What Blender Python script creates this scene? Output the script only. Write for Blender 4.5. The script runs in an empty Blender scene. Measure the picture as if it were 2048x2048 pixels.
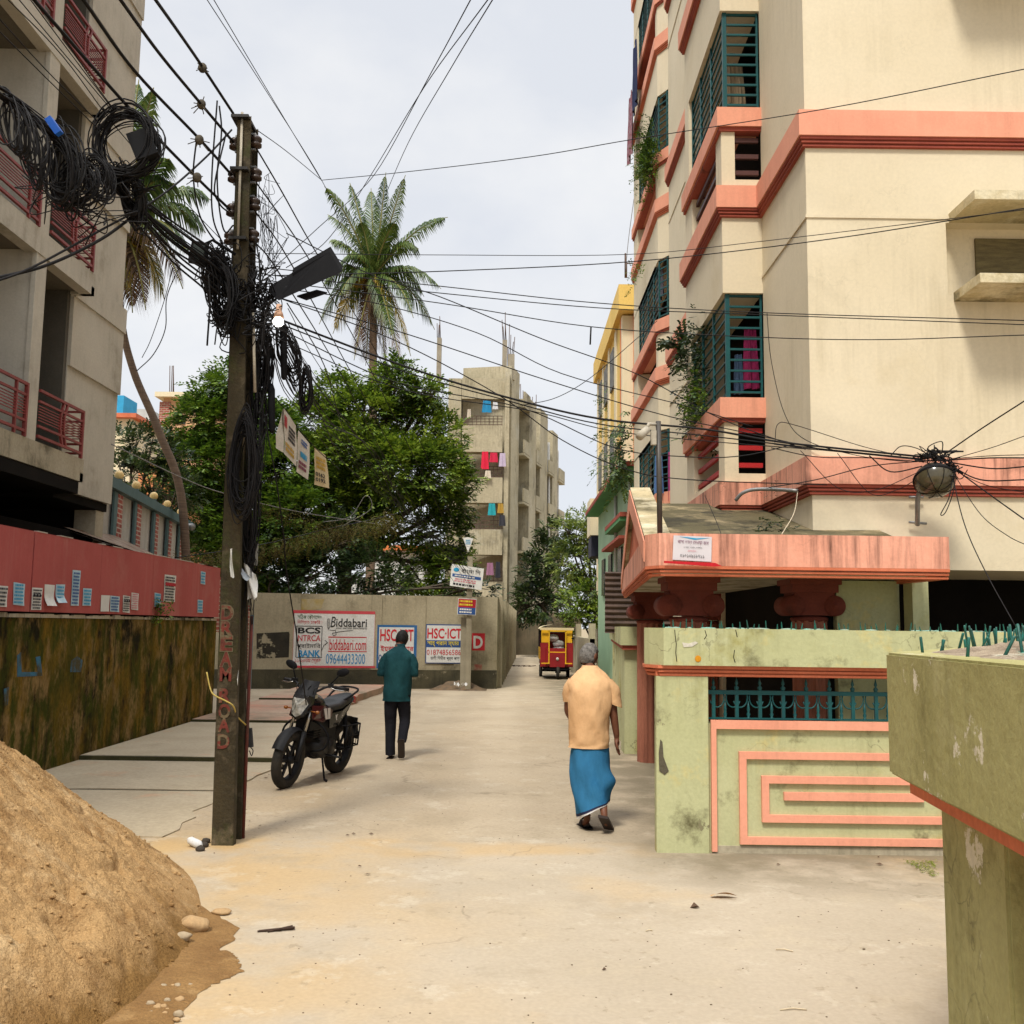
import bpy, bmesh, math, random
from mathutils import Vector, Matrix, noise as mnoise
R = math.radians
random.seed(7)
C = bpy.context.scene.collection
S = bpy.context.scene

# ------------------------------------------------------------------ camera
FOC = 1900 / 1932
PITCH, ROLL, EYE = R(6.45), R(0.75), 1.7
cam = bpy.data.objects.new('camera', bpy.data.cameras.new('camera'))
C.objects.link(cam)
cam.data.sensor_width = 36
cam.data.lens = 36 * FOC
cam.data.clip_start, cam.data.clip_end = 0.05, 2000
cam.matrix_world = (Matrix.Translation((0, 0, EYE)) @ Matrix.Rotation(R(90) + PITCH, 4, 'X')
                    @ Matrix.Rotation(ROLL, 4, 'Z'))
S.camera = cam
S.render.resolution_x = S.render.resolution_y = 1024

# ------------------------------------------------------------------ sky, sun, exposure
W = bpy.data.worlds.new('World')
S.world = W
W.use_nodes = True
SUN_DIR = Vector((-0.30, -0.80, 1.25)).normalized()


def sky():
    nt = W.node_tree
    n, l = nt.nodes, nt.links
    n.clear()
    out = n.new('ShaderNodeOutputWorld')
    b1, b2 = n.new('ShaderNodeBackground'), n.new('ShaderNodeBackground')
    mix = n.new('ShaderNodeMixShader')
    st = n.new('ShaderNodeTexSky')
    st.sky_type = 'NISHITA'
    st.sun_disc = False
    st.sun_elevation = math.asin(SUN_DIR.z)
    st.sun_rotation = math.atan2(SUN_DIR.x, SUN_DIR.y)
    l.new(st.outputs[0], b1.inputs[0])
    b1.inputs[1].default_value = 0.1
    tc = n.new('ShaderNodeTexCoord')
    sep = n.new('ShaderNodeSeparateXYZ')
    l.new(tc.outputs['Generated'], sep.inputs[0])
    mp = n.new('ShaderNodeMapping')
    mp.inputs['Scale'].default_value = (1, 1, 1.5)
    mp.inputs['Location'].default_value = (0.35, 0.2, 0.1)
    l.new(tc.outputs['Generated'], mp.inputs[0])
    nz = n.new('ShaderNodeTexNoise')
    nz.inputs['Scale'].default_value = 4.2
    nz.inputs['Detail'].default_value = 9
    nz.inputs['Roughness'].default_value = 0.52
    l.new(mp.outputs[0], nz.inputs['Vector'])
    rp = n.new('ShaderNodeValToRGB')
    rp.color_ramp.elements[0].position = 0.46
    rp.color_ramp.elements[0].color = (0.745, 0.77, 0.82, 1)
    rp.color_ramp.elements[1].position = 0.68
    rp.color_ramp.elements[1].color = (0.87, 0.875, 0.885, 1)
    l.new(nz.outputs[0], rp.inputs[0])
    l.new(rp.outputs[0], b2.inputs[0])
    mr = n.new('ShaderNodeMapRange')           # an overcast sky is brighter overhead
    mr.interpolation_type = 'SMOOTHSTEP'
    mr.inputs[1].default_value = 0.58
    mr.inputs[2].default_value = 0.95
    mr.inputs[3].default_value = 0.66
    mr.inputs[4].default_value = 2.35
    l.new(sep.outputs[2], mr.inputs[0])
    l.new(mr.outputs[0], b2.inputs[1])
    mix.inputs[0].default_value = 0.93
    l.new(b1.outputs[0], mix.inputs[1])
    l.new(b2.outputs[0], mix.inputs[2])
    l.new(mix.outputs[0], out.inputs[0])


sky()
sun = bpy.data.objects.new('sun', bpy.data.lights.new('sun', 'SUN'))
C.objects.link(sun)
sun.data.energy = 2.2
sun.data.angle = R(11)
sun.data.color = (1.0, 0.94, 0.84)
sun.rotation_euler = SUN_DIR.to_track_quat('Z', 'Y').to_euler()
sun.location = (0, -10, 30)
S.view_settings.view_transform = 'Standard'
S.view_settings.look = 'None'
S.view_settings.gamma = 1
S.view_settings.use_curve_mapping = False
S.view_settings.exposure = 0.70

# ------------------------------------------------------------------ picture-to-place helpers
_f = Vector((0, math.cos(PITCH), math.sin(PITCH)))
_u0 = Vector((0, -math.sin(PITCH), math.cos(PITCH)))
_c, _s = math.cos(ROLL), math.sin(ROLL)
_r = Vector((_c, 0, 0)) + _u0 * _s
_u = _u0 * _c - Vector((_s, 0, 0))


def ray(px, py):
    return _f + _r * ((px / 1932 - .5) / FOC) + _u * ((.5 - py / 1932) / FOC)


def PY(px, py, Y):
    d = ray(px, py)
    return Vector((0, 0, EYE)) + d * (Y / d.y)


def PX(px, py, X):
    d = ray(px, py)
    return Vector((0, 0, EYE)) + d * (X / d.x)


def PZ(px, py, Z=0.0):
    d = ray(px, py)
    return Vector((0, 0, EYE)) + d * ((Z - EYE) / d.z)


# ------------------------------------------------------------------ materials
_mats = {}


def hexc(h):
    return tuple(((int(h[i:i + 2], 16) / 255 + .055) / 1.055) ** 2.4 if int(h[i:i + 2], 16) > 10 else int(h[i:i + 2], 16) / 255 / 12.92 for i in (0, 2, 4))


def mat(name, c1, c2=None, scale=2.0, rough=.85, bump=.15, bscale=30, metal=0.0, streak=None, streak_amt=.5,
        stain=None, stain_scale=1.2, stain_lo=.55, stain_hi=.7, fine=.12, coat=0, emit=0, spec=.3, island=None,
        trans=0, squash=(1, 1, 1), coord='Object', smask=(.40, .62), chips=None, chip_lo=.66, cracks=0, wet=None):
    if name in _mats:
        return _mats[name]
    m = bpy.data.materials.new(name)
    m.use_nodes = True
    nt = m.node_tree
    n, l = nt.nodes, nt.links
    bs = n['Principled BSDF']
    tc = n.new('ShaderNodeTexCoord')
    vec = tc.outputs[coord]
    mp = n.new('ShaderNodeMapping')
    mp.inputs['Scale'].default_value = squash
    l.new(vec, mp.inputs[0])

    def nz(sc, det=6, src=None, ro=.6):
        t = n.new('ShaderNodeTexNoise')
        t.inputs['Scale'].default_value = sc
        t.inputs['Detail'].default_value = det
        t.inputs['Roughness'].default_value = ro
        l.new(src or mp.outputs[0], t.inputs['Vector'])
        return t.outputs[0]

    def mixc(f, a, b, mode='MIX'):
        x = n.new('ShaderNodeMix')
        x.data_type = 'RGBA'
        x.blend_type = mode
        for sck, v in ((x.inputs[0], f), (x.inputs[6], a), (x.inputs[7], b)):
            if isinstance(v, (int, float)):
                sck.default_value = v
            elif isinstance(v, tuple):
                sck.default_value = (*v[:3], 1)
            else:
                l.new(v, sck)
        return x.outputs[2]

    def rng(v, a, b, lo=0., hi=1.):
        x = n.new('ShaderNodeMapRange')
        x.inputs[1].default_value, x.inputs[2].default_value = a, b
        x.inputs[3].default_value, x.inputs[4].default_value = lo, hi
        l.new(v, x.inputs[0])
        return x.outputs[0]

    c2 = c2 or tuple(v * .82 for v in c1)
    col = mixc(rng(nz(scale), .35, .65), c1, c2)
    if island:
        g = n.new('ShaderNodeNewGeometry')
        col = mixc(g.outputs['Random Per Island'], col, island)
    if stain:
        for i, stn in enumerate(stain if isinstance(stain, list) else [stain]):
            col = mixc(rng(nz(stain_scale * (1 + .7 * i), 9, ro=.68), stain_lo, stain_hi), col, stn)
    if streak:
        m2 = n.new('ShaderNodeMapping')
        m2.inputs['Scale'].default_value = (5, 5, .35)
        l.new(vec, m2.inputs[0])
        a = rng(nz(2.2, 8, m2.outputs[0], .65), .46, .72, 0, streak_amt)
        mm = n.new('ShaderNodeMath')
        mm.operation = 'MULTIPLY'
        l.new(a, mm.inputs[0])
        l.new(rng(nz(.9, 5), *smask), mm.inputs[1])
        a = mm.outputs[0]
        col = mixc(a, col, streak)
    if wet:
        sp = n.new('ShaderNodeSeparateXYZ')
        l.new(vec, sp.inputs[0])
        wa_ = n.new('ShaderNodeMath')
        wa_.operation = 'MULTIPLY_ADD'
        l.new(nz(3.5, 6), wa_.inputs[0])
        wa_.inputs[1].default_value = .5
        l.new(sp.outputs[2], wa_.inputs[2])
        wy = n.new('ShaderNodeMath')
        wy.operation = 'MULTIPLY'
        l.new(rng(wa_.outputs[0], wet[1], wet[2], 1, 0), wy.inputs[0])
        l.new(rng(sp.outputs[1], .6, 1.4, 1, 0), wy.inputs[1])
        col = mixc(wy.outputs[0], col, wet[0])
    if chips:
        col = mixc(rng(nz(2.6, 10, ro=.7), chip_lo, chip_lo + .015), col, chips)
    if cracks:
        cv = n.new('ShaderNodeTexVoronoi')
        cv.feature = 'DISTANCE_TO_EDGE'
        cv.inputs['Scale'].default_value = 1.5
        wt = n.new('ShaderNodeTexNoise')
        wt.inputs['Scale'].default_value = 3
        wt.inputs['Detail'].default_value = 8
        l.new(mp.outputs[0], wt.inputs['Vector'])
        wa = n.new('ShaderNodeVectorMath')
        wa.operation = 'ADD'
        l.new(mp.outputs[0], wa.inputs[0])
        l.new(wt.outputs[1], wa.inputs[1])
        l.new(wa.outputs[0], cv.inputs['Vector'])
        ck = n.new('ShaderNodeMath')
        ck.operation = 'MULTIPLY'
        l.new(rng(cv.outputs[0], .004, .012, cracks, 0), ck.inputs[0])
        l.new(rng(nz(.8, 3), .48, .58), ck.inputs[1])
        col = mixc(ck.outputs[0], col, (.06, .05, .025))
    if fine:
        col = mixc(1.0, col, rngc(n, l, nz(bscale * 2.2, 4), 1 - fine, 1 + fine), 'MULTIPLY')
    l.new(col, bs.inputs['Base Color'])
    bs.inputs['Roughness'].default_value = rough
    bs.inputs['Metallic'].default_value = metal
    bs.inputs['Specular IOR Level'].default_value = spec
    if coat:
        bs.inputs['Coat Weight'].default_value = coat
    if trans:
        bs.inputs['Transmission Weight'].default_value = trans
    if emit:
        l.new(col, bs.inputs['Emission Color'])
        bs.inputs['Emission Strength'].default_value = emit
    if bump:
        b = n.new('ShaderNodeBump')
        b.inputs['Strength'].default_value = bump
        b.inputs['Distance'].default_value = .02
        l.new(nz(bscale, 8), b.inputs['Height'])
        l.new(b.outputs[0], bs.inputs['Normal'])
    _mats[name] = m
    return m


def rngc(n, l, v, lo, hi):
    x = n.new('ShaderNodeMapRange')
    x.inputs[1].default_value, x.inputs[2].default_value = .3, .7
    x.inputs[3].default_value, x.inputs[4].default_value = lo, hi
    l.new(v, x.inputs[0])
    c = n.new('ShaderNodeCombineColor')
    for i in range(3):
        l.new(x.outputs[0], c.inputs[i])
    return c.outputs[0]


# ------------------------------------------------------------------ mesh builder
def tag(o, label=None, cat=None, group=None, kind=None):
    if label: o['label'] = label
    if cat: o['category'] = cat
    if group: o['group'] = group
    if kind: o['kind'] = kind
    return o


def wpos(o):
    p = Vector((0, 0, 0))
    while o is not None:
        p = p + o.location
        o = o.parent
    return p


def thing(name, label, cat, loc=(0, 0, 0), group=None, rot=None):
    o = bpy.data.objects.new(name, None)
    o.empty_display_size = .2
    C.objects.link(o)
    o.location = loc
    if rot is not None: o.rotation_euler = rot
    return tag(o, label, cat, group)


class MB:
    def __init__(s):
        s.v, s.f, s.sm = [], [], []

    def add(s, vs, fs, smooth=False):
        k = len(s.v)
        s.v += [Vector(p) for p in vs]
        s.f += [tuple(i + k for i in f) for f in fs]
        s.sm += [smooth] * len(fs)
        return s

    def box(s, x0, x1, y0, y1, z0, z1):
        x0, x1 = min(x0, x1), max(x0, x1)
        y0, y1 = min(y0, y1), max(y0, y1)
        z0, z1 = min(z0, z1), max(z0, z1)
        return s.add([(x, y, z) for z in (z0, z1) for x, y in ((x0, y0), (x1, y0), (x1, y1), (x0, y1))],
                     [(3, 2, 1, 0), (4, 5, 6, 7), (0, 1, 5, 4), (1, 2, 6, 5), (2, 3, 7, 6), (3, 0, 4, 7)])

    def obox(s, c, ax, ay, az, hx, hy, hz):
        c, ax, ay, az = Vector(c), Vector(ax).normalized(), Vector(ay).normalized(), Vector(az).normalized()
        return s.add([c + ax * (hx * x) + ay * (hy * y) + az * (hz * z) for z in (-1, 1) for x, y in ((-1, -1), (1, -1), (1, 1), (-1, 1))],
                     [(3, 2, 1, 0), (4, 5, 6, 7), (0, 1, 5, 4), (1, 2, 6, 5), (2, 3, 7, 6), (3, 0, 4, 7)])

    def beam(s, a, b, w, h, up=(0, 0, 1)):
        a, b = Vector(a), Vector(b)
        d = (b - a)
        L = d.length
        d.normalize()
        up = Vector(up)
        if abs(d.dot(up)) > .99: up = Vector((1, 0, 0))
        x = d.cross(up).normalized()
        z = x.cross(d)
        return s.obox((a + b) / 2, x, d, z, w / 2, L / 2, h / 2)

    def prism(s, poly, z0, z1):
        n = len(poly)
        ar = sum(poly[i][0] * poly[(i + 1) % n][1] - poly[(i + 1) % n][0] * poly[i][1] for i in range(n))
        if ar < 0: poly = poly[::-1]
        vs = [(p[0], p[1], z0) for p in poly] + [(p[0], p[1], z1) for p in poly]
        fs = [tuple(range(n - 1, -1, -1)), tuple(range(n, 2 * n))] + [(i, (i + 1) % n, n + (i + 1) % n, n + i) for i in range(n)]
        return s.add(vs, fs)

    def extr(s, poly, d):
        """flat polygon of 3D points extruded by vector d"""
        n = len(poly)
        d = Vector(d)
        vs = [Vector(p) for p in poly] + [Vector(p) + d for p in poly]
        fs = [tuple(range(n - 1, -1, -1)), tuple(range(n, 2 * n))] + [(i, (i + 1) % n, n + (i + 1) % n, n + i) for i in range(n)]
        return s.add(vs, fs)

    def tube(s, pts, r, n=6, cap=True, smooth=True, flat=None):
        pts = [Vector(p) for p in pts]
        m = len(pts)
        rs = r if isinstance(r, (list, tuple)) else [r] * m
        vs, fs = [], []
        x = None
        for i, p in enumerate(pts):
            d = (pts[min(i + 1, m - 1)] - pts[max(i - 1, 0)])
            if d.length < 1e-9: d = Vector((0, 0, 1))
            d.normalize()
            if x is None:
                x = d.cross(Vector((0, 0, 1)) if abs(d.z) < .9 else Vector((1, 0, 0))).normalized()
            else:
                x = (x - d * x.dot(d))
                x = x.normalized() if x.length > 1e-6 else d.orthogonal().normalized()
            y = d.cross(x)
            for k in range(n):
                a = 2 * math.pi * k / n
                vs.append(p + (x * math.cos(a) + y * math.sin(a) * (flat or 1)) * rs[i])
        for i in range(m - 1):
            for k in range(n):
                fs.append((i * n + k, i * n + (k + 1) % n, (i + 1) * n + (k + 1) % n, (i + 1) * n + k))
        if cap:
            fs += [tuple(range(n - 1, -1, -1)), tuple(range((m - 1) * n, m * n))]
        return s.add(vs, fs, smooth)

    def cyl(s, a, b, r0, r1=None, n=16, smooth=True):
        return s.tube([a, b], [r0, r0 if r1 is None else r1], n, smooth=smooth)

    def lathe(s, c, prof, n=20, axis='z', smooth=True):
        c = Vector(c)
        vs, fs = [], []
        for r, h in prof:
            for k in range(n):
                a = 2 * math.pi * k / n
                p = (r * math.cos(a), r * math.sin(a), h)
                if axis == 'x': p = (h, p[0], p[1])
                if axis == 'y': p = (p[0], h, p[1])
                vs.append(c + Vector(p))
        m = len(prof)
        for i in range(m - 1):
            for k in range(n):
                f = (i * n + k, i * n + (k + 1) % n, (i + 1) * n + (k + 1) % n, (i + 1) * n + k)
                fs.append(f if axis != 'y' else f[::-1])
        fs += [tuple(range(n - 1, -1, -1)), tuple(range((m - 1) * n, m * n))]
        return s.add(vs, fs, smooth)

    def ball(s, c, rx, ry=None, rz=None, n=14, m=9):
        ry, rz = ry or rx, rz or rx
        c = Vector(c)
        vs = [c + Vector((0, 0, -rz))]
        for i in range(1, m):
            t = -math.pi / 2 + math.pi * i / m
            for k in range(n):
                a = 2 * math.pi * k / n
                vs.append(c + Vector((rx * math.cos(t) * math.cos(a), ry * math.cos(t) * math.sin(a), rz * math.sin(t))))
        vs.append(c + Vector((0, 0, rz)))
        fs = [(0, 1 + (k + 1) % n, 1 + k) for k in range(n)]
        for i in range(m - 2):
            for k in range(n):
                a, b = 1 + i * n + k, 1 + i * n + (k + 1) % n
                fs.append((a, b, b + n, a + n))
        L = len(vs) - 1
        fs += [(L, 1 + (m - 2) * n + k, 1 + (m - 2) * n + (k + 1) % n) for k in range(n)]
        return s.add(vs, fs, True)

    def quad(s, a, b, c, d):
        return s.add([a, b, c, d], [(0, 1, 2, 3)])

    def sheet(s, fn, nu, nv, smooth=True, closed=False):
        vs = [fn(i / nu, j / nv) for j in range(nv + 1) for i in range(nu + (0 if closed else 1))]
        w = nu if closed else nu + 1
        fs = []
        for j in range(nv):
            for i in range(nu):
                i2 = (i + 1) % w
                fs.append((j * w + i, j * w + i2, (j + 1) * w + i2, (j + 1) * w + i))
        return s.add(vs, fs, smooth)

    def build(s, name, m, parent=None, local=False, bevel=0, loc=None):
        me = bpy.data.meshes.new(name)
        off = Vector((0, 0, 0))
        if not local:
            if parent is not None: off = wpos(parent)
            if loc is not None: off = off * 0 + Vector(loc)
        me.from_pydata([tuple(p - off) for p in s.v], [], s.f)
        me.polygons.foreach_set('use_smooth', s.sm)
        ms = m if isinstance(m, list) else [m]
        for q in ms: me.materials.append(q)
        if bevel:
            bm = bmesh.new()
            bm.from_mesh(me)
            bmesh.ops.bevel(bm, geom=[e for e in bm.edges if e.is_manifold and e.calc_face_angle(0) > .6], offset=bevel,
                            segments=2, affect='EDGES', clamp_overlap=True)
            bm.to_mesh(me)
            bm.free()
        me.update()
        o = bpy.data.objects.new(name, me)
        C.objects.link(o)
        if parent is not None: o.parent = parent
        elif loc is not None: o.location = loc
        return o


def single(name, mb, m, label, cat, group=None, kind=None, loc=None, bevel=0):
    """a thing that is one mesh, its origin at its own base"""
    if loc is None:
        n = len(mb.v)
        loc = Vector((sum(p.x for p in mb.v) / n, sum(p.y for p in mb.v) / n, min(p.z for p in mb.v)))
    return tag(mb.build(name, m, None, loc=loc, bevel=bevel), label, cat, group, kind)


def structure(name, mb, m):
    o = mb.build(name, m)
    o['kind'] = 'structure'
    return o


def spline(pts, k=8):
    pts = [Vector(p) for p in pts]
    if len(pts) < 3:
        return [pts[0].lerp(pts[1], i / k) for i in range(k + 1)]
    q = [pts[0] * 2 - pts[1]] + pts + [pts[-1] * 2 - pts[-2]]
    out = []
    for i in range(1, len(q) - 2):
        a, b, c, d = q[i - 1:i + 3]
        for j in range(k):
            t = j / k
            out.append(.5 * ((2 * b) + (c - a) * t + (2 * a - 5 * b + 4 * c - d) * t * t + (3 * b - a - 3 * c + d) * t ** 3))
    out.append(pts[-1])
    return out


def bengali(s):
    """puts the left-hand vowel signs before their consonant, as they are written"""
    out = []
    for ch in s:
        if ch in '\u09bf\u09c7\u09c8' or ch in '\u09cb\u09cc':
            k = len(out) - 1
            while k > 0 and (out[k] in '\u09bc\u09cd' or out[k - 1] == '\u09cd'): k -= 1
            out.insert(max(k, 0), '\u09c7' if ch in '\u09cb\u09cc' else ch)
            if ch == '\u09cb': out.append('\u09be')
            if ch == '\u09cc': out.append('\u09d7')
        else:
            out.append(ch)
    return ''.join(out)


def text_mesh(body, w, h, origin, ux, uz, mb=None, thick=.002, shear=0, keep=False, bold=0):
    """lettering fitted into a w x h rectangle; origin is its lower left corner, ux right, uz up"""
    cu = bpy.data.curves.new('txt', 'FONT')
    cu.body = bengali(body)
    cu.shear = shear
    cu.offset = bold
    cu.extrude = 0
    cu.resolution_u = 3
    o = bpy.data.objects.new('txt', cu)
    C.objects.link(o)
    dg = bpy.context.evaluated_depsgraph_get()
    dg.update()
    me = bpy.data.meshes.new_from_object(o.evaluated_get(dg))
    vs = [v.co.copy() for v in me.vertices]
    fs = [tuple(p.vertices) for p in me.polygons]
    bpy.data.objects.remove(o)
    bpy.data.curves.remove(cu)
    bpy.data.meshes.remove(me)
    mb = mb or MB()
    if not vs: return mb
    x0, x1 = min(v.x for v in vs), max(v.x for v in vs)
    y0, y1 = min(v.y for v in vs), max(v.y for v in vs)
    sx, sy = w / max(x1 - x0, 1e-6), h / max(y1 - y0, 1e-6)
    if keep: sx = sy = min(sx, sy)
    ux, uz = Vector(ux), Vector(uz)
    nn = ux.cross(uz).normalized()
    return mb.add([Vector(origin) + ux * ((v.x - x0) * sx) + uz * ((v.y - y0) * sy) + nn * thick for v in vs], fs)
# ================================================================== palette
CREAM = mat('cream_paint', (.66, .575, .415), (.615, .53, .37), scale=.8, bump=.05, bscale=14, stain=(.50, .40, .22), stain_scale=.5, stain_lo=.58, stain_hi=.85, streak=(.30, .24, .13), streak_amt=.30, smask=(.46, .62), fine=.04, cracks=.07)
CREAM_DK = mat('weathered_cream_plaster', (.52, .43, .25), (.36, .30, .17), scale=1.3, bump=.4, bscale=18, stain=[(.10, .085, .04), (.62, .55, .38)], stain_scale=1.4, stain_lo=.50, stain_hi=.66, streak=(.08, .07, .035), streak_amt=.6)
PINK = mat('salmon_paint', (.74, .33, .215), (.67, .28, .18), scale=1.5, bump=.06, bscale=20, stain=(.30, .13, .06), stain_scale=1.1, stain_lo=.66, stain_hi=.82, streak=(.16, .07, .04), streak_amt=.3, fine=.05)
PINK_OLD = mat('streaked_salmon_paint', (.74, .35, .24), (.64, .28, .185), scale=1.6, bump=.15, bscale=22, stain=(.12, .05, .03), stain_scale=1.0, stain_lo=.62, stain_hi=.78, streak=(.07, .03, .02), streak_amt=.95, smask=(.34, .52), fine=.06, cracks=.5)
TRIM = mat('dark_red_trim', (.36, .085, .05), (.28, .06, .04), scale=2, bump=.06, bscale=20, stain=(.08, .03, .02), stain_scale=1.5, stain_lo=.62, stain_hi=.75)
TRIM_LT = mat('brick_red_trim', (.58, .17, .085), (.48, .13, .06), scale=2, bump=.06, bscale=20, stain=(.14, .05, .03), stain_scale=1.5, stain_lo=.63, stain_hi=.75)
LIME = mat('pale_lime_paint', (.45, .455, .255), (.40, .405, .21), scale=1.3, bump=.15, bscale=18, stain=[(.30, .27, .07), (.56, .46, .17), (.12, .11, .05)], stain_scale=1.0, stain_lo=.565, stain_hi=.70, streak=(.10, .09, .025), streak_amt=.45, smask=(.42, .60), fine=.07, chips=(.20, .18, .10), chip_lo=.655, cracks=.5)
OLIVE = mat('faded_olive_paint', (.35, .325, .14), (.295, .27, .105), scale=2.2, bump=.3, bscale=24, stain=[(.40, .37, .19), (.13, .11, .03)], stain_scale=1.9, stain_lo=.57, stain_hi=.74, streak=(.10, .09, .025), streak_amt=.5, fine=.09, chips=(.58, .53, .40), chip_lo=.635, cracks=.45)
TEAL = mat('teal_enamel', (.006, .078, .08), (.005, .058, .062), scale=4, rough=.45, bump=.02, fine=.05)
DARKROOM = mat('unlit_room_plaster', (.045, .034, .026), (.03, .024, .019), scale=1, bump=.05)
GARAGE = mat('shade_black_concrete', (.018, .016, .014), (.012, .011, .01), scale=1, bump=.05, spec=.02)  # shade of the open ground floors put into a near black colour
CONC = mat('raw_concrete', (.51, .47, .385), (.43, .395, .32), scale=.9, bump=.2, bscale=16, stain=[(.27, .235, .175), (.52, .48, .39)], stain_scale=.9, stain_lo=.55, stain_hi=.75, streak=(.16, .135, .09), streak_amt=.35, fine=.06)
CONC_OLD = mat('stained_concrete', (.42, .37, .27), (.30, .26, .175), scale=.8, bump=.3, bscale=14, stain=[(.05, .042, .022), (.40, .36, .25)], stain_scale=.8, stain_lo=.54, stain_hi=.68, streak=(.06, .05, .03), streak_amt=.7)
REDRAIL = mat('red_oxide_metal', (.25, .05, .045), (.19, .04, .035), scale=5, rough=.5, bump=.05)
REDWALL = mat('brick_red_board', (.40, .085, .075), (.35, .072, .062), scale=1.1, bump=.08, bscale=12, stain=(.41, .14, .115), stain_scale=1.2, stain_lo=.5, stain_hi=.8, streak=(.46, .23, .19), streak_amt=.3, fine=.04)
BLACK = mat('black_rubber', (.010, .010, .011), rough=.55, bump=.0, fine=.05)
STEEL = mat('galvanised_steel', (.30, .30, .29), (.22, .22, .21), scale=6, rough=.5, metal=.6, bump=.05)
PIPE = mat('dull_grey_pipe', (.12, .105, .085), (.08, .07, .055), scale=5, rough=.5, bump=.05)
BRICK = None


def brick_mat():
    m = bpy.data.materials.new('red_brickwork')
    m.use_nodes = True
    n, l = m.node_tree.nodes, m.node_tree.links
    tc, mp, b = n.new('ShaderNodeTexCoord'), n.new('ShaderNodeMapping'), n.new('ShaderNodeTexBrick')
    mp.inputs['Rotation'].default_value = (R(90), 0, R(0))
    cmb, sp = n.new('ShaderNodeCombineXYZ'), n.new('ShaderNodeSeparateXYZ')
    l.new(tc.outputs['Object'], sp.inputs[0])
    ad = n.new('ShaderNodeMath')
    l.new(sp.outputs[0], ad.inputs[0]); l.new(sp.outputs[1], ad.inputs[1])
    l.new(ad.outputs[0], cmb.inputs[0]); l.new(sp.outputs[2], cmb.inputs[1])
    l.new(cmb.outputs[0], b.inputs[0])
    b.inputs['Color1'].default_value = (.34, .07, .045, 1)
    b.inputs['Color2'].default_value = (.22, .045, .03, 1)
    b.inputs['Mortar'].default_value = (.42, .35, .27, 1)
    b.inputs['Scale'].default_value = 1
    b.inputs['Mortar Size'].default_value = .012
    b.inputs['Brick Width'].default_value = .25
    b.inputs['Row Height'].default_value = .085
    l.new(b.outputs[0], n['Principled BSDF'].inputs['Base Color'])
    n['Principled BSDF'].inputs['Roughness'].default_value = .9
    return m


BRICK = brick_mat()


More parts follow.
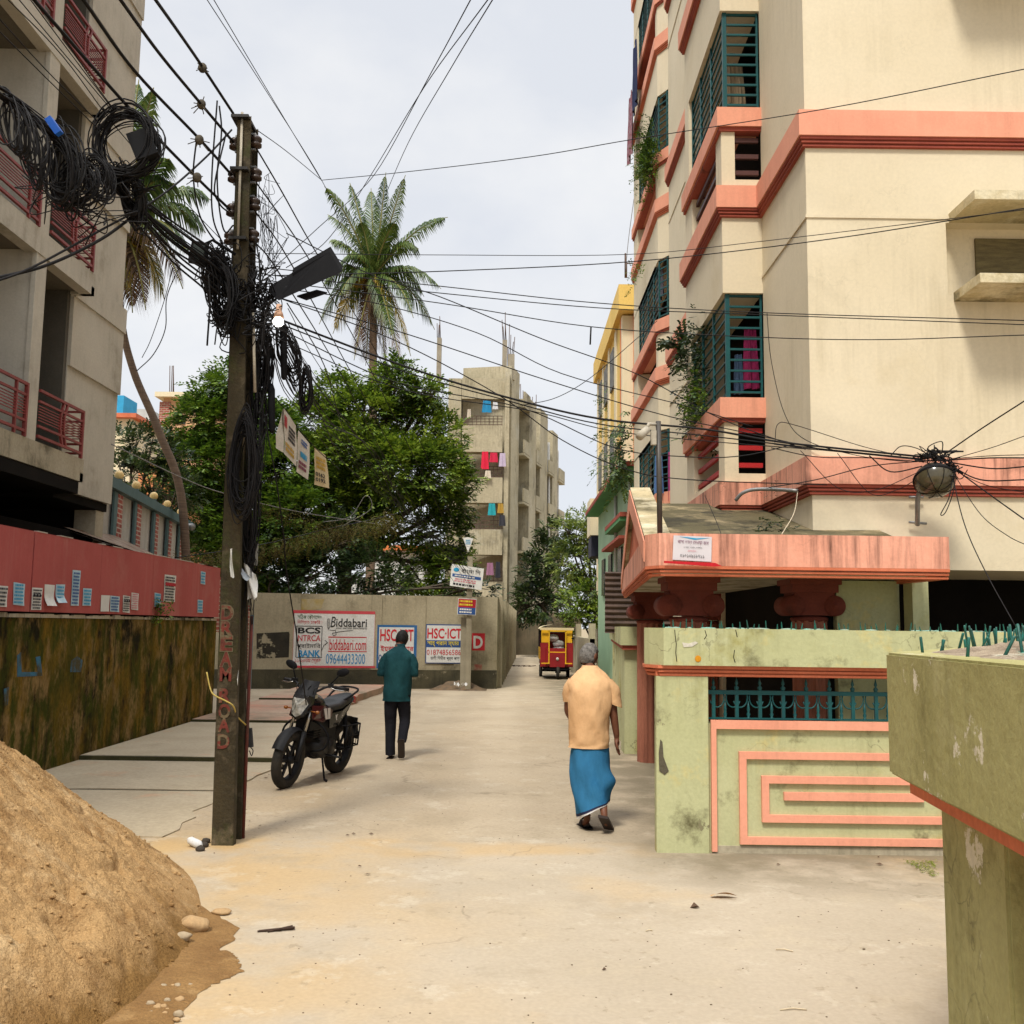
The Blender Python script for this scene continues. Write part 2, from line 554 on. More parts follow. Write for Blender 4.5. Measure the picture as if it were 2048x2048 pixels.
# ================================================================== ground
def ground_mat():
    m = bpy.data.materials.new('dusty_concrete_lane')
    m.use_nodes = True
    n, l = m.node_tree.nodes, m.node_tree.links
    bs = n['Principled BSDF']
    tc = n.new('ShaderNodeTexCoord')
    P = tc.outputs['Object']

    def nz(s, d, ro=.6, src=P):
        t = n.new('ShaderNodeTexNoise')
        t.inputs['Scale'].default_value, t.inputs['Detail'].default_value, t.inputs['Roughness'].default_value = s, d, ro
        l.new(src, t.inputs['Vector'])
        return t.outputs[0]

    def rng(v, a, b, lo=0., hi=1.):
        x = n.new('ShaderNodeMapRange')
        x.interpolation_type = 'SMOOTHSTEP'
        x.inputs[1].default_value, x.inputs[2].default_value, x.inputs[3].default_value, x.inputs[4].default_value = a, b, lo, hi
        l.new(v, x.inputs[0])
        return x.outputs[0]

    def op(a, b, o='MULTIPLY'):
        x = n.new('ShaderNodeMath')
        x.operation = o
        for i, v in enumerate((a, b)):
            if isinstance(v, (int, float)): x.inputs[i].default_value = v
            else: l.new(v, x.inputs[i])
        return x.outputs[0]

    def mixc(f, a, b, mode='MIX'):
        x = n.new('ShaderNodeMix')
        x.data_type, x.blend_type = 'RGBA', mode
        for sck, v in ((x.inputs[0], f), (x.inputs[6], a), (x.inputs[7], b)):
            if isinstance(v, (int, float)): sck.default_value = v
            elif isinstance(v, tuple): sck.default_value = (*v, 1)
            else: l.new(v, sck)
        return x.outputs[2]
    sp = n.new('ShaderNodeSeparateXYZ')
    l.new(P, sp.inputs[0])
    X, Y = sp.outputs[0], sp.outputs[1]
    wob = op(op(nz(.9, 5), .5, 'SUBTRACT'), 1.8)
    col = mixc(rng(nz(.55, 8), .35, .68), (.405, .342, .255), (.36, .302, .22))
    col = mixc(rng(nz(2.2, 8), .52, .72, 0, .55), col, (.45, .375, .265))
    # sand dust blown off the heap: strongest along the left of the lane
    xs = op(X, wob, 'ADD')
    dust = op(rng(xs, -2.2, .5, 1, 0), rng(nz(.8, 8), .36, .56))
    dust = op(dust, rng(op(Y, wob, 'ADD'), 9.5, 15, 1, .2))
    dust = op(dust, op(rng(nz(.42, 6), .52, .64), .45), 'MAXIMUM')
    col = mixc(op(dust, .72), col, (.47, .315, .14))
    yy = op(Y, op(wob, .5), 'ADD')
    seam = op(rng(op(op(yy, 7.9, 'SUBTRACT'), 0, 'ABSOLUTE') if False else op(op(yy, 7.95, 'SUBTRACT'), 2, 'POWER'), 0, .09, 1, 0), rng(nz(.8, 3), .42, .6))
    col = mixc(op(seam, .6), col, (.46, .30, .125))
    # the older lane beyond the joint is a greyer, rougher concrete
    old = op(rng(op(Y, op(wob, .55), 'ADD'), 7.7, 8.7), rng(nz(.7, 6), .25, .5, .6, 1))
    col = mixc(op(old, .8), col, mixc(rng(nz(.5, 6), .35, .65), (.40, .325, .225), (.34, .275, .19)))
    col = mixc(op(old, rng(nz(26, 5), .52, .66, 0, .45)), col, (.24, .19, .13))
    # faint wheel tracks worn down the middle of the lane
    tr = op(rng(op(op(op(X, op(wob, .25), 'ADD'), .15, 'ADD'), 2, 'POWER'), .0, .16, 1, 0), rng(Y, 6, 11))
    tr2 = op(rng(op(op(op(X, op(wob, .25), 'ADD'), 1.45, 'ADD'), 2, 'POWER'), .0, .16, 1, 0), rng(Y, 6, 11))
    col = mixc(op(op(tr, tr2, 'ADD'), .35), col, (.45, .375, .27))
    damp = op(rng(nz(.45, 7, .65), .51, .60), rng(nz(3.5, 6), .35, .6))
    col = mixc(op(damp, .34), col, (.27, .215, .14))
    # grime
    col = mixc(rng(nz(.75, 9, .7), .53, .66, 0, .38), col, (.27, .22, .145))
    col = mixc(rng(nz(1.9, 9, .75), .56, .62, 0, .30), col, (.52, .46, .36))
    col = mixc(rng(nz(7.5, 8, .7), .60, .66, 0, .45), col, (.22, .175, .11))
    edge = op(rng(op(X, op(wob, .35), 'ADD'), .55, 1.5), rng(Y, 6.3, 7.6))
    col = mixc(op(edge, op(rng(nz(1.6, 8), .3, .6), .85)), col, (.17, .14, .09))
    # pits and specks
    v = n.new('ShaderNodeTexVoronoi')
    v.inputs['Scale'].default_value = 7
    l.new(P, v.inputs['Vector'])
    col = mixc(op(rng(v.outputs[0], .035, .055, 1, 0), .6), col, (.12, .09, .06))
    # hairline cracks
    cv = n.new('ShaderNodeTexVoronoi')
    cv.feature = 'DISTANCE_TO_EDGE'
    cv.inputs['Scale'].default_value = .38
    wv = n.new('ShaderNodeVectorMath')
    t = n.new('ShaderNodeTexNoise')
    t.inputs['Scale'].default_value = 1.7
    t.inputs['Detail'].default_value = 7
    l.new(P, t.inputs['Vector'])
    mu = n.new('ShaderNodeVectorMath')
    mu.operation = 'SCALE'
    mu.inputs['Scale'].default_value = .8
    l.new(t.outputs[1], mu.inputs[0])
    l.new(P, wv.inputs[0]); l.new(mu.outputs[0], wv.inputs[1])
    l.new(wv.outputs[0], cv.inputs['Vector'])
    col = mixc(op(rng(cv.outputs[0], .002, .006, 1, 0), op(rng(nz(.6, 4), .5, .6), .35)), col, (.14, .11, .07))
    col = mixc(1.0, col, rngc(n, l, nz(40, 6), .93, 1.07), 'MULTIPLY')
    l.new(col, bs.inputs['Base Color'])
    bs.inputs['Roughness'].default_value = .92
    bs.inputs['Specular IOR Level'].default_value = .2
    b = n.new('ShaderNodeBump')
    b.inputs['Strength'].default_value = .28
    b.inputs['Distance'].default_value = .01
    l.new(op(nz(18, 9, .7), op(nz(2.5, 5), .8), 'ADD'), b.inputs['Height'])
    l.new(b.outputs[0], bs.inputs['Normal'])
    return m


g = MB()
g.quad((-400, -60, 0), (400, -60, 0), (400, 900, 0), (-400, 900, 0))
structure('ground', g, mat('dry_earth', (.30, .235, .145), (.24, .19, .11), scale=.3, bump=.3))
g = MB()
g.quad((-9, -12, .006), (12, -12, .006), (12, 60, .006), (-9, 60, .006))
g.quad((-9, 60, .006), (12, 60, .006), (26, 110, .006), (4, 110, .006))
structure('road', g, ground_mat())

# paved apron on the left: stepped concrete slabs
SLAB = mat('worn_paving_concrete', (.43, .36, .25), (.37, .305, .205), scale=1.2, bump=.35, bscale=12, stain=[(.26, .21, .14), (.47, .28, .17)], stain_scale=.9, stain_lo=.58, stain_hi=.75)
SLAB_R = mat('reddish_paving', (.40, .29, .20), (.35, .22, .15), scale=.7, bump=.3, bscale=10, stain=[(.44, .20, .13), (.22, .17, .11)], stain_scale=.45, stain_lo=.48, stain_hi=.62)


def slab(x1a, x1b, y0, y1, z, m, seed):
    rnd = random.Random(seed)
    mb = MB()
    pts = [(-5.2, y0)]
    n = 9
    for i in range(n + 1):
        t = i / n
        pts.append((-5.2 + (x1a + 5.2) * t, y0 + rnd.uniform(-.03, .03)))
    for i in range(1, 8):
        t = i / 8
        pts.append((x1a + (x1b - x1a) * t + rnd.uniform(-.07, .07), y0 + (y1 - y0) * t))
    pts += [(x1b, y1), (-5.2, y1)]
    mb.prism(pts[1:], .0, z)
    structure('pavement', mb, m)


DKM = mat('moss_and_shadow_edge', (.035, .035, .012), (.06, .055, .02), scale=6, bump=.3)  # moss on the slab edges, with the shadow gap put into its black
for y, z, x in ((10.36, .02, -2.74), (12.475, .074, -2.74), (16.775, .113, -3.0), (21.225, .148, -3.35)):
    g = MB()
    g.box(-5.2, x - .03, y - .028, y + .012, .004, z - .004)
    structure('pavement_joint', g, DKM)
slab(-2.72, -2.8, 8.2, 10.35, .016, SLAB, 1)
slab(-2.75, -2.8, 10.38, 12.45, .022, SLAB, 2)
slab(-2.72, -3.0, 12.5, 16.75, .075, SLAB, 3)
slab(-3.0, -3.35, 16.8, 21.2, .115, SLAB_R, 4)
slab(-3.35, -3.1, 21.25, 26.3, .15, SLAB_R, 5)


# ================================================================== helpers for ledges
def offs(poly, d):
    out = []
    n = len(poly)
    for i, p in enumerate(poly):
        ns = []
        for a, b in ((i - 1, i), (i, i + 1)):
            if 0 <= a and b < n:
                dx, dy = poly[b][0] - poly[a][0], poly[b][1] - poly[a][1]
                L = math.hypot(dx, dy)
                ns.append((-dy / L, dx / L))
        if len(ns) == 1:
            out.append((p[0] + ns[0][0] * d, p[1] + ns[0][1] * d))
        else:
            bx, by = ns[0][0] + ns[1][0], ns[0][1] + ns[1][1]
            k = d * 2 / (bx * bx + by * by)
            out.append((p[0] + bx * k, p[1] + by * k))
    return out


def ledge(mb, poly, d, z0, z1, inner=-.06):
    a, b = offs(poly, d), offs(poly, inner)
    for i in range(len(poly) - 1):
        mb.prism([a[i], a[i + 1], b[i + 1], b[i]], z0, z1)
    return mb


def trims(mb, poly, z1, h=.09, d=.05):
    for k in range(3):
        ledge(mb, poly, d - .014 * k, z1 - h * (k + 1) / 3 + .005, z1 - h * k / 3 - .006 * (k > 0) - .001)
        ledge(mb, poly, d - .014 * k - .009, z1 - h * (k + 1) / 3, z1 - h * (k + 1) / 3 + .005)
    return mb


# ================================================================== cream apartment building (right)
BLD = thing('apartment_building', 'tall cream apartment building with salmon bands and teal window grilles on the right', 'building', (4, 12, 0))
NST = 6
FRONT = [(12, 9.05), (2.72, 9.05), (2.72, 10.7), (2.28, 10.7), (2.28, 13.0), (2.72, 13.0), (2.72, 17.2)]
BAYB = [(3.0, 17.2), (2.97, 18.1), (2.72, 18.55), (2.72, 22.3), (3.2, 22.3)]
wl = MB()
wl.box(2.72, 4.02, 9.05, 10.7, 2.25, 21.5)
wl.box(4.02, 12, 9.05, 10.7, 2.25, 4.80)
wl.box(4.02, 12, 9.2, 10.7, 4.80, 5.50)
wl.box(4.02, 12, 9.05, 10.7, 5.50, 8.10)
wl.box(4.02, 12, 9.2, 10.7, 8.10, 8.80)
wl.box(4.02, 12, 9.05, 10.7, 8.80, 21.5)
wl.box(2.72, 12, 13.0, 17.2, 0, 21.5)
wl.box(3.0, 12, 17.2, 18.1, 0, 21.5)
wl.box(3.2, 12, 22.3, 24, 0, 21.5)
wl.box(2.72, 2.78, 13.0, 17.2, 0, .01)
for k in range(NST):
    zb = 3.26 + 3.3 * k
    # bay A
    wl.box(2.29, 4.5, 10.71, 13.0, zb - .32, zb - .001)                 # floor slab
    wl.box(2.28, 2.43, 10.7, 11.0, zb, zb + .66)                        # low corner pillar
    wl.box(2.28, 2.72, 12.5, 13.0, zb, zb + .66)
    wl.box(2.43, 2.72, 10.7, 10.76, zb, zb + .1)
    wl.box(2.28, 2.34, 11.0, 12.5, zb, zb + .1)
    wl.box(2.28, 2.72, 12.72, 13.0, zb + .92, zb + 2.1)                 # wall beyond the grille
    wl.box(2.28, 2.40, 10.7, 13.0, zb + 2.1, zb + 2.97)                 # lintel, side
    wl.box(2.40, 2.72, 10.7, 10.82, zb + 2.1, zb + 2.97)                # lintel, end
    wl.box(2.40, 2.72, 10.82, 13.0, zb + 2.1, zb + 2.16)
    wl.box(2.40, 2.72, 10.82, 10.84, zb - .05, zb)
    # bay B
    wl.prism([(2.97, 18.1), (2.72, 18.55), (2.72, 22.3), (4.5, 22.3), (4.5, 18.1)], zb - .32, zb - .001)
    for a, b, w in (((2.97, 18.1), (2.72, 18.55), .12), ((2.72, 18.55), (2.72, 22.3), .12)):
        dx, dy = b[0] - a[0], b[1] - a[1]
        L = math.hypot(dx, dy)
        nx, ny = dy / L * w, -dx / L * w
        wl.prism([a, b, (b[0] + nx, b[1] + ny), (a[0] + nx, a[1] + ny)], zb + 2.1, zb + 2.97)
    wl.prism([(2.97, 18.1), (2.72, 18.55), (2.72, 18.8), (3.1, 18.1)], zb, zb + .66)
    wl.box(2.72, 3.0, 21.6, 22.3, zb, zb + .66)
    wl.box(2.72, 3.0, 21.5, 22.3, zb + .92, zb + 2.1)
    wl.box(2.72, 3.2, 18.9, 22.3, zb + 2.1, zb + 2.13)
wl.build('wall', CREAM, BLD)
# shallow score lines across the plaster, one per storey
for k in range(NST - 1):
    z = 5.53 + 3.3 * k
    for poly in ([(4.07, 9.05), (2.72, 9.05), (2.72, 10.7)], [(2.72, 13.3), (2.72, 17.2)]):
        sc = MB()
        ledge(sc, poly, .012, z, z + .03, -.01)
        sc.build('string_course', CREAM, BLD)
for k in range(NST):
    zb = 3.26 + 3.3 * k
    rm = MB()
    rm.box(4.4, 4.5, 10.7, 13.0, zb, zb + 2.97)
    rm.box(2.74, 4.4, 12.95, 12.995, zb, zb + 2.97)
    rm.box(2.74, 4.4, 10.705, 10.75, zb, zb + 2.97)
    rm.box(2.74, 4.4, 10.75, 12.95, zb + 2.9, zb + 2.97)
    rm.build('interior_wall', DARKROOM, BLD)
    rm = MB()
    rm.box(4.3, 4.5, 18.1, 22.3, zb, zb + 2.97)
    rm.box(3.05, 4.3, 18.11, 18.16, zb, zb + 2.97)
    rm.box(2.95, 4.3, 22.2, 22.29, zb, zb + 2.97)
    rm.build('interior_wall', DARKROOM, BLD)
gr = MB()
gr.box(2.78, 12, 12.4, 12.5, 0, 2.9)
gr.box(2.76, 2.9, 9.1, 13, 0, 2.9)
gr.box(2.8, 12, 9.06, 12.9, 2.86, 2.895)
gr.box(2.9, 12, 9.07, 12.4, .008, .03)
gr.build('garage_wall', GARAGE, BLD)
gp = MB()
gp.box(2.9, 3.44, 9.0, 9.2, 0, 2.14)
gp.box(3.44, 3.50, 9.1, 9.25, 0, 2.14)
gp.build('entrance_wall', LIME, BLD)
gp = MB()
gp.box(3.50, 3.64, 8.80, 9.0, 0, 2.14)
gp.build('pillar', LIME, BLD)
for k in range(NST):
    z1 = 3.26 + 3.3 * k
    b = MB()
    ledge(b, FRONT, .075, z1 - .25, z1)
    b.build('salmon_band', PINK if k else PINK_OLD, BLD)
    b = MB()
    trims(b, FRONT, z1 - .25, .095, .06)
    b.build('band_moulding', TRIM, BLD)
    b = MB()
    ledge(b, BAYB, .06, z1 - .25, z1)
    b.build('salmon_band', PINK, BLD)
    b = MB()
    trims(b, BAYB, z1 - .25, .095, .05)
    b.build('band_moulding', TRIM_LT, BLD)
    for poly in ([(2.72, 10.7), (2.28, 10.7), (2.28, 13.0)], BAYB[1:4]):
        b = MB()
        ledge(b, poly, .055, z1 + .70, z1 + .92, -.28)
        b.build('window_sill', PINK, BLD)
        b = MB()
        ledge(b, poly, .03, z1 + .655, z1 + .699, -.1)
        b.build('sill_moulding', TRIM, BLD)
LOWBAR = mat('brown_red_bars', (.085, .03, .025), rough=.5)
LOWRED = mat('bright_red_bars', (.42, .018, .02), rough=.4)
for k in range(NST):
    zb = 3.26 + 3.3 * k
    b = MB()
    for j in range(3):
        z = zb + .17 + j * .19
        b.box(2.43, 2.70, 10.73, 10.77, z, z + .05)
        b.box(2.33, 2.37, 11.0, 12.5, z, z + .05)
    b.build('balustrade', LOWRED if k == 0 else LOWBAR, BLD)
    # bay A grille: horizontal bars, a corner post and mid posts
    gdl = MB()
    nb = 10
    for j in range(nb):
        z = zb + .99 + 1.08 * j / (nb - 1)
        gdl.box(2.33, 2.70, 10.745, 10.77, z, z + .022)
        gdl.box(2.325, 2.345, 10.77, 12.7, z, z + .014)
    gdl.box(2.315, 2.36, 10.735, 10.78, zb + .92, zb + 2.1)
    gdl.box(2.695, 2.715, 10.74, 10.775, zb + .92, zb + 2.1)
    for yy in (11.45, 12.1, 12.68):
        gdl.box(2.32, 2.35, yy, yy + .03, zb + .92, zb + 2.1)
    gdl.build('window_grille', TEAL, BLD)
    gdl = MB()
    a, b2 = Vector((2.97, 18.12, 0)), Vector((2.75, 18.56, 0))
    for j in range(9):
        z = zb + 1.0 + 1.05 * j / 8
        gdl.beam(a + Vector((0, 0, z)), b2 + Vector((0, 0, z)), .02, .02)
        gdl.beam((2.755, 18.56, z), (2.755, 21.5, z), .02, .018)
    for t in (0, .45, 1):
        p = a.lerp(b2, t)
        gdl.beam(p + Vector((0, 0, zb + .92)), p + Vector((0, 0, zb + 2.1)), .03, .03)
    for yy in (19.3, 20.1, 20.9, 21.47):
        gdl.box(2.74, 2.77, yy, yy + .03, zb + .92, zb + 2.1)
    gdl.build('window_grille', TEAL, BLD)
# sun hoods over the recessed window on the near face
for dz in (0, 3.3):
    for z, x0 in ((5.50, 4.05), (4.74, 4.07)):
        h = MB()
        h.box(x0, 8, 8.52, 9.05, z + dz, z + dz + .085)
        h.build('window_hood', CREAM_DK, BLD)
    w = MB()
    w.box(4.35, 6.5, 9.17, 9.198, 4.95 + dz, 5.4 + dz)
    w.build('window', mat('brown_window_shutter', (.16, .13, .06), (.10, .08, .04), scale=6, squash=(1, 1, 6)), BLD)

# things hung in the windows
CLOTH_M = mat('magenta_cloth', (.26, .012, .075), (.16, .01, .06), scale=6, squash=(6, 6, 1), bump=.3)


def hanging(name, label, cat, m, x0, x1, y, z0, z1, group=None, amp=.03, ax='x', drop=0):
    mb = MB()
    rnd = random.Random(label)
    ph = rnd.random() * 6

    def fn(i):
        def g(u, v):
            w = amp * math.sin(u * 11 + ph) * (1 - v * .5) + amp * .6 * math.sin(u * 23 + v * 3)
            a = x0 + (x1 - x0) * (.5 + (u - .5) * (.75 + .25 * (1 - v)))
            z = z0 + (z1 - z0) * v + drop * (u - .5)
            if ax == 'x': return Vector((a, y + w + i * .006, z))
            return Vector((y + w + i * .006, a, z))
        return g
    mb.sheet(fn(0), 14, 8)
    mb.sheet(fn(1), 14, 8)
    return single(name, mb, m, label, cat, group)


hanging('hanging_cloth', 'magenta cloth hanging inside the lowest near bay window', 'cloth', CLOTH_M, 2.55, 2.72, 10.95, 4.35, 5.05)
hanging('hanging_cloth', 'blue cloth hanging beside the magenta one in the bay window', 'cloth', mat('slate_blue_cloth', (.05, .09, .16), bump=.2), 2.46, 2.56, 11.0, 4.3, 4.75)
hanging('hanging_cloth', 'striped tan blind inside the upper near bay window', 'cloth', mat('tan_slats', (.33, .25, .15), (.20, .15, .09), scale=3, squash=(14, 14, .3)), 2.42, 2.66, 11.1, 7.75, 8.25)
hanging('hanging_cloth', 'blue shirt hung on the grille behind the camera pole', 'cloth', mat('denim_blue_cloth', (.07, .14, .30), bump=.2), 2.60, 2.78, 18.3, 4.15, 4.85)
hanging('hanging_cloth', 'mustard cloth below the blue shirt on the grille', 'cloth', mat('mustard_cloth', (.55, .26, .02), bump=.2), 2.62, 2.74, 18.2, 3.85, 4.2)
hanging('hanging_cloth', 'pink scarf hung in the window behind the camera pole', 'cloth', mat('pink_scarf_cloth', (.45, .04, .22), bump=.2), 2.84, 2.90, 18.2, 4.0, 4.9)
hanging('hanging_cloth', 'navy cloth hanging from the topmost far balcony', 'cloth', mat('navy_cloth', (.012, .02, .07), bump=.2), 20.3, 21.1, 2.55, 12.9, 14.3, ax='y')
hanging('hanging_cloth', 'maroon flowered cloth hanging from the topmost far balcony', 'cloth', mat('maroon_cloth', (.18, .03, .05), (.3, .2, .22), scale=9, bump=.2), 21.1, 22.0, 2.55, 12.2, 13.6, ax='y')
hanging('hanging_cloth', 'grey garment hanging in the second storey far window', 'cloth', mat('grey_cloth', (.20, .20, .24), bump=.2), 18.9, 19.4, 2.85, 8.1, 8.7, ax='y')

# ================================================================== entrance canopy with pediment
CAN = thing('entrance_canopy', 'salmon gate canopy with a pediment and fluted columns beside the cream building', 'canopy', (1.8, 9, 0))
CP = [(3.53, 8.1), (1.19, 8.1), (1.10, 8.28), (1.58, 14.4)]          # outer edge, near right to far left
mb = MB()
mb.prism([(3.48, 8.15), (1.23, 8.15), (1.155, 8.3), (1.63, 14.35), (2.72, 14.35), (2.72, 9.04), (3.48, 9.04)], 2.15, 2.199)
mb.build('soffit', mat('peeling_white_plaster', (.50, .45, .34), (.40, .35, .25), scale=2, bump=.5, bscale=10, stain=[(.20, .17, .10), (.30, .27, .18)], stain_scale=2, stain_lo=.52, stain_hi=.6), CAN)
mb = MB()
ledge(mb, CP, .0, 2.2, 2.46, -.12)
mb.box(3.41, 3.53, 8.22, 9.05, 2.2, 2.46)
mb.build('fascia', PINK_OLD, CAN)
mb = MB()
trims(mb, CP, 2.2, .085, .0)
mb.box(3.44, 3.528, 8.16, 9.05, 2.118, 2.154)
mb.build('fascia_moulding', TRIM_LT, CAN)


def on_edge(t, d=0):      # along the road side of the canopy, d inwards
    a, b = Vector((1.10, 8.28, 0)), Vector((1.58, 14.4, 0))
    p = a.lerp(b, t)
    n = Vector((b.y - a.y, -(b.x - a.x), 0)).normalized()
    return p + n * d


APX, BASE = 3.28, 2.44
mb = MB()
for t0, z0, t1, z1 in ((0.0, BASE, .5, APX), (1, BASE, .5, APX)):      # raking parapets
    a, b = on_edge(t0), on_edge(t1)
    a2, b2 = on_edge(t0, .22), on_edge(t1, .22)
    th = .20
    q = [a + Vector((0, 0, z0 - .0)), b + Vector((0, 0, z1)), b + Vector((0, 0, z1 - th)), a + Vector((0, 0, z0 - th))]
    mb.extr(q if t0 == 0 else q[::-1], (a2 - a))
mb.build('parapet', CREAM_DK, CAN)
mb = MB()
for t0, z0, t1, z1 in ((0.0, BASE, .5, APX), (1, BASE, .5, APX)):      # painted raking frame on the road face
    a, b = on_edge(t0, -.012), on_edge(t1, -.012)
    q = [a + Vector((0, 0, z0 - .03)), b + Vector((0, 0, z1 - .03)), b + Vector((0, 0, z1 - .26)), a + Vector((0, 0, z0 - .2))]
    mb.extr(q, (on_edge(.5, .01) - on_edge(.5, -.0)))
mb.build('pediment_frame', PINK, CAN)
mb = MB()
a, b, c = on_edge(.06, .05), on_edge(.94, .05), on_edge(.5, .05)
mb.extr([a + Vector((0, 0, 2.3)), b + Vector((0, 0, 2.3)), c + Vector((0, 0, APX - .2))], on_edge(.5, .1) - on_edge(.5, .05))
mb.build('pediment_panel', TRIM_LT, CAN)
mb = MB()      # gabled roof running back to the building
a, b, c = on_edge(.0, .15), on_edge(.5, .15), on_edge(1, .15)
RZ = 3.10
mb.extr([a + Vector((0, 0, 2.40)), b + Vector((0, 0, RZ)), b + Vector((0, 0, RZ - .12)), a + Vector((0, 0, 2.28))], (2.0, -.1, 0))
mb.extr([b + Vector((0, 0, RZ)), c + Vector((0, 0, 2.40)), c + Vector((0, 0, 2.28)), b + Vector((0, 0, RZ - .12))], (1.0, 0, 0))
mb.build('roof_slab', mat('mossy_roof_plaster', (.38, .30, .165), (.20, .16, .085), scale=1.6, bump=.5, bscale=14, stain=[(.035, .03, .015), (.09, .075, .035)], stain_scale=1.3, stain_lo=.43, stain_hi=.56), CAN)


SHADE_SALMON = mat('shaded_salmon_column', (.38, .145, .09), (.25, .09, .055), scale=4, squash=(1, 1, .3), bump=.2, streak=(.06, .03, .02), streak_amt=.6)  # canopy shade put into the column salmon and the capital red
SHADE_RED = mat('shaded_red_capital', (.19, .045, .028), (.14, .032, .02), scale=3, bump=.15, stain=(.07, .03, .02), stain_scale=2, stain_lo=.55, stain_hi=.7)


def column(x, y, s=1.0, top=2.15):
    co = MB()
    n = 48
    prof = []
    for k in range(n):
        a = 2 * math.pi * k / n
        r = .165 * s * (1 if (k % 4) < 2 else .91)
        prof.append((x + r * math.cos(a), y + r * math.sin(a)))
    co.prism(prof, 0, top - .36 * s)
    o = co.build('column', SHADE_SALMON, CAN)
    cp = MB()
    w = .24 * s
    cp.box(x - w, x + w, y - w, y + w, top - .05, top)
    cp.prism([(x - w * .9, y - w * .9), (x + w * .9, y - w * .9), (x + w * .9, y + w * .9), (x - w * .9, y + w * .9)], top - .12, top - .05)
    for dx in (-1, 1):
        cp.cyl((x + dx * .19 * s, y - .2 * s, top - .25 * s), (x + dx * .19 * s, y + .2 * s, top - .25 * s), .095 * s, n=24)
        for q, e in ((.062, .010), (.03, .022)):
            cp.cyl((x + dx * .19 * s, y - .2 * s - e, top - .25 * s), (x + dx * .19 * s, y + .2 * s + e, top - .25 * s), q * s, n=18)
    cp.box(x - .19 * s, x + .19 * s, y - .18 * s, y + .18 * s, top - .34 * s, top - .12)
    cp.lathe((x, y, top - .40 * s), [(.15 * s, 0), (.175 * s, .015), (.175 * s, .035), (.15 * s, .05)], 24)
    cp.build('capital', SHADE_RED, o)


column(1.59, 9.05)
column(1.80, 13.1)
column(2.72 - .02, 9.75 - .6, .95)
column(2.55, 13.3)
# steel bracket arm on the roof
mb = MB()
mb.tube(spline([PY(1388, 944, 9.6), PY(1400, 931, 9.55), PY(1420, 924, 9.5), PY(1455, 923, 9.4), PY(1505, 926, 9.2)], 5), .018, 8)
single('pipe_arm', mb, STEEL, 'bent grey steel pipe arm jutting out over the canopy roof', 'pipe')

# ================================================================== lime boundary wall with grille
GW = thing('boundary_wall', 'lime green boundary wall with salmon mouldings and a teal grille', 'wall', (2.5, 7.95, 0))
GY = 7.87
mb = MB()
mb.prism([(1.13, GY), (1.53, GY), (1.53, 8.2), (1.20, 8.2), (1.135, 8.0)], 0, 1.33)
mb.box(1.53, 4.6, GY + .03, 8.1, .0, .97)
mb.box(4.2, 4.6, GY, 8.2, .97, 1.33)
mb.build('wall_panel', LIME, GW)
mb = MB()
mb.prism([(1.18, GY - .06), (4.7, GY - .06), (4.7, 8.2), (1.08, 8.2), (1.06, 8.02)], 1.415, 1.70)
mb.build('coping', LIME, GW)
mb = MB()
trims(mb, [(4.7, GY), (1.16, GY), (1.09, 8.02), (1.10, 8.2)], 1.415, .085, .035)
mb.prism([(1.13, GY + .01), (4.6, GY + .01), (4.6, 8.18), (1.12, 8.18)], 1.332, 1.41)
mb.build('coping_moulding', TRIM_LT, GW)


def strip(mb, x0, y0, x1, y1, Y, t=.022):
    a, b = PY(x0, y0, Y), PY(x1, y1, Y)
    mb.box(a.x, b.x, Y - t, Y + .005, a.z, b.z)


# the mouldings on the wall, measured at the wall's own plane
fy = GY + .03
fx0, fx1 = PY(1340, 1360, fy).x, 4.2
fm = MB()
fm.box(fx0, fx1, fy - .035, fy, .935, 1.0)
fm.box(fx0, fx0 + .04, fy - .035, fy, .02, .935)


def ring(x0, z0, x1, z1, w, t=.03):
    fm.box(x0, x1, fy - t, fy, z1 - w, z1)
    fm.box(x0, x1, fy - t, fy, z0, z0 + w)
    fm.box(x0, x0 + w, fy - t, fy, z0 + w, z1 - w)
    fm.box(x1 - w, x1, fy - t, fy, z0 + w, z1 - w)


ring(1.765, .075, 3.62, .765, .055)
ring(1.935, .24, 3.37, .585, .055)
fm.box(2.105, 3.17, fy - .03, fy, .405, .465)
fm.build('salmon_moulding', PINK, GW)
mb = MB()
mb.box(1.56, 4.6, fy - .01, fy + .02, .0, .06)
mb.build('plinth', CONC_OLD, GW)
gl = MB()
for j in range(15):
    x = 1.58 + .1815 * j
    gl.box(x, x + .026, GY + .1, GY + .126, 1.0, 1.215)
    if j % 1 == 0:
        gl.lathe((x + .013, GY + .113, 1.215), [(.012, 0), (.02, .03), (.006, .045), (.014, .06), (.001, .11)], 8)
    cx = x + .104
    gl.lathe((cx, GY + .113, 1.0), [(.014, 0), (.014, .015), (.008, .02), (.016, .04), (.008, .055), (.013, .075), (.003, .14)], 8)
    for sgn in (-1, 1):
        gl.tube([(cx + sgn * (.07 - .062 * math.cos(a)) * .9, GY + .113, 1.165 - .075 * math.sin(a)) for a in [i * math.pi / 9 for i in range(-1, 9)]], .006, 5)
gl.box(1.54, 4.2, GY + .098, GY + .128, 1.19, 1.222)
gl.box(1.54, 4.2, GY + .098, GY + .128, 1.0, 1.012)
gl.build('grille', TEAL, GW)
GLASS = mat('weathered_teal_spikes', (.012, .13, .10), (.02, .07, .055), scale=20, rough=.4)
rnd = random.Random(5)
mb = MB()
for j in range(40):
    p = Vector((rnd.uniform(1.25, 4.6), rnd.uniform(GY, 8.15), 1.698))
    mb.ball(p, rnd.uniform(.02, .09), rnd.uniform(.02, .05), .012, 7, 4)
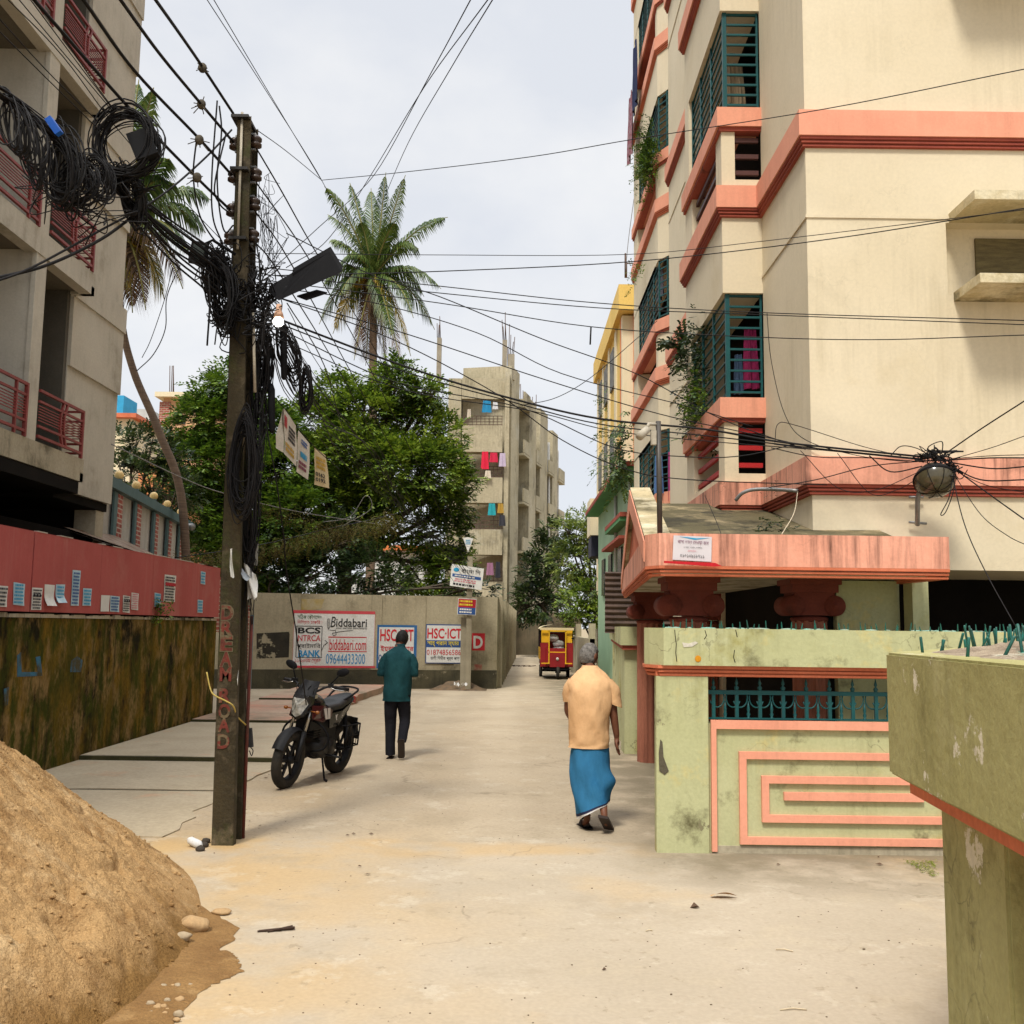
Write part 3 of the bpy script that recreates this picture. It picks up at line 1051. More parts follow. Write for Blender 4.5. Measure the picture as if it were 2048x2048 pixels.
mb.build('mortar_bed', mat('teal_splashed_mortar', (.16, .38, .31), (.30, .27, .20), scale=5, bump=.4, stain=(.03, .16, .12), stain_scale=5), GW)
for j in range(58):
    x = 1.22 + j * .058 + rnd.uniform(-.015, .015)
    y = GY + rnd.uniform(.02, .2)
    h = rnd.uniform(.035, .075)
    s = MB()
    s.tube([(x, y, 1.695), (x + rnd.uniform(-.012, .012), y + rnd.uniform(-.01, .01), 1.70 + h)], [.007, .003], 4, smooth=False)
    s.build('spike', GLASS, GW)

# ------------------------------------------------------------------ the nearer wall, close to the camera
NW = thing('boundary_wall', 'faded olive wall end with spikes on top, nearest at the right edge', 'wall', (1.6, 2.6, 0))
A, B, Cc, D, E_, F_ = (1.035, 2.8), (1.6, 3.7), (2.6, 5.3), (3.6, 5.3), (3.6, .7), (.82, .7)
mb = MB()
rnd = random.Random(2)
edge = []
for (p, q) in ((F_, A),):
    for i in range(15):
        t = i / 14
        edge.append((p[0] + (q[0] - p[0]) * t + rnd.uniform(-.004, .004), p[1] + (q[1] - p[1]) * t))
mb.prism(edge + [(1.07, 2.86), B, Cc, D, E_], 1.315, 1.64)
mb.build('coping', OLIVE, NW, bevel=.006)
mb = MB()
mb.prism([(.865, .72), (1.075, 2.76), (1.62, 3.62), (2.6, 5.2), (3.5, 5.2), (3.5, .72)], 1.27, 1.314)
mb.build('coping_moulding', TRIM_LT, NW)
mb = MB()
mb.prism([(1.045, 2.18), (1.105, 2.64), (1.5, 2.9), (1.5, 2.18)], 0, 1.269)
mb.build('pillar', OLIVE, NW, bevel=.008)
mb = MB()
mb.prism([(1.02, .75), (1.115, 2.17), (1.4, 2.17), (1.4, .75)], 0, 1.268)
mb.build('wall_panel', OLIVE, NW)
mb = MB()
mb.prism([(1.0, .8), (1.088, 2.03), (1.11, 2.03), (1.03, .8)], .4, .93)
mb.build('salmon_moulding', PINK_OLD, NW)
mb = MB()
rnd = random.Random(11)


def in_cap():
    while True:
        y = rnd.uniform(1.3, 5.2)
        lo = .86 + (y - .7) * .1 if y < 2.8 else 1.035 + (y - 2.8) * .63
        x = lo + rnd.uniform(.06, .62)
        if x < .53 * y + .1 and (y > 1.9 or rnd.random() < .5): return Vector((x, y, 1.64))


def bed(u, v):
    y = .8 + 4.4 * v
    lo = .90 + (y - .7) * .1 if y < 2.8 else 1.11 + (y - 2.8) * .62
    x = lo + (3.4 - lo) * u
    e = min(1, u * 9, v * 10 + .2, (1 - v) * 10)
    return Vector((x, y, 1.636 + e * (.022 + .030 * mnoise.noise(Vector((x * 7, y * 7, 0))) + .014 * mnoise.noise(Vector((x * 22, y * 22, 3))))))


mb.sheet(bed, 60, 90, smooth=False)
mb.build('mortar_bed', mat('rough_splashed_mortar', (.17, .125, .085), (.33, .26, .18), scale=9, bump=.8, bscale=40, stain=[(.035, .27, .21), (.45, .40, .30)], stain_scale=4.5, stain_lo=.56, stain_hi=.62), NW)
for j in range(96):
    p = in_cap()
    h = rnd.uniform(.035, .085)
    s = MB()
    ln = Vector((rnd.gauss(0, .013), rnd.gauss(0, .012), h))
    if j % 9 == 0: ln.x *= 1.6
    s.tube([p - Vector((0, 0, .015)), p + ln * .93, p + ln], [.0042, .0040, .003], 6, smooth=True)
    s.build('spike', GLASS, NW)
# ================================================================== unfinished concrete block on the left
LB = thing('apartment_building', 'raw grey concrete building with red balcony railings on the left', 'building', (-7.5, 12, 0))
NL = 5
mb = MB()
mb.box(-12, -6.35, 14.0, 15.85, 3.53, 18)
for k in range(NL):
    zb = 3.65 + 2.7 * k
    mb.box(-6.35, -6.31, 14.001, 15.86, zb + 1.65, zb + 2.66)
    mb.box(-6.35, -6.285, 14.001, 15.88, zb + 2.66, zb + 3.05)
mb.build('wall', CONC, LB)
for k in range(NL):
    zb = 3.65 + 2.7 * k
    b = MB()
    b.box(-6.22, -6.05, 1.0, 14.05, zb - .02, zb + .30)
    b.box(-6.349, -6.05, 13.95, 14.05, zb - .02, zb + .10)
    b.build('balcony_beam', CONC_OLD if k == 0 else CONC, LB)
    b = MB()
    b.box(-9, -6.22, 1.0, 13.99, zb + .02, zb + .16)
    b.build('floor_slab', mat('shaded_slab_concrete', (.17, .15, .11), (.12, .105, .08), scale=1, bump=.2), LB)  # slab colour darkened to carry the shade of the balcony ceilings
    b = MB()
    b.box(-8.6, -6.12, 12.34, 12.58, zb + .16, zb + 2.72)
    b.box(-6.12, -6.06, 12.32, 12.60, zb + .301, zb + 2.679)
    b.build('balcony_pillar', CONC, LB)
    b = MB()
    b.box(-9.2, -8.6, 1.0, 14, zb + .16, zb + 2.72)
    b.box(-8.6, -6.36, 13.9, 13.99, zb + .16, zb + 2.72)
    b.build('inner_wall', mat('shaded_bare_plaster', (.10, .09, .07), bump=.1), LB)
    for y0, y1 in ((3.0, 12.30), (12.62, 13.95)):
        r = MB()
        X = -6.05
        for dz, w in ((.96, .035), (.82, .03), (.50, .03), (.37, .035)):
            r.box(X - w / 2, X + w / 2, y0, y1, zb + dz - w / 2, zb + dz + w / 2)
        for j in range(6):
            r.box(X - .006, X + .006, y0, y1, zb + .57 + j * .037, zb + .582 + j * .037)
        r.box(X - .022, X + .022, y1 - .04, y1, zb + .30, zb + .975)
        if y0 < 10:
            for yy in (4.5, 6, 7.5, 9, 10.5, 12.0):
                r.box(X - .018, X + .018, yy, yy + .03, zb + .30, zb + .96)
        else:
            for s in (-.055, .055):
                yc = 13.34
                pts = [(X, yc + s + .05, zb + .36), (X, yc + s - .02, zb + .52), (X, yc + s - .05, zb + .60), (X, yc + s - .05, zb + .76), (X, yc + s + .01, zb + .88), (X, yc + s + .04, zb + .96)]
                for a, b2 in zip(pts, pts[1:]): r.beam(a, b2, .03, .035)
            for dz, w in ((.96, .03), (.82, .03), (.50, .03), (.37, .03)):
                r.box(-6.35, X, y1 - .03, y1, zb + dz - w / 2, zb + dz + w / 2)
            for j in range(6):
                r.box(-6.35, X, y1 - .02, y1 - .008, zb + .57 + j * .037, zb + .582 + j * .037)
        r.build('balcony_railing', REDRAIL, LB)
b = MB()
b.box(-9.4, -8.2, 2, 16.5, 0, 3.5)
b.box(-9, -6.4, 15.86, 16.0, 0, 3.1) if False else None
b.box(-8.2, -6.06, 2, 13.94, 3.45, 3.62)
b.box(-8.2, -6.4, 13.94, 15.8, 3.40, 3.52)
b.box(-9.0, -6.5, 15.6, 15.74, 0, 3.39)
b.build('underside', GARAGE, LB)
b = MB()
b.box(-6.75, -6.42, 15.45, 15.75, 0, 3.39)
b.build('column', CONC_OLD, LB)
b = MB()
b.box(-7.2, -7.0, 13.4, 13.6, 0, 3.39)
b.build('column', CONC_OLD, LB)
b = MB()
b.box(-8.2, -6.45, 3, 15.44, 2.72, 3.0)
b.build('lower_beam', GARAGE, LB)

# ================================================================== mossy wall with red boards
MW = thing('boundary_wall', 'mossy black-green roadside wall topped with brick red boards', 'wall', (-5.3, 12, 0))


def moss_mat():
    m = mat('mossy_render', (.07, .062, .010), (.20, .115, .016), scale=2.4, bump=.8, bscale=16,
            stain=[(.016, .014, .007), (.24, .155, .06), (.05, .055, .008)], stain_scale=1.7, stain_lo=.48, stain_hi=.60, streak=(.010, .010, .006), streak_amt=.8, fine=.25, squash=(1, 1, .55), spec=.04)
    return m


MOSS = moss_mat()
mb = MB()
rnd = random.Random(3)
mb.box(-5.5, -5.25, 1.5, 18.1, 0, 1.72)
mb.build('wall_base', MOSS, MW)
mb = MB()
for i in range(90):
    y = 2 + i * .178
    mb.box(-5.52, -5.235 + rnd.uniform(-.015, .02), y, y + .176, 1.722, 1.752 + rnd.uniform(0, .02))
mb.build('wall_ledge', CONC_OLD, MW)
seams = [1.5, 4.3, 7.0, 9.7, 12.42, 14.15, 15.85, 17.1, 18.08]
seams[4] = PX(60, 1100, -5.22).y
seams[5] = PX(188, 1110, -5.22).y
seams[6] = PX(287, 1110, -5.22).y
seams[7] = PX(361, 1110, -5.22).y
for a, b_ in zip(seams, seams[1:]):
    b = MB()
    gap = .03 if abs(b_ - seams[4]) < .01 else .006
    b.box(-5.27, -5.215, a, b_ - gap, 1.785, 2.66)
    b.build('red_board', REDWALL, MW)
b = MB()
b.box(-5.30, -5.272, 2, 18.0, 1.715, 2.6)
b.build('backing_frame', GARAGE, MW)
b = MB()
for i in range(16):
    y = 9 + rnd.random() * 9
    b.box(-5.262, -5.21, y, y + rnd.uniform(.2, .6), 2.661, 2.672)
b.build('chipped_edge', CONC, MW)
BLUEP = mat('faded_blue_paint', (.035, .15, .24), (.05, .10, .13), scale=6, stain=(.06, .05, .02), stain_scale=4, stain_lo=.45, stain_hi=.6)
for pts in ([(33, 1237), (40, 1230), (41, 1268), (72, 1268), (68, 1240), (76, 1238), (80, 1275), (33, 1277)], [(133, 1268), (135, 1247), (146, 1238), (156, 1246), (153, 1268)], [(8, 1300), (17, 1296), (15, 1330), (9, 1332)]):
    q = [PX(x, y, -5.245) for x, y in pts]
    b = MB()
    b.extr(q, (-.006, 0, 0))
    b.build('painted_mark', BLUEP, MW)

# posters pasted on the boards
PAPER = mat('white_paper', (.66, .65, .60), (.58, .57, .53), scale=6, bump=.1, fine=.03)
PAPERB = mat('pale_blue_paper', (.36, .52, .60), (.50, .62, .66), scale=5, bump=.1, fine=.03)
INK = mat('black_ink', (.02, .02, .025), bump=0, fine=0)
INKB = mat('blue_ink', (.03, .09, .28), bump=0, fine=0)
INKR = mat('red_ink', (.42, .02, .03), bump=0, fine=0)
INKP = mat('pink_ink', (.62, .22, .26), bump=0, fine=0)
INKC = mat('cyan_ink', (.03, .30, .52), bump=0, fine=0)


def dashes(mb, o, ux, uz, w, h, rows, rnd, fill=.8, dense=.55):
    """rows of tiny marks that stand for print too small to read"""
    ux, uz = Vector(ux), Vector(uz)
    nn = ux.cross(uz).normalized() * .0015
    for r in range(rows):
        x = w * rnd.uniform(.02, .1)
        rh = h / rows
        z = h - (r + .8) * rh
        while x < w * fill:
            l = rnd.uniform(.03, .13) * w
            l = min(l, w * .97 - x)
            if l < .01 * w: break
            a = Vector(o) + ux * x + uz * z + nn
            mb.add([a, a + ux * l, a + ux * l + uz * rh * dense, a + uz * rh * dense], [(0, 1, 2, 3)])
            x += l + w * .025


posters = [((-8, 1106, 15, 1145), PAPER, INK, 'white paper bill cut by the left frame edge', 5),
           ((24, 1100, 48, 1141), PAPERB, INKC, 'pale blue bill left of the wide gap between the boards', 6),
           ((58, 1110, 80, 1151), PAPER, INK, 'white bill with black portraits right of the wide board gap', 7),
           ((82, 1104, 103, 1143), PAPER, None, 'blank white bill peeling off beside the blue bill', 0),
           ((103, 1104, 122, 1138), PAPERB, INKC, 'pale blue bill touching the peeling blank one', 5),
           ((133, 1077, 152, 1143), PAPERB, INKB, 'tall blue and white bill, the longest on the boards', 10),
           ((155, 1111, 173, 1143), PAPERB, INKC, 'small blue bill right of the longest bill', 5),
           ((189, 1124, 207, 1154), PAPER, None, 'plain white bill just right of the second board seam', 0),
           ((207, 1125, 226, 1154), PAPERB, INKB, 'blue patterned bill touching the plain white bill', 5),
           ((231, 1124, 246, 1155), PAPER, INK, 'white bill with portraits beside the pink printed one', 7),
           ((247, 1119, 262, 1150), PAPER, INKP, 'white bill with pink print', 7),
           ((291, 1119, 304, 1145), PAPERB, INKC, 'blue bill partly behind the small wall plant', 4),
           ((308, 1087, 332, 1136), PAPER, INK, 'large white notice with a red band above the wall plant', 9),
           ((378, 1079, 388, 1102), PAPERB, INKC, 'upper of two little blue bills near the pole', 4),
           ((372, 1132, 383, 1156), PAPERB, INKC, 'lower of two little blue bills near the pole', 4)]
for (x0, y0, x1, y1), m, ink, lab, rows in posters:
    rr = random.Random(lab)
    mb = MB()
    a, b = PX(x0, y1, -5.21), PX(x1, y0, -5.21)
    c = PX(x1, y1, -5.21)
    zl, zh = (a.z + c.z) / 2, b.z
    ya, yb = a.y, b.y
    curl = .10 if 'peeling' in lab else .012
    tl = rr.uniform(-.012, .012)

    def fn(u, v):
        return Vector((-5.213 + .004 + curl * max(0, .45 - v) ** 1.5 * (1.5 if curl > .05 else .6) + .002 * math.sin(u * 9 + v * 5), ya + (yb - ya) * u + tl * v, zl + (zh - zl) * v + tl * u))
    mb.sheet(fn, 8, 8)
    o = single('poster', mb, m, lab, 'poster', 'bills pasted on the red boards')
    if ink:
        k = MB()
        w, h = yb - ya, zh - zl
        dashes(k, (-5.203 + curl * .04, ya + tl * .5, zl + .03 * h), (0, 1, 0), (0, 0, 1), w, h * .93, rows, rr)
        pr = k.build('printing', ink, o)
        if 'red band' in lab:
            k = MB()
            k.quad((-5.2005, ya + .03, zl + .60 * h), (-5.2005, yb - .02, zl + .60 * h), (-5.2005, yb - .02, zl + .72 * h), (-5.2005, ya + .03, zl + .72 * h))
            k.build('red_band', INKR, o)
        if 'portraits' in lab:
            k = MB()
            for j in range(3):
                k.ball((-5.2015, ya + w * (.2 + .3 * j), zl + h * .66), .001, w * .11, h * .07, 8, 6)
            k.build('portrait', INK, o)

# ------------------------------------------------------------------ low shed, lean-to and globe lamps behind the boards
SH = thing('shed', 'grey corrugated shed with brick piers and cream globe lamps along its roof edge', 'shed', (-7.3, 20, 0))
SA, SB = Vector((-6.82, 16.9, 0)), Vector((-7.9, 24.6, 0))
SD = (SB - SA).normalized()
SN = Vector((SD.y, -SD.x, 0))


def shed_t(px):
    # where the picture column px meets the shed's front
    d = ray(px, 1000)
    den = d.x * SD.y - d.y * SD.x
    t = (SA.x * d.y - SA.y * d.x) / (d.x * SD.y - d.y * SD.x) * 1.0
    # solve SA + s*SD = k*d
    s_ = (SA.y * d.x - SA.x * d.y) / (SD.x * d.y - SD.y * d.x)
    return s_


UZ0 = Vector((0, 0, 1))
TEALG = mat('grey_green_steel', (.10, .16, .165), (.08, .13, .135), scale=4, rough=.5, bump=.05)
ZT = 4.12
b = MB()
b.beam(SA - SD * .6 + Vector((0, 0, ZT - .09)), SB + Vector((0, 0, ZT - .09)), .16, .18)
b.build('roof_beam', TEALG, SH)
cor = MB()


def corr(u, v):
    s_ = -.6 + u * ((SB - SA).length + .4)
    p = SA + SD * s_ - SN * .07 + SN * (.018 * math.sin(s_ * 2 * math.pi / .09))
    return Vector((p.x, p.y, 1.2 + (ZT - 1.3) * v))


cor.sheet(corr, 380, 1, smooth=True)
cor.build('corrugated_panel', mat('white_corrugated_tin', (.50, .48, .43), (.42, .40, .35), scale=2, rough=.6, bump=.05, streak=(.2, .15, .1), streak_amt=.3), SH)
for a, b_, c_ in ((211, 217, 226.5), (251, 255, 263), (287, 291, 296.5), (313.5, 317, 322.5), (337, 339, 343)):
    s0, s1, s2 = shed_t(a), shed_t(b_), shed_t(c_)
    q = MB()
    q.obox(SA + SD * (s0 + s1) / 2 + Vector((0, 0, (ZT + .8) / 2)), SD, SN, UZ0, max(.04, (s1 - s0) * .5), .02, (ZT - 1.2) / 2)
    q.build('steel_post', TEALG, SH)
    q = MB()
    q.obox(SA + SD * (s1 + s2) / 2 + Vector((0, 0, 2.4)), SD, SN, (0, 0, 1), (s2 - s1) / 2, .025, 1.5)
    q.build('brick_pier', BRICK, SH)
GLOBE = mat('cream_globe', (.80, .58, .25), (.74, .52, .21), scale=3, rough=.35, bump=0, fine=.02)
for px in (219, 252.5, 287, 313.5, 339):
    p = SA + SD * shed_t(px) + Vector((0, 0, ZT))
    q = MB()
    q.ball(p + Vector((0, 0, .12)), .082)
    gl_ = q.build('globe_lamp', GLOBE, SH)
    q = MB()
    q.cyl(p, p + Vector((0, 0, .05)), .055, n=12)
    q.build('lamp_base', TEALG, gl_)
q = MB()
p = SA + SD * shed_t(343) + Vector((.1, -.1, 3.95))
q.tube([p, p + Vector((.22, -.1, -.06))], [.03, .09], 10)
single('flood_lamp', q, STEEL, 'small grey floodlight at the end of the shed roof', 'lamp')

LT = thing('lean_to', 'low brick lean-to with a rusty tin roof behind the red boards', 'shed', (-6.2, 17, 0))
b = MB()
b.add([PY(120, 994, 14.6), PY(215, 1010, 17.2), PY(300, 1050, 18.6), PY(330, 1072, 16.6), PY(255, 1040, 15.2)], [(4, 3, 2, 1, 0)])
b.add([p - Vector((0, 0, .03)) for p in b.v[:5]], [(0, 1, 2, 3, 4)])
b.build('tin_roof', mat('rusty_tin', (.13, .075, .045), (.26, .20, .15), scale=4, bump=.3), LT)
b = MB()
b.box(-6.2, -6.0, 15.2, 21, 1.5, 2.62)
b.build('brick_wall', BRICK, LT)
b = MB()
b.add([PY(258, 1045, 16.5), PY(300, 1048, 17.5), PY(345, 1077, 17.4), PY(278, 1070, 16.6)], [(0, 3, 2, 1)])
b.add([p - Vector((0, 0, .03)) for p in b.v[:4]], [(0, 1, 2, 3)])
b.build('cement_sheet', CONC, LT)

# ================================================================== concrete wall across the lane's left side, with painted adverts
CWA, CWB = Vector((-7.6, 26.03, 0)), Vector((-.36, 27.55, 0))
CWD = (CWB - CWA).normalized()
CWN = Vector((CWD.y, -CWD.x, 0))          # towards the camera
CW = thing('boundary_wall', 'grey concrete wall painted with tuition adverts across the left of the lane', 'wall', (-3.5, 27, 0))
UZ = Vector((0, 0, 1))


def CWp(px, py, off=0.0):
    d = ray(px, py)
    o = Vector((0, 0, EYE))
    a = CWA + CWN * off
    t = (a - o).dot(CWN) / d.dot(CWN)
    return o + d * t


WT = 2.47
b = MB()
b.prism([(CWA.x, CWA.y), (CWB.x, CWB.y), (CWB.x + .02, CWB.y + .25), (CWA.x, CWA.y + .22)], 0, WT)
b.prism([(CWB.x - .2, CWB.y + .25), (CWB.x + .02, CWB.y + .25), (.22, 54), (0, 54)], 0, WT)
b.build('wall', CONC_OLD if False else mat('weathered_wall_render', (.36, .315, .215), (.29, .25, .165), scale=1.0, bump=.3, bscale=10, stain=[(.17, .145, .085), (.06, .05, .03)], stain_scale=.55, stain_lo=.56, stain_hi=.74, streak=(.12, .10, .06), streak_amt=.5), CW)
b = MB()
b.prism([(CWA + CWN * .02).to_tuple()[:2], (CWB + CWN * .02).to_tuple()[:2], (CWB + CWN * -.01).to_tuple()[:2], (CWA - CWN * .01).to_tuple()[:2]], 0, .50)
b.build('plinth', mat('black_mould_plinth', (.03, .027, .016), (.075, .065, .036), scale=1.4, bump=.5, streak=(.02, .02, .01), streak_amt=.8, stain=(.33, .28, .18), stain_scale=2, stain_lo=.62, stain_hi=.72), CW)
for px in (556, 710, 793, 866):
    c = CWp(px, 1200)
    b = MB()
    b.obox(Vector((c.x, c.y, (WT + .5) / 2)), CWD, CWN, UZ, .13, .025, (WT - .51) / 2)
    b.build('pilaster', mat('weathered_wall_render', (0, 0, 0)), CW)
for i in range(17):
    y = 28 + i * 1.55
    t = (y - 27.8) / 26.2
    b = MB()
    b.box(CWB.x + .02 + t * .56, CWB.x + .13 + t * .56, y, y + .3, 0, WT + .02)
    b.build('pilaster', mat('weathered_wall_render', (0, 0, 0)), CW)
b = MB()
q = [CWp(x, y, .004) for x, y in ((484, 1195), (545, 1192), (549, 1205), (546, 1240), (484, 1243))]
b.extr(q, -CWN * .006)
b.build('damp_patch', mat('black_mould', (.018, .016, .011), (.035, .03, .02), scale=3, bump=.4, stain=(.31, .27, .18), stain_scale=2.2, stain_lo=.52, stain_hi=.56), CW)
b = MB()
q = [CWp(x, y, .004) for x, y in ((558, 1130), (612, 1130), (606, 1148), (585, 1151), (562, 1150))]
b.extr(q, -CWN * .006)
b.build('lichen_patch', mat('yellow_lichen', (.30, .21, .035), (.33, .28, .17), scale=3, bump=.4), CW)

WHITEP = mat('white_wall_paint', (.60, .60, .58), (.54, .54, .51), scale=2, bump=.15, bscale=14, stain=(.40, .37, .30), stain_scale=1.5, stain_lo=.6, stain_hi=.8)
BOARDB = mat('blue_wall_paint', (.03, .12, .30), (.025, .10, .24), scale=3, bump=.1)
REDP = mat('red_wall_paint', (.50, .025, .035), (.42, .02, .03), scale=3, bump=.1)
REDF = mat('rose_wall_paint', (.52, .05, .07), (.45, .06, .07), scale=3, bump=.1)
BLKP = mat('black_wall_paint', (.02, .02, .02), bump=.1)
BLUL = mat('sky_blue_wall_paint', (.03, .24, .48), bump=.1)
BLUD = mat('ink_blue_wall_paint', (.025, .07, .22), bump=.1)
YELP = mat('yellow_wall_paint', (.70, .56, .04), bump=.1)
GRNP = mat('dark_green_wall_paint', (.03, .09, .03), bump=.1)


def zP(zx, zy):
    return 483 + zx * .25, 966 + zy * .25


def panel(x0, y0, x1, y1, off, m, name, parent):
    a, b = CWp(*zP(x0, y1), off), CWp(*zP(x1, y0), off)
    q = MB()
    c = (a + b) / 2
    q.obox(c - CWN * .003, CWD, CWN, UZ, (Vector((b.x - a.x, b.y - a.y, 0))).length / 2, .003, (b.z - a.z) / 2)
    return q.build(name, m, parent)


def lettering(body, x0, y0, x1, y1, off, m, parent, shear=0, bold=0):
    a, b = CWp(*zP(x0, y1), off), CWp(*zP(x1, y0), off)
    k = text_mesh(body, Vector((b.x - a.x, b.y - a.y, 0)).length, b.z - a.z, a, CWD, UZ, shear=shear, bold=bold)
    return k.build('lettering', m, parent)


def strokes(pts, w, m, parent, name, off=.012):
    q = MB()
    for a, b in zip(pts, pts[1:]):
        q.beam(CWp(*zP(*a), off), CWp(*zP(*b), off), .003, w, up=CWN.cross(Vector((0, 0, 1))) if False else UZ)
    return q.build(name, m, parent)


def frame(x0, y0, x1, y1, w, off, m, parent, name='border'):
    for a, b, c, d in ((x0, y0, x1, y0 + w), (x0, y1 - w, x1, y1), (x0, y0 + w, x0 + w, y1 - w), (x1 - w, y0 + w, x1, y1 - w)):
        panel(a, b, c, d, off, m, name, parent)


ad = panel(275, 750, 900, 1175, .032, WHITEP, 'painted_advert', CW)
frame(275, 750, 900, 1175, 13, .036, REDF, ad)
lettering('সঠিক কৌশলে=', 312, 772, 496, 806, .036, GRNP, ad)
lettering('নিশ্চিত চাকরি !', 312, 815, 500, 850, .036, REDP, ad)
frame(303, 860, 497, 1100, 3, .036, BLKP, ad, 'rule')
lettering('BCS', 316, 872, 488, 916, .036, BLKP, ad, bold=.03)
lettering('NTRCA', 316, 930, 488, 974, .036, REDP, ad, bold=.01)
lettering('প্রাইমারি', 306, 988, 488, 1036, .036, BLKP, ad)
lettering('BANK', 318, 1043, 486, 1095, .036, BLUL, ad, bold=.03)
lettering('১১-২০তম গ্রেড', 292, 1106, 490, 1146, .036, REDP, ad)
lettering('B', 562, 790, 602, 868, .036, BLKP, ad, shear=.2)
lettering('iddabari', 604, 806, 838, 866, .036, BLKP, ad, bold=.012)
lettering('your success benchmark', 600, 868, 838, 888, .036, BLKP, ad, shear=.3)
strokes([(540, 805), (538, 865), (547, 888), (557, 865), (557, 805)], .012, BLKP, ad, 'pencil_mark', .037)
strokes([(548, 800), (548, 885)], .01, BLKP, ad, 'pencil_mark', .037)
strokes([(555, 890), (600, 895), (605, 925), (585, 935), (575, 915), (640, 902), (730, 893)], .012, BLKP, ad, 'flourish', .037)
frame(545, 943, 835, 1055, 4, .036, REDP, ad, 'rule')
lettering('biddabari.com', 553, 960, 832, 1042, .036, REDP, ad, bold=.005)
lettering('09644433300', 526, 1072, 824, 1146, .036, BLUL, ad)
strokes([(492, 1055), (510, 1010), (538, 985)], .014, BLKP, ad, 'arrow', .037)
strokes([(520, 968), (540, 985), (522, 1003)], .014, BLKP, ad, 'arrow', .037)
ad = panel(908, 855, 1216, 1180, .032, BOARDB, 'painted_advert', CW)
panel(922, 872, 1194, 1180, .036, WHITEP, 'ground_coat', ad)
lettering('HSC-ICT', 936, 886, 1190, 974, .040, REDP, ad, bold=.02)
lettering('ইমরান স্যার', 938, 1004, 1190, 1062, .040, REDP, ad, bold=.01)
lettering('0', 924, 1075, 950, 1130, .040, BLUD, ad)
ad = panel(1278, 850, 1562, 1142, .032, BLUD, 'painted_advert', CW)
panel(1284, 858, 1556, 1136, .036, WHITEP, 'ground_coat', ad)
lettering('HSC·ICT', 1292, 880, 1552, 954, .040, REDP, ad, bold=.02)
panel(1286, 970, 1546, 1020, .039, BLUD, 'blue_strip', ad)
lettering('শাহ্ পরান স্যার', 1292, 976, 1532, 1016, .043, YELP, ad, bold=.01)
lettering('01874856586', 1288, 1040, 1546, 1078, .040, REDP, ad)
lettering('রাণী দিঘীর পূর্ব পাড়', 1316, 1086, 1536, 1122, .040, BLKP, ad)
ad = panel(1628, 915, 1728, 1045, .004, REDP, 'painted_advert', CW)
lettering('D', 1640, 935, 1712, 1030, .008, WHITEP, ad, bold=.03)
panel(1645, 1150, 1706, 1202, .005, mat('faded_red_paint', (.28, .08, .06), (.33, .24, .16), scale=9), 'faded_mark', CW)

# gate and brick pier at the near end of that wall
GT = thing('gate', 'blue grey sheet metal gate by a brick pier behind the pole', 'gate', (-6.0, 23.9, 0))
b = MB()
a, c = PY(467, 1290, 23.9), PY(479, 1160, 23.9)
b.box(a.x, c.x + .0, 23.88, 23.93, .16, c.z)
b.build('gate_leaf', mat('blue_grey_enamel', (.13, .20, .22), (.10, .16, .18), scale=3, rough=.5), GT)
b = MB()
a, c = PY(446, 1290, 23.4), PY(465, 1150, 23.4)
b.box(a.x, c.x, 23.3, 23.7, 0, c.z + .1)
b.build('brick_pier', BRICK, GT)

# ------------------------------------------------------------------ sign post at the corner
POST = mat('old_concrete_post', (.29, .255, .18), (.22, .19, .13), scale=2, bump=.3, streak=(.08, .07, .05), streak_amt=.5)
SY = 27.0
for i, (xa, xb, yt, yb, lab) in enumerate(((868, 879, 1165, 1288, 'short pale concrete post left of the sign post'), (878, 888, 1050, 1294, 'tall concrete post carrying two signs at the wall corner'))):
    a, b_ = PZ(xa, yb), PZ(xb, yb)
    Yp = 26.9 - .15 * i
    a, b_, c = PY(xa, yb, Yp), PY(xb, yb, Yp), PY((xa + xb) / 2, yt, Yp)
    q = MB()
    q.box(a.x, b_.x, Yp - .09, Yp + .09, 0, c.z)
    single('sign_post', q, POST, lab, 'post')


def flat_sign(name, label, cat, corners, Y, m, thick=.03):
    P4 = [PY(x, y, Y) for x, y in corners]      # lower left, lower right, upper right, upper left
    q = MB()
    q.extr(P4[::1], (0, thick, 0))
    o = single(name, q, m, label, cat)
    ux = (P4[1] - P4[0]).normalized()
    uz = (P4[3] - P4[0]).normalized()
    return o, P4[0], ux, uz, (P4[1] - P4[0]).length, (P4[3] - P4[0]).length


SIGNW = mat('white_sign_paint', (.68, .68, .64), bump=0, fine=.02)
o, O0, ux, uz, w, h = flat_sign('sign_board', 'tilted white sign board in Bengali on the tall post', 'sign', [zP(1462, 555), zP(1702, 590), zP(1720, 428), zP(1478, 392)], 26.6, SIGNW)
E0 = Vector((0, -.004, 0))
text_mesh('বাংলা শি', w * .6, h * .25, O0 + ux * w * .32 + uz * h * .66 + E0, ux, uz).build('lettering', INK, o)
k = MB()
k.add([O0 + ux * w * .05 + uz * h * .44 + E0, O0 + ux * w * .95 + uz * h * .44 + E0, O0 + ux * w * .95 + uz * h * .58 + E0, O0 + ux * w * .05 + uz * h * .58 + E0], [(0, 1, 2, 3)])
k.build('blue_strip', INKB, o)
k = MB()
dashes(k, O0 + ux * w * .1 + uz * h * .46 + E0 * 1.5, ux, uz, w * .8, h * .10, 1, random.Random(1))
k.build('lettering', SIGNW, o)
k = MB()
dashes(k, O0 + ux * w * .06 + uz * h * .22 + E0, ux, uz, w * .9, h * .18, 2, random.Random(2))
k.build('lettering', INKP, o)
k = MB()
dashes(k, O0 + ux * w * .06 + uz * h * .04 + E0, ux, uz, w * .9, h * .16, 1, random.Random(3))
k.build('lettering', INK, o)
k = MB()
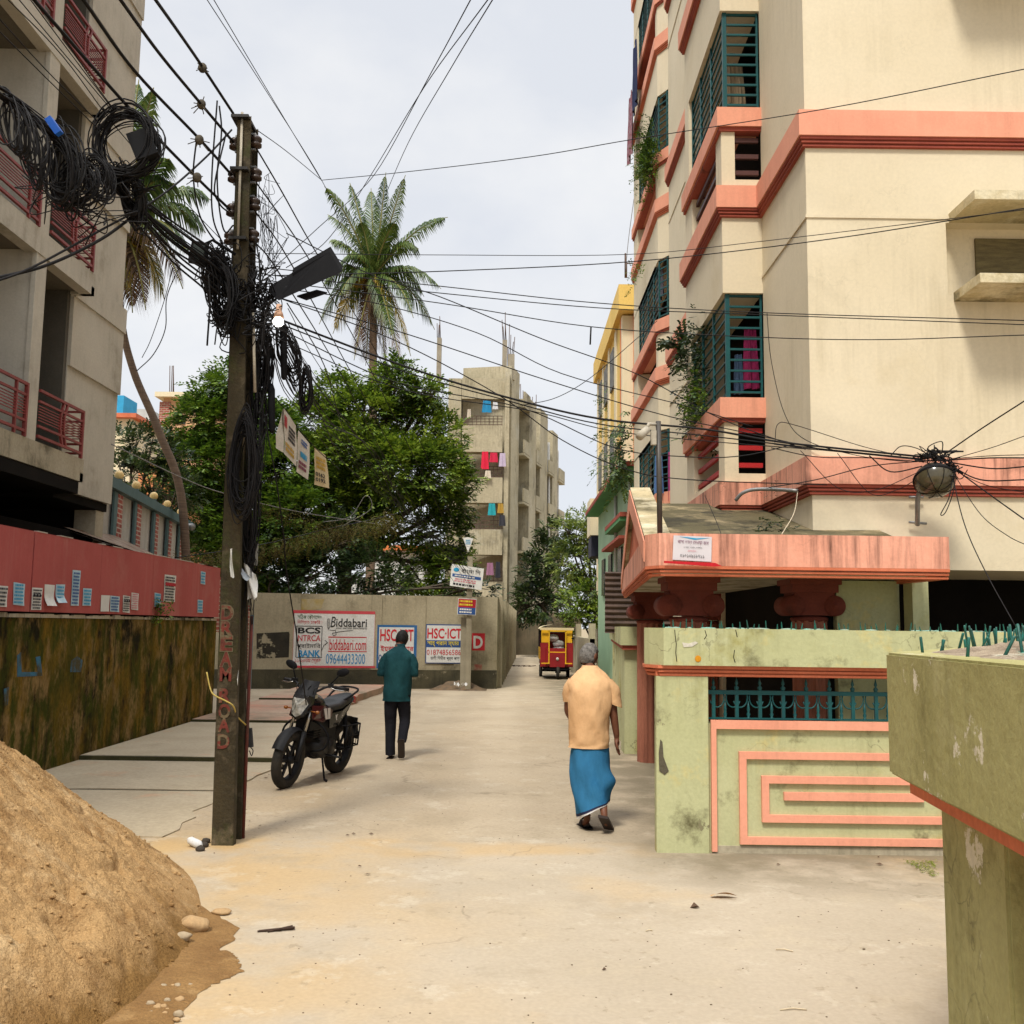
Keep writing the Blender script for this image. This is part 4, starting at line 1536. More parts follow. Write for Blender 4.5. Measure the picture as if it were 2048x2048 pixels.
k.ball(O0 + ux * w * .16 + uz * h * .77 + E0, w * .09, .003, h * .1, 10, 6)
k.build('emblem', INKC, o)
o, O0, ux, uz, w, h = flat_sign('sign_board', 'small red and dark blue sign below the white one', 'sign', [zP(1518, 772), zP(1658, 780), zP(1664, 655), zP(1526, 650)], 26.6, SIGNW)
k = MB()
k.add([O0 + ux * w * .03 + uz * h * .45 + E0, O0 + ux * w * .97 + uz * h * .45 + E0, O0 + ux * w * .97 + uz * h * .97 + E0, O0 + ux * w * .03 + uz * h * .97 + E0], [(0, 1, 2, 3)])
k.build('red_field', INKR, o)
k = MB()
k.add([O0 + ux * w * .03 + uz * h * .03 + E0, O0 + ux * w * .97 + uz * h * .03 + E0, O0 + ux * w * .97 + uz * h * .45 + E0, O0 + ux * w * .03 + uz * h * .45 + E0], [(0, 1, 2, 3)])
k.build('blue_field', INKB, o)
k = MB()
dashes(k, O0 + ux * w * .06 + uz * h * .52 + E0 * 1.6, ux, uz, w * .88, h * .42, 2, random.Random(4))
k.build('lettering', YELP, o)
k = MB()
dashes(k, O0 + ux * w * .06 + uz * h * .08 + E0 * 1.6, ux, uz, w * .88, h * .34, 2, random.Random(5))
k.build('lettering', SIGNW, o)
k = MB()
k.extr([PY(*zP(x, y), 26.6) for x, y in ((1600, 305), (1640, 200), (1600, 190), (1562, 196))], (0, .02, 0))
o = single('pennant', k, SIGNW, 'white pennant shaped notice at the top of the sign post', 'notice')
k = MB()
dashes(k, PY(*zP(1580, 246), 26.6) + E0, (1, 0, 0), UZ, .16, .14, 3, random.Random(6))
k.build('lettering', INKC, o)

# rubbish at the foot of the post
RUB = mat('brown_rubbish', (.17, .11, .06), (.10, .075, .05), scale=8, bump=.8)
b = MB()
c = PZ(866, 1300)
b.sheet(lambda u, v: Vector((c.x + (u - .5) * 1.5, c.y - .25 + (v - .5) * 1.0, .006 + max(0, math.sin(u * math.pi) * math.sin(v * math.pi)) * .3 * (.6 + .5 * mnoise.noise(Vector((u * 7, v * 7, 2)))))), 22, 16)
single('rubbish_heap', b, RUB, 'low heap of brown rubbish at the foot of the sign post', 'rubbish')
rnd = random.Random(8)
for i in range(7):
    px, py = rnd.uniform(848, 920), rnd.uniform(1288, 1304)
    p = PZ(px, py) + Vector((0, -.35, .06))
    b = MB()
    s = rnd.uniform(.05, .14)
    b.sheet(lambda u, v: p + Vector(((u - .5) * 2 * s, (v - .5) * s, .05 * math.sin(u * 7 + i) * math.cos(v * 5) + (.12 if px < 880 else .0))), 6, 5, smooth=False)
    single('plastic_scrap', b, mat(('white_plastic', 'grey_plastic')[i % 2], ((.62, .62, .6), (.3, .33, .36))[i % 2], bump=.2), ('crumpled white plastic scrap in the rubbish by the sign post', 'crumpled grey plastic scrap in the rubbish by the sign post')[i % 2], 'rubbish', 'plastic scraps by the sign post')

# ================================================================== sand heap
SAND = mat('damp_building_sand', (.42, .265, .12), (.35, .21, .088), scale=2.4, bump=1.0, bscale=55, stain=[(.50, .345, .18), (.25, .14, .055)], stain_scale=2.2, stain_lo=.50, stain_hi=.66, fine=.26, rough=.95, spec=.1, wet=((.20, .11, .036), .32, .48))
WET = mat('wet_sand', (.25, .14, .048), (.19, .10, .032), scale=5, bump=.8, bscale=40, rough=.85, fine=.2, stain=(.34, .21, .085), stain_scale=4, stain_lo=.55, stain_hi=.7)
HC, HRX, HRY = Vector((-5.143, 4.912, 0)), 3.51, 4.458


def fbm(p, o=5, ro=.5):
    a, s, f = 1., 0., 1.
    for _ in range(o):
        s += a * mnoise.noise(p * f)
        a *= ro
        f *= 2.03
    return s


def heap_h(x, y):
    a = math.atan2(y - HC.y, x - HC.x)
    wob = 1 + .012 * math.sin(5 * a + 1) + .03 * mnoise.noise(Vector((math.cos(a) * 2.2, math.sin(a) * 2.2, 5)))
    r = (abs((x - HC.x) / HRX) ** 1.905 + abs((y - HC.y) / HRY) ** 1.905) ** .525 / wob
    if r > 1.0: return -.05
    h = 2.95 * (1 - r) ** 1.05
    p = Vector((x, y, 0))
    fade = min(1, h / .25)
    h += fade * (.045 * fbm(p * 1.6) + .022 * fbm(p * 6.0, 4, .6) + .013 * fbm(p * 24, 3, .75))
    q = mnoise.noise(Vector((x * 9 + y * 5, y * 3.2 - x * 2, 3)))
    if q > .34: h -= (q - .34) * .20 * fade
    # a slumped lip near the foot and a few gouges
    lip = 1 - r
    h += .13 * math.exp(-((lip - .085) / .05) ** 2) * max(0, min(1, (5.9 - y) / 1.2)) * (.6 + .9 * mnoise.noise(Vector((x * 2, y * 2.2, 9))))
    gv = mnoise.noise(Vector((x * 2.4, y * 2.4, 31)))
    if gv > .42: h -= (gv - .42) * .5 * fade
    return h


b = MB()
NX, NYY = 400, 560
b.sheet(lambda u, v: Vector((-5.24 + u * 3.85, 1.3 + v * 7.9, heap_h(-5.24 + u * 3.85, 1.3 + v * 7.9))), NX, NYY)
heap = single('sand_heap', b, SAND, 'big heap of damp yellow building sand at the lower left', 'sand heap', loc=(-4.3, 5, 0))
b = MB()
rnd = random.Random(44)
for i in range(2000):
    x, y = rnd.uniform(-3.6, -1.45), rnd.uniform(3.4, 8.2)
    h = heap_h(x, y)
    if h < .005: continue
    s_ = .003 + .010 * rnd.random() ** 4
    if h < .25 and rnd.random() < .4: s_ *= 1.4
    k = rnd.uniform(.6, 1.3)
    rz = Matrix.Rotation(rnd.random() * 6, 3, 'Z')
    e = MB()
    e.ball((0, 0, 0), s_ * 1.3, s_ * k, s_ * .8, 6, 4)
    b.add([Vector((x, y, h + s_ * .3)) + rz @ p for p in e.v], e.f, False)
cr = b.build('crumbs', SAND, heap)
cr['kind'] = 'stuff'
b = MB()
rnd = random.Random(12)
outl = [(330, 1700), (385, 1715), (420, 1735), (440, 1778), (412, 1792), (447, 1812), (452, 1838), (400, 1860), (372, 1880), (330, 1925), (312, 1960), (240, 2020), (120, 2000), (150, 1900), (250, 1800)]
c0 = PZ(300, 1830, .0)
pol = sorted(((math.atan2(p.y - c0.y, p.x - c0.x), (p - c0).length) for p in (PZ(x, y) for x, y in outl)))
fan = []
NF = 160
for i in range(NF):
    a_ = -math.pi + 2 * math.pi * i / NF
    for j in range(len(pol)):
        (a0, r0), (a1, r1) = pol[j - 1], pol[j]
        if j == 0: a0 -= 2 * math.pi
        if a0 <= a_ <= a1: break
    else:
        (a0, r0), (a1, r1) = pol[-1], (pol[0][0] + 2 * math.pi, pol[0][1])
    rr = r0 + (r1 - r0) * (a_ - a0) / max(a1 - a0, 1e-6)
    rr *= 1 + .07 * mnoise.noise(Vector((math.cos(a_) * 9, math.sin(a_) * 9, 0))) + .04 * mnoise.noise(Vector((math.cos(a_) * 30, math.sin(a_) * 30, 7)))
    fan.append((a_, rr))
fv, ff = [], []
for k in range(13):
    t = k / 12
    for a_, rr in fan:
        p = c0 + Vector((math.cos(a_), math.sin(a_), 0)) * rr * t
        fv.append((p.x, p.y, .009 + (.0 if k == 12 else .012 * (1 - t) + .005 + .006 * mnoise.noise(p * 9))))
for k in range(12):
    for i in range(NF):
        i2 = (i + 1) % NF
        ff.append((k * NF + i, k * NF + i2, (k + 1) * NF + i2, (k + 1) * NF + i))
b.add(fv, ff, True)
tag(b.build('wet_sand_fan', WET), 'thin fan of wet sand washed out from the foot of the heap', 'sand', kind='stuff')
STONE = mat('tan_stone', (.42, .27, .13), (.33, .22, .11), scale=9, bump=.4)


def rock(x, y, z, sx, sy, sz, m, label, cat='stone', seed=1, group=None):
    b = MB()
    b.ball((0, 0, 0), 1, 1, 1, 14, 10)
    b.v = [Vector((x, y, z)) + Vector((q.x * sx, q.y * sy, q.z * sz)) * (1 + .28 * mnoise.noise(q * 1.4 + Vector((seed * 7, 0, 0)))) for q in b.v]
    return single(cat if cat != 'stone' else 'stone', b, m, label, cat, group)


p = PZ(366, 1762)
rock(p.x, p.y, .05, .085, .055, .045, STONE, 'largest rounded tan stone at the foot of the sand heap', seed=3)
p = PZ(346, 1785)
rock(p.x, p.y, .05, .04, .03, .025, mat('pale_stone', (.36, .28, .18), bump=.3), 'small pale stone beside the largest tan stone', seed=4)
p = PZ(418, 1727)
rock(p.x, p.y, .02, .06, .04, .018, STONE, 'flat stone on the lane between heap and pole', seed=5)
rnd = random.Random(21)
for i in range(16):
    px, py = rnd.choice(((300, 1905), (315, 1925), (340, 1870), (330, 1890)))
    px += rnd.uniform(-22, 22)
    py += rnd.uniform(-25, 20)
    p = PZ(px, py)
    s = rnd.uniform(.007, .018)
    rock(p.x, p.y, max(.012, heap_h(p.x, p.y)) + s * .4, s * 1.3, s, s * .8, (STONE, mat('pale_stone', (0, 0, 0)))[i % 2], 'pebble lying along the wet foot of the sand heap', seed=i, group='pebbles along the heap foot')
# ================================================================== far buildings
def rect(mb, x0, y0, x1, y1, Y, d):
    a, b = PY(x0, y1, Y), PY(x1, y0, Y)
    mb.box(a.x, b.x, Y, Y + d, a.z, b.z)


FARW = mat('weathered_old_concrete', (.44, .385, .265), (.33, .29, .19), scale=.35, bump=.2, bscale=4, stain=[(.12, .10, .06), (.42, .39, .30)], stain_scale=.45, stain_lo=.55, stain_hi=.72, streak=(.07, .06, .035), streak_amt=.75)
UB = thing('apartment_building', 'unfinished grey block with bare roof columns and laundry on its balconies', 'building', (-2, 58, 0))
UY = 58
b = MB()
rect(b, 836, 714, 871, 1240, UY, 8)
rect(b, 871, 714, 956, 752, UY, .3)
for y0, y1 in ((803, 852), (901, 948), (999, 1046), (1098, 1240)):
    rect(b, 871, y0, 948, y1, UY - .7, .25)
    rect(b, 871, y1 - 4, 948, y1, UY - .45, .9)
rect(b, 946, 700, 962, 1240, UY - .5, 4)
b.build('wall', FARW, UB)
b = MB()
rect(b, 871, 752, 948, 1240, UY + 1.3, .2)
b.build('room_wall', mat('dim_room_plaster', (.16, .13, .09), (.09, .075, .05), scale=.8, bump=0), UB)
b = MB()
for y in (752, 850, 948, 1046):
    rect(b, 878, y + 22, 890, y + 50, UY + 1.2, .08)
    rect(b, 900, y + 8, 935, y + 50, UY + 1.2, .08)
b.build('window', mat('dark_window_glass', (.02, .022, .022), rough=.2, bump=0, spec=.6), UB)
RUSTB = mat('rusty_bars', (.10, .06, .045), bump=0)
for y0, y1 in ((785, 803), (880, 901), (975, 999), (1073, 1098)):
    r = MB()
    for j in range(4):
        yy = y0 + (y1 - y0) * j / 3.3
        a, c = PY(873, yy, UY - .6), PY(948, yy, UY - .6)
        r.beam(a, c, .035, .035)
    for px in range(875, 949, 8):
        r.beam(PY(px, y0, UY - .6), PY(px, y1, UY - .6), .03, .03)
    r.build('railing', RUSTB, UB)
BARE = mat('grey_bare_column', (.30, .265, .20), (.22, .19, .14), scale=1, streak=(.08, .07, .05), streak_amt=.6)
for x0, x1, yt in ((823, 833, 637), (947, 957, 641), (958, 971, 668)):
    r = MB()
    rect(r, x0, yt, x1, 716, UY + .4, .4)
    co = r.build('roof_column', BARE, UB)
    for i in range(4):
        a = PY(x0 + 2 + (x1 - x0 - 4) * i / 3, yt, UY + .5)
        r = MB()
        r.tube([a, a + Vector((random.uniform(-.08, .08), 0, random.uniform(.7, 1.9)))], .022, 4)
        r.build('reinforcing_bar', RUSTB, co)
SAx, SBx = PY(960, 1000, UY), Vector((3.5, 73, 0))


def side_pt(px):
    d = ray(px, 1000)
    D = Vector((SBx.x - SAx.x, SBx.y - SAx.y, 0))
    s_ = (SAx.y * d.x - SAx.x * d.y) / (D.x * d.y - D.y * d.x)
    return Vector((SAx.x + D.x * s_, SAx.y + D.y * s_, 0)), D.normalized()


for x0, x1, yt, dp in ((962, 977, 690, .0), (977, 988, 712, .9), (988, 1001, 752, -.3), (1001, 1012, 800, 1.3), (1012, 1026, 770, -.2), (1026, 1036, 826, 1.2), (1036, 1046, 812, -.2), (1046, 1056, 850, 1.2)):
    (p, D), (q, _) = side_pt(x0), side_pt(x1)
    N = Vector((D.y, -D.x, 0))
    z = PY(x0, yt, p.y).z
    r = MB()
    c = (p + q) / 2 - N * (1.5 + dp)
    r.obox(c + Vector((0, 0, z / 2)), D, N, UZ, (q - p).length / 2, 1.5, z / 2)
    r.build('wall', FARW, UB)
    nfl = int(z / 3)
    for k in range(nfl):
        zz = .8 + k * 2.96
        if dp > .2:
            r = MB()
            r.obox(p.lerp(q, .5) - N * dp + Vector((0, 0, zz + 1.3)), D, N, UZ, (q - p).length * .28, .06, .75)
            r.build('window', mat('dark_window_glass', (0, 0, 0)), UB)
            r = MB()
            r.obox(p.lerp(q, .5) - N * .35 + Vector((0, 0, zz + 2.35)), D, N, UZ, (q - p).length * .5, .7, .07)
            r.build('balcony_slab', FARW, UB)
            r = MB()
            r.obox(p.lerp(q, .5) + N * .3 + Vector((0, 0, zz + 2.85)), D, N, UZ, (q - p).length * .5, .05, .40)
            r.build('balcony_wall', FARW, UB)
    for i in range(3):
        a = p.lerp(q, .2 + .3 * i) - N * .5 + Vector((0, 0, z))
        r = MB()
        r.tube([a, a + Vector((random.uniform(-.1, .1), 0, random.uniform(.6, 1.6)))], .022, 4)
        r.build('reinforcing_bar', RUSTB, UB)
for px, yt, yb in ((1035, 835, 1180), (1052, 850, 1180)):
    p, D = side_pt(px)
    r = MB()
    r.tube([PY(px, yt, p.y - .4), PY(px, yb, p.y - .4)], .09, 8)
    r.build('drain_pipe', mat('white_drain_pipe', (.5, .48, .43), bump=0), UB)
for lab, m, x0, y0, x1, y1 in (('turquoise towel drying on the top balcony of the unfinished block', (.02, .22, .42), 909, 756, 928, 778), ('white cloth beside the turquoise towel on the top balcony', (.6, .6, .62), 929, 758, 940, 772), ('pale cloth over the left rail of the top balcony', (.55, .48, .38), 881, 772, 889, 788), ('scarlet dress drying on the second balcony of the unfinished block', (.62, .015, .05), 907, 852, 923, 885), ('scarlet cloth with a folded hem beside the scarlet dress', (.55, .02, .06), 923, 854, 940, 872), ('lilac cloth right of the scarlet laundry', (.48, .40, .52), 941, 855, 955, 880), ('cream cloth over the rail of the second balcony', (.6, .52, .42), 914, 888, 927, 902), ('teal patterned cloth on the third balcony', (.02, .30, .34), 920, 950, 936, 972), ('ochre cloth on the third balcony', (.40, .24, .04), 938, 950, 951, 968), ('black and white shirt hung on the third balcony rail', (.04, .04, .05), 941, 972, 954, 992), ('mauve cloth on the lowest visible balcony', (.30, .14, .22), 917, 1062, 932, 1085), ('dark cloth on the lowest visible balcony', (.03, .03, .04), 934, 1060, 945, 1090)):
    a, c = PY(x0, y1, UY - .95), PY(x1, y0, UY - .95)
    hanging('laundry', lab, 'laundry', mat('laundry_' + lab.split()[0] + str(x0), m, bump=.2), a.x, c.x, UY - .95, a.z, c.z, 'laundry on the unfinished block')

YB = thing('apartment_building', 'tall yellow apartment block with an orange corner pillar behind the cream building', 'building', (4, 33, 0))
YEL = mat('yellow_house_paint', (.72, .50, .15), (.66, .44, .11), scale=.6, bump=.05, streak=(.40, .26, .06), streak_amt=.45)
ORG = mat('orange_house_paint', (.66, .21, .07), (.58, .17, .055), scale=1, bump=.05, streak=(.3, .1, .03), streak_amt=.3)
IVORY = mat('ivory_house_paint', (.70, .62, .44), (.64, .56, .38), scale=.8, bump=.05, streak=(.4, .32, .18), streak_amt=.4)
b = MB()
b.box(3.32, 8, 30.3, 38.8, 0, 11.9)
b.build('wall', YEL, YB)
b = MB()
b.box(3.30, 3.64, 30.0, 30.3, 0, 11.2)
for y in (31.6, 33.8, 36.0, 38.2):
    b.box(3.27, 3.32, y, y + .5, 0, 11.9)
b.build('plaster_strip', IVORY, YB)
b = MB()
b.box(3.64, 3.86, 29.85, 30.3, 0, 11.2)
b.box(3.29, 3.32, 30.3, 30.55, 0, 11.2)
b.build('corner_pillar', ORG, YB)
b = MB()
b.box(3.15, 8, 29.6, 39.0, 11.25, 12.05)
b.build('parapet', YEL, YB)
for k in range(4):
    z = .4 + 2.75 * k
    b = MB()
    b.box(3.88, 4.6, 29.4, 30.3, z + 2.3, z + 3.2)
    b.build('balcony', YEL, YB)
    for y in (32.3, 34.5, 36.7):
        b = MB()
        b.box(3.25, 3.33, y, y + 1.1, z + .9, z + 2.2)
        b.build('window', mat('grey_window_frame', (.20, .20, .19), (.08, .08, .08), scale=5), YB)
    b = MB()
    b.box(3.87, 4.6, 30.2, 30.31, z + .6, z + 2.2)
    b.build('window', mat('grey_window_frame', (0, 0, 0)), YB)
r = MB()
for px in (1182, 1199, 1206):
    r.tube([PY(px, 524, 30.5), PY(px, 540 - 45, 30.5)], .025, 5)
r.tube([PY(1180, 497, 30.5), PY(1206, 497, 30.5)], .02, 5)
r.tube([PY(1180, 524, 30.5), PY(1180, 478, 30.5)], .03, 5)
r.build('roof_rail', RUSTB, YB)

GH = thing('house', 'mint green two storey house with sloping green sunshades beyond the canopy', 'house', (3.5, 28, 0))
MINT = mat('mint_paint', (.36, .52, .34), (.30, .45, .29), scale=1, bump=.05, streak=(.12, .16, .09), streak_amt=.3)
GRN = mat('leaf_green_paint', (.09, .26, .10), (.07, .20, .08), scale=1.2, bump=.05)
b = MB()
b.box(2.98, 7, 24.6, 34.5, 0, 5.5)
b.build('wall', MINT, GH)
b = MB()
b.box(2.96, 4, 24.3, 24.6, 2.9, 5.46)
b.build('end_wall', mat('teal_green_paint', (.14, .33, .24), (.12, .28, .20), bump=.05), GH)
b = MB()
b.box(2.56, 4.2, 23.6, 34.6, 5.47, 5.50)
b.build('sunshade', GRN, GH)
b = MB()
b.box(2.54, 4.2, 23.55, 34.65, 5.503, 5.62)
b.build('sunshade_edge', TRIM, GH)
b = MB()
b.box(2.70, 2.98, 25.0, 29.0, 4.35, 4.45)
b.build('sunshade', GRN, GH)
b = MB()
b.box(2.69, 2.98, 24.95, 29.0, 4.453, 4.56)
b.box(2.69, 2.98, 25.2, 30.0, 3.92, 4.0)
b.build('sunshade_edge', TRIM, GH)
for y in (25.2, 26.9, 29.6, 31.8):
    b = MB()
    b.box(2.93, 2.99, y, y + .9, 2.7, 3.85)
    b.build('window', mat('dark_window_glass', (0, 0, 0)), GH)
for y in (24.8, 28.3):
    b = MB()
    b.tube([(2.93, y, 2.0), (2.93, y, 5.4)], .045, 7)
    b.build('drain_pipe', mat('white_drain_pipe', (0, 0, 0)), GH)
b = MB()
b.box(2.75, 3.4, 35.2, 36.6, 4.9, 6.2)
bal = single('water_tank', b, IVORY, 'white tank on a dark caged balcony at the lane end of the mint house', 'tank')
b = MB()
b.box(2.78, 3.3, 35.0, 36.4, 4.15, 4.85)
single('balcony_cage', b, mat('black_cage_metal', (.03, .03, .05), bump=0), 'dark caged balcony below the white tank', 'balcony')

# ribbed iron fence, dark post and the row of lime piers beyond the canopy
b = MB()
b.sheet(lambda u, v: Vector((1.62 + 1.3 * u, 17.4 + .018 * math.sin(v * 2 * math.pi * 11), 1.6 + 1.05 * v)), 2, 132)
b.sheet(lambda u, v: Vector((1.75 + .45 * u + .018 * math.sin(v * 2 * math.pi * 10), 17.4 + 5 * u, 1.6 + .95 * v)), 6, 120)
single('iron_fence', b, mat('dark_rusty_iron', (.05, .032, .025), (.09, .055, .04), scale=3, rough=.6, streak=(.02, .015, .01), streak_amt=.5), 'dark rusty ribbed iron sheets above the lime piers', 'fence')
b = MB()
a, c = PY(1145, 1081, 24), PZ(1145, 1296)
b.tube([(c.x, 24.2, 0), (a.x + .02, 24.2, a.z)], .085, 8)
single('wooden_post', b, mat('black_old_wood', (.03, .026, .02), (.06, .05, .035), scale=4, bump=.4), 'black old wooden post by the ribbed iron sheets', 'post')
RW = thing('boundary_wall', 'lime boundary wall of separate piers with a coping beyond the canopy', 'wall', (1.7, 14.2, 0))
b = MB()
b.prism([(1.49, 13.72), (1.72, 13.72), (2.5, 22.5), (2.2, 22.5)], 1.46, 1.71)
b.build('coping', LIME, RW)
b = MB()
b.prism([(1.52, 13.75), (1.72, 13.75), (2.5, 22.5), (2.23, 22.5)], 1.40, 1.459)
b.build('coping_moulding', TRIM, RW)
for i, (y, w) in enumerate(((13.85, .42), (15.3, .26), (16.3, .24), (17.2, .24), (18.4, .24), (20, .24))):
    x = 1.55 + (y - 13.75) * .078
    b = MB()
    b.box(x, x + .22, y, y + w, 0, 1.399)
    b.build('pier', LIME, RW)
b = MB()
b.prism([(1.86, 14.3), (2.0, 14.3), (2.6, 22), (2.4, 22)], 0, 1.39)
b.build('wall_panel', OLIVE, RW)

b = MB()
b.box(.25, 4.2, 60, 60.3, 0, 2.5)
single('far_wall', b, mat('dark_mossy_brick', (.10, .085, .05), (.17, .13, .08), scale=1.2, bump=.3, streak=(.04, .035, .02), streak_amt=.8, stain=(.26, .20, .12), stain_scale=.7), 'dark mossy wall closing the far end of the lane', 'wall')
b = MB()
b.box(2.35, 2.5, 30, 44, 0, 1.35)
b.box(2.33, 2.52, 30, 30.3, 0, 1.8)
b.box(2.33, 2.52, 36, 36.3, 0, 1.8)
single('low_wall', b, FARW, 'low grey wall with posts on the right beyond the rickshaw', 'wall')

# roofs glimpsed on the left and through the trees
def far_house(label, x0, y0, x1, y1, Y, m, roof=None, wins=()):
    h = thing('house', label, 'house', (PY(x0, y1, Y).x, Y, 0))
    b = MB()
    a, c = PY(x0, y1, Y), PY(x1, y0, Y)
    b.box(a.x, c.x, Y, Y + 6, 0, c.z)
    b.build('wall', m, h)
    if roof:
        b = MB()
        b.box(a.x - .3, c.x + .3, Y - .35, Y + 6, c.z + .002, c.z + .22)
        b.build('roof_edge', roof, h)
    for w in wins:
        b = MB()
        rect(b, *w, Y - .04, .06)
        b.build('window', mat('dark_window_glass', (0, 0, 0)), h)
    return h


PEACH = mat('peach_wall', (.60, .38, .22), (.52, .30, .16), scale=.5, bump=.05, streak=(.3, .17, .08), streak_amt=.4)
hp = far_house('peach house with a flat roof and rebar seen above the left trees', 296, 752, 372, 1000, 45, PEACH, IVORY, ((326, 783, 350, 800), (322, 845, 334, 858)))
b = MB()
rect(b, 299, 758, 322, 802, 44.95, .06)
b.build('brick_patch', BRICK, hp)
for px in (320, 323, 326, 328):
    b = MB()
    b.tube([PY(px, 752, 46), PY(px + random.uniform(-2, 2), 690, 46)], .02, 4)
    b.build('reinforcing_bar', RUSTB, hp)
far_house('white house with a red roof edge left of the leaning palm', 205, 790, 250, 1000, 50, IVORY, TRIM_LT, ((238, 806, 244, 816),))
far_house('taller white block behind the leaning palm', 234, 772, 285, 1000, 64, mat('grey_white_wall', (.50, .50, .48), bump=.05), None, ((262, 790, 267, 800),))
b = MB()
rect(b, 205, 746, 234, 784, 55, 2)
single('water_tank', b, mat('sky_blue_plastic', (.04, .33, .58), bump=0), 'sky blue roof tank beside the raw concrete building', 'tank')
far_house('orange house glimpsed through the dark leaved tree', 255, 868, 320, 1000, 40, mat('orange_wall', (.62, .24, .10), bump=.05))
far_house('white house with an orange roof glimpsed through the big tree', 690, 1040, 800, 1140, 44, mat('white_lime_wall', (.62, .62, .60), bump=.05), ORG)
far_house('white house glimpsed behind the big tree trunk', 640, 1085, 672, 1140, 42, mat('white_lime_wall', (0, 0, 0)))


# ================================================================== vegetation
def leaf_mat(name, c1, c2, dark, rough=.5):
    m = bpy.data.materials.new(name)
    m.use_nodes = True
    n, l = m.node_tree.nodes, m.node_tree.links
    bs = n['Principled BSDF']
    g = n.new('ShaderNodeNewGeometry')
    rp = n.new('ShaderNodeValToRGB')
    e = rp.color_ramp.elements
    e[0].position, e[0].color = 0, (*dark, 1)
    e[1].position, e[1].color = 1, (*c2, 1)
    k = e.new(.45)
    k.color = (*c1, 1)
    tc = n.new('ShaderNodeTexCoord')
    nz = n.new('ShaderNodeTexNoise')
    nz.inputs['Scale'].default_value = .9
    nz.inputs['Detail'].default_value = 3
    l.new(tc.outputs['Object'], nz.inputs['Vector'])
    mr = n.new('ShaderNodeMapRange')
    mr.inputs[1].default_value, mr.inputs[2].default_value = .35, .65
    mr.inputs[3].default_value, mr.inputs[4].default_value = -.35, .35
    l.new(nz.outputs[0], mr.inputs[0])
    ad = n.new('ShaderNodeMath')
    l.new(g.outputs['Random Per Island'], ad.inputs[0])
    l.new(mr.outputs[0], ad.inputs[1])
    l.new(ad.outputs[0], rp.inputs[0])
    l.new(rp.outputs[0], bs.inputs['Base Color'])
    bs.inputs['Roughness'].default_value = rough
    bs.inputs['Specular IOR Level'].default_value = .35
    tr = n.new('ShaderNodeBsdfTranslucent')
    l.new(rp.outputs[0], tr.inputs[0])
    mx = n.new('ShaderNodeMixShader')
    mx.inputs[0].default_value = .28
    l.new(bs.outputs[0], mx.inputs[1])
    l.new(tr.outputs[0], mx.inputs[2])
    l.new(mx.outputs[0], n['Material Output'].inputs[0])
    return m


LEAF = leaf_mat('fresh_green_leaves', (.095, .165, .014), (.24, .32, .03), (.028, .055, .008))
LEAF2 = leaf_mat('mid_green_leaves', (.065, .13, .012), (.15, .23, .018), (.022, .05, .008))
LEAFD = leaf_mat('dark_leaves', (.028, .055, .014), (.06, .085, .02), (.010, .02, .008), .35)
LEAFY = leaf_mat('pale_green_leaves', (.12, .17, .03), (.22, .26, .05), (.05, .09, .02))
DRY = leaf_mat('dry_brown_vine', (.13, .10, .022), (.17, .18, .03), (.06, .045, .012), .8)
BARK = mat('brown_bark', (.085, .065, .045), (.05, .038, .026), scale=5, squash=(1, 1, .25), bump=.8, bscale=12)


def spray(mb, p, d, L, w, n, rnd, droop=.5):
    """one compound leaf: a twig with paired leaflets"""
    d = d.normalized()
    side = d.cross(Vector((rnd.uniform(-.3, .3), rnd.uniform(-.3, .3), 1))).normalized()
    up = side.cross(d)
    q = p.copy()
    st = L / n
    for i in range(n):
        d = (d + Vector((0, 0, -droop / n))).normalized()
        q = q + d * st
        for s in (-1, 1):
            if rnd.random() < .12: continue
            a = (side * s * .85 + d * .55 + up * rnd.uniform(-.35, .15)).normalized()
            ll = w * rnd.uniform(.75, 1.15) * (1 - .35 * abs(i / n - .45))
            b_ = d.cross(up).normalized()
            hw = (d * .32 + up * rnd.uniform(-.12, .12)) * ll
            mb.add([q, q + a * ll * .5 + hw, q + a * ll, q + a * ll * .5 - hw * .8], [(0, 1, 2, 3)])


def crown(mb, c, r, dens, L, w, rnd, flat=.85, n=5, up=.25):
    c = Vector(c)
    cl = int(dens * r * r)
    for _ in range(cl):
        v = Vector((rnd.gauss(0, 1), rnd.gauss(0, 1), rnd.gauss(0, 1))).normalized()
        k = rnd.uniform(.45, 1.02) ** .6
        if mnoise.noise((c + v * r) * (1.3 / max(r, .6)) * 1.2) < -.15 and rnd.random() < .85: continue
        rr = r * k * (1 + .28 * mnoise.noise(v * 2.1 + c))
        p = c + Vector((v.x * rr, v.y * rr, v.z * rr * flat))
        for _ in range(3):
            d = (v + Vector((rnd.uniform(-.9, .9), rnd.uniform(-.9, .9), rnd.uniform(-.5, .6) + up))).normalized()
            spray(mb, p + Vector((rnd.uniform(-.12, .12), rnd.uniform(-.12, .12), rnd.uniform(-.1, .1))) * r, d, L * rnd.uniform(.7, 1.2), w, n, rnd)


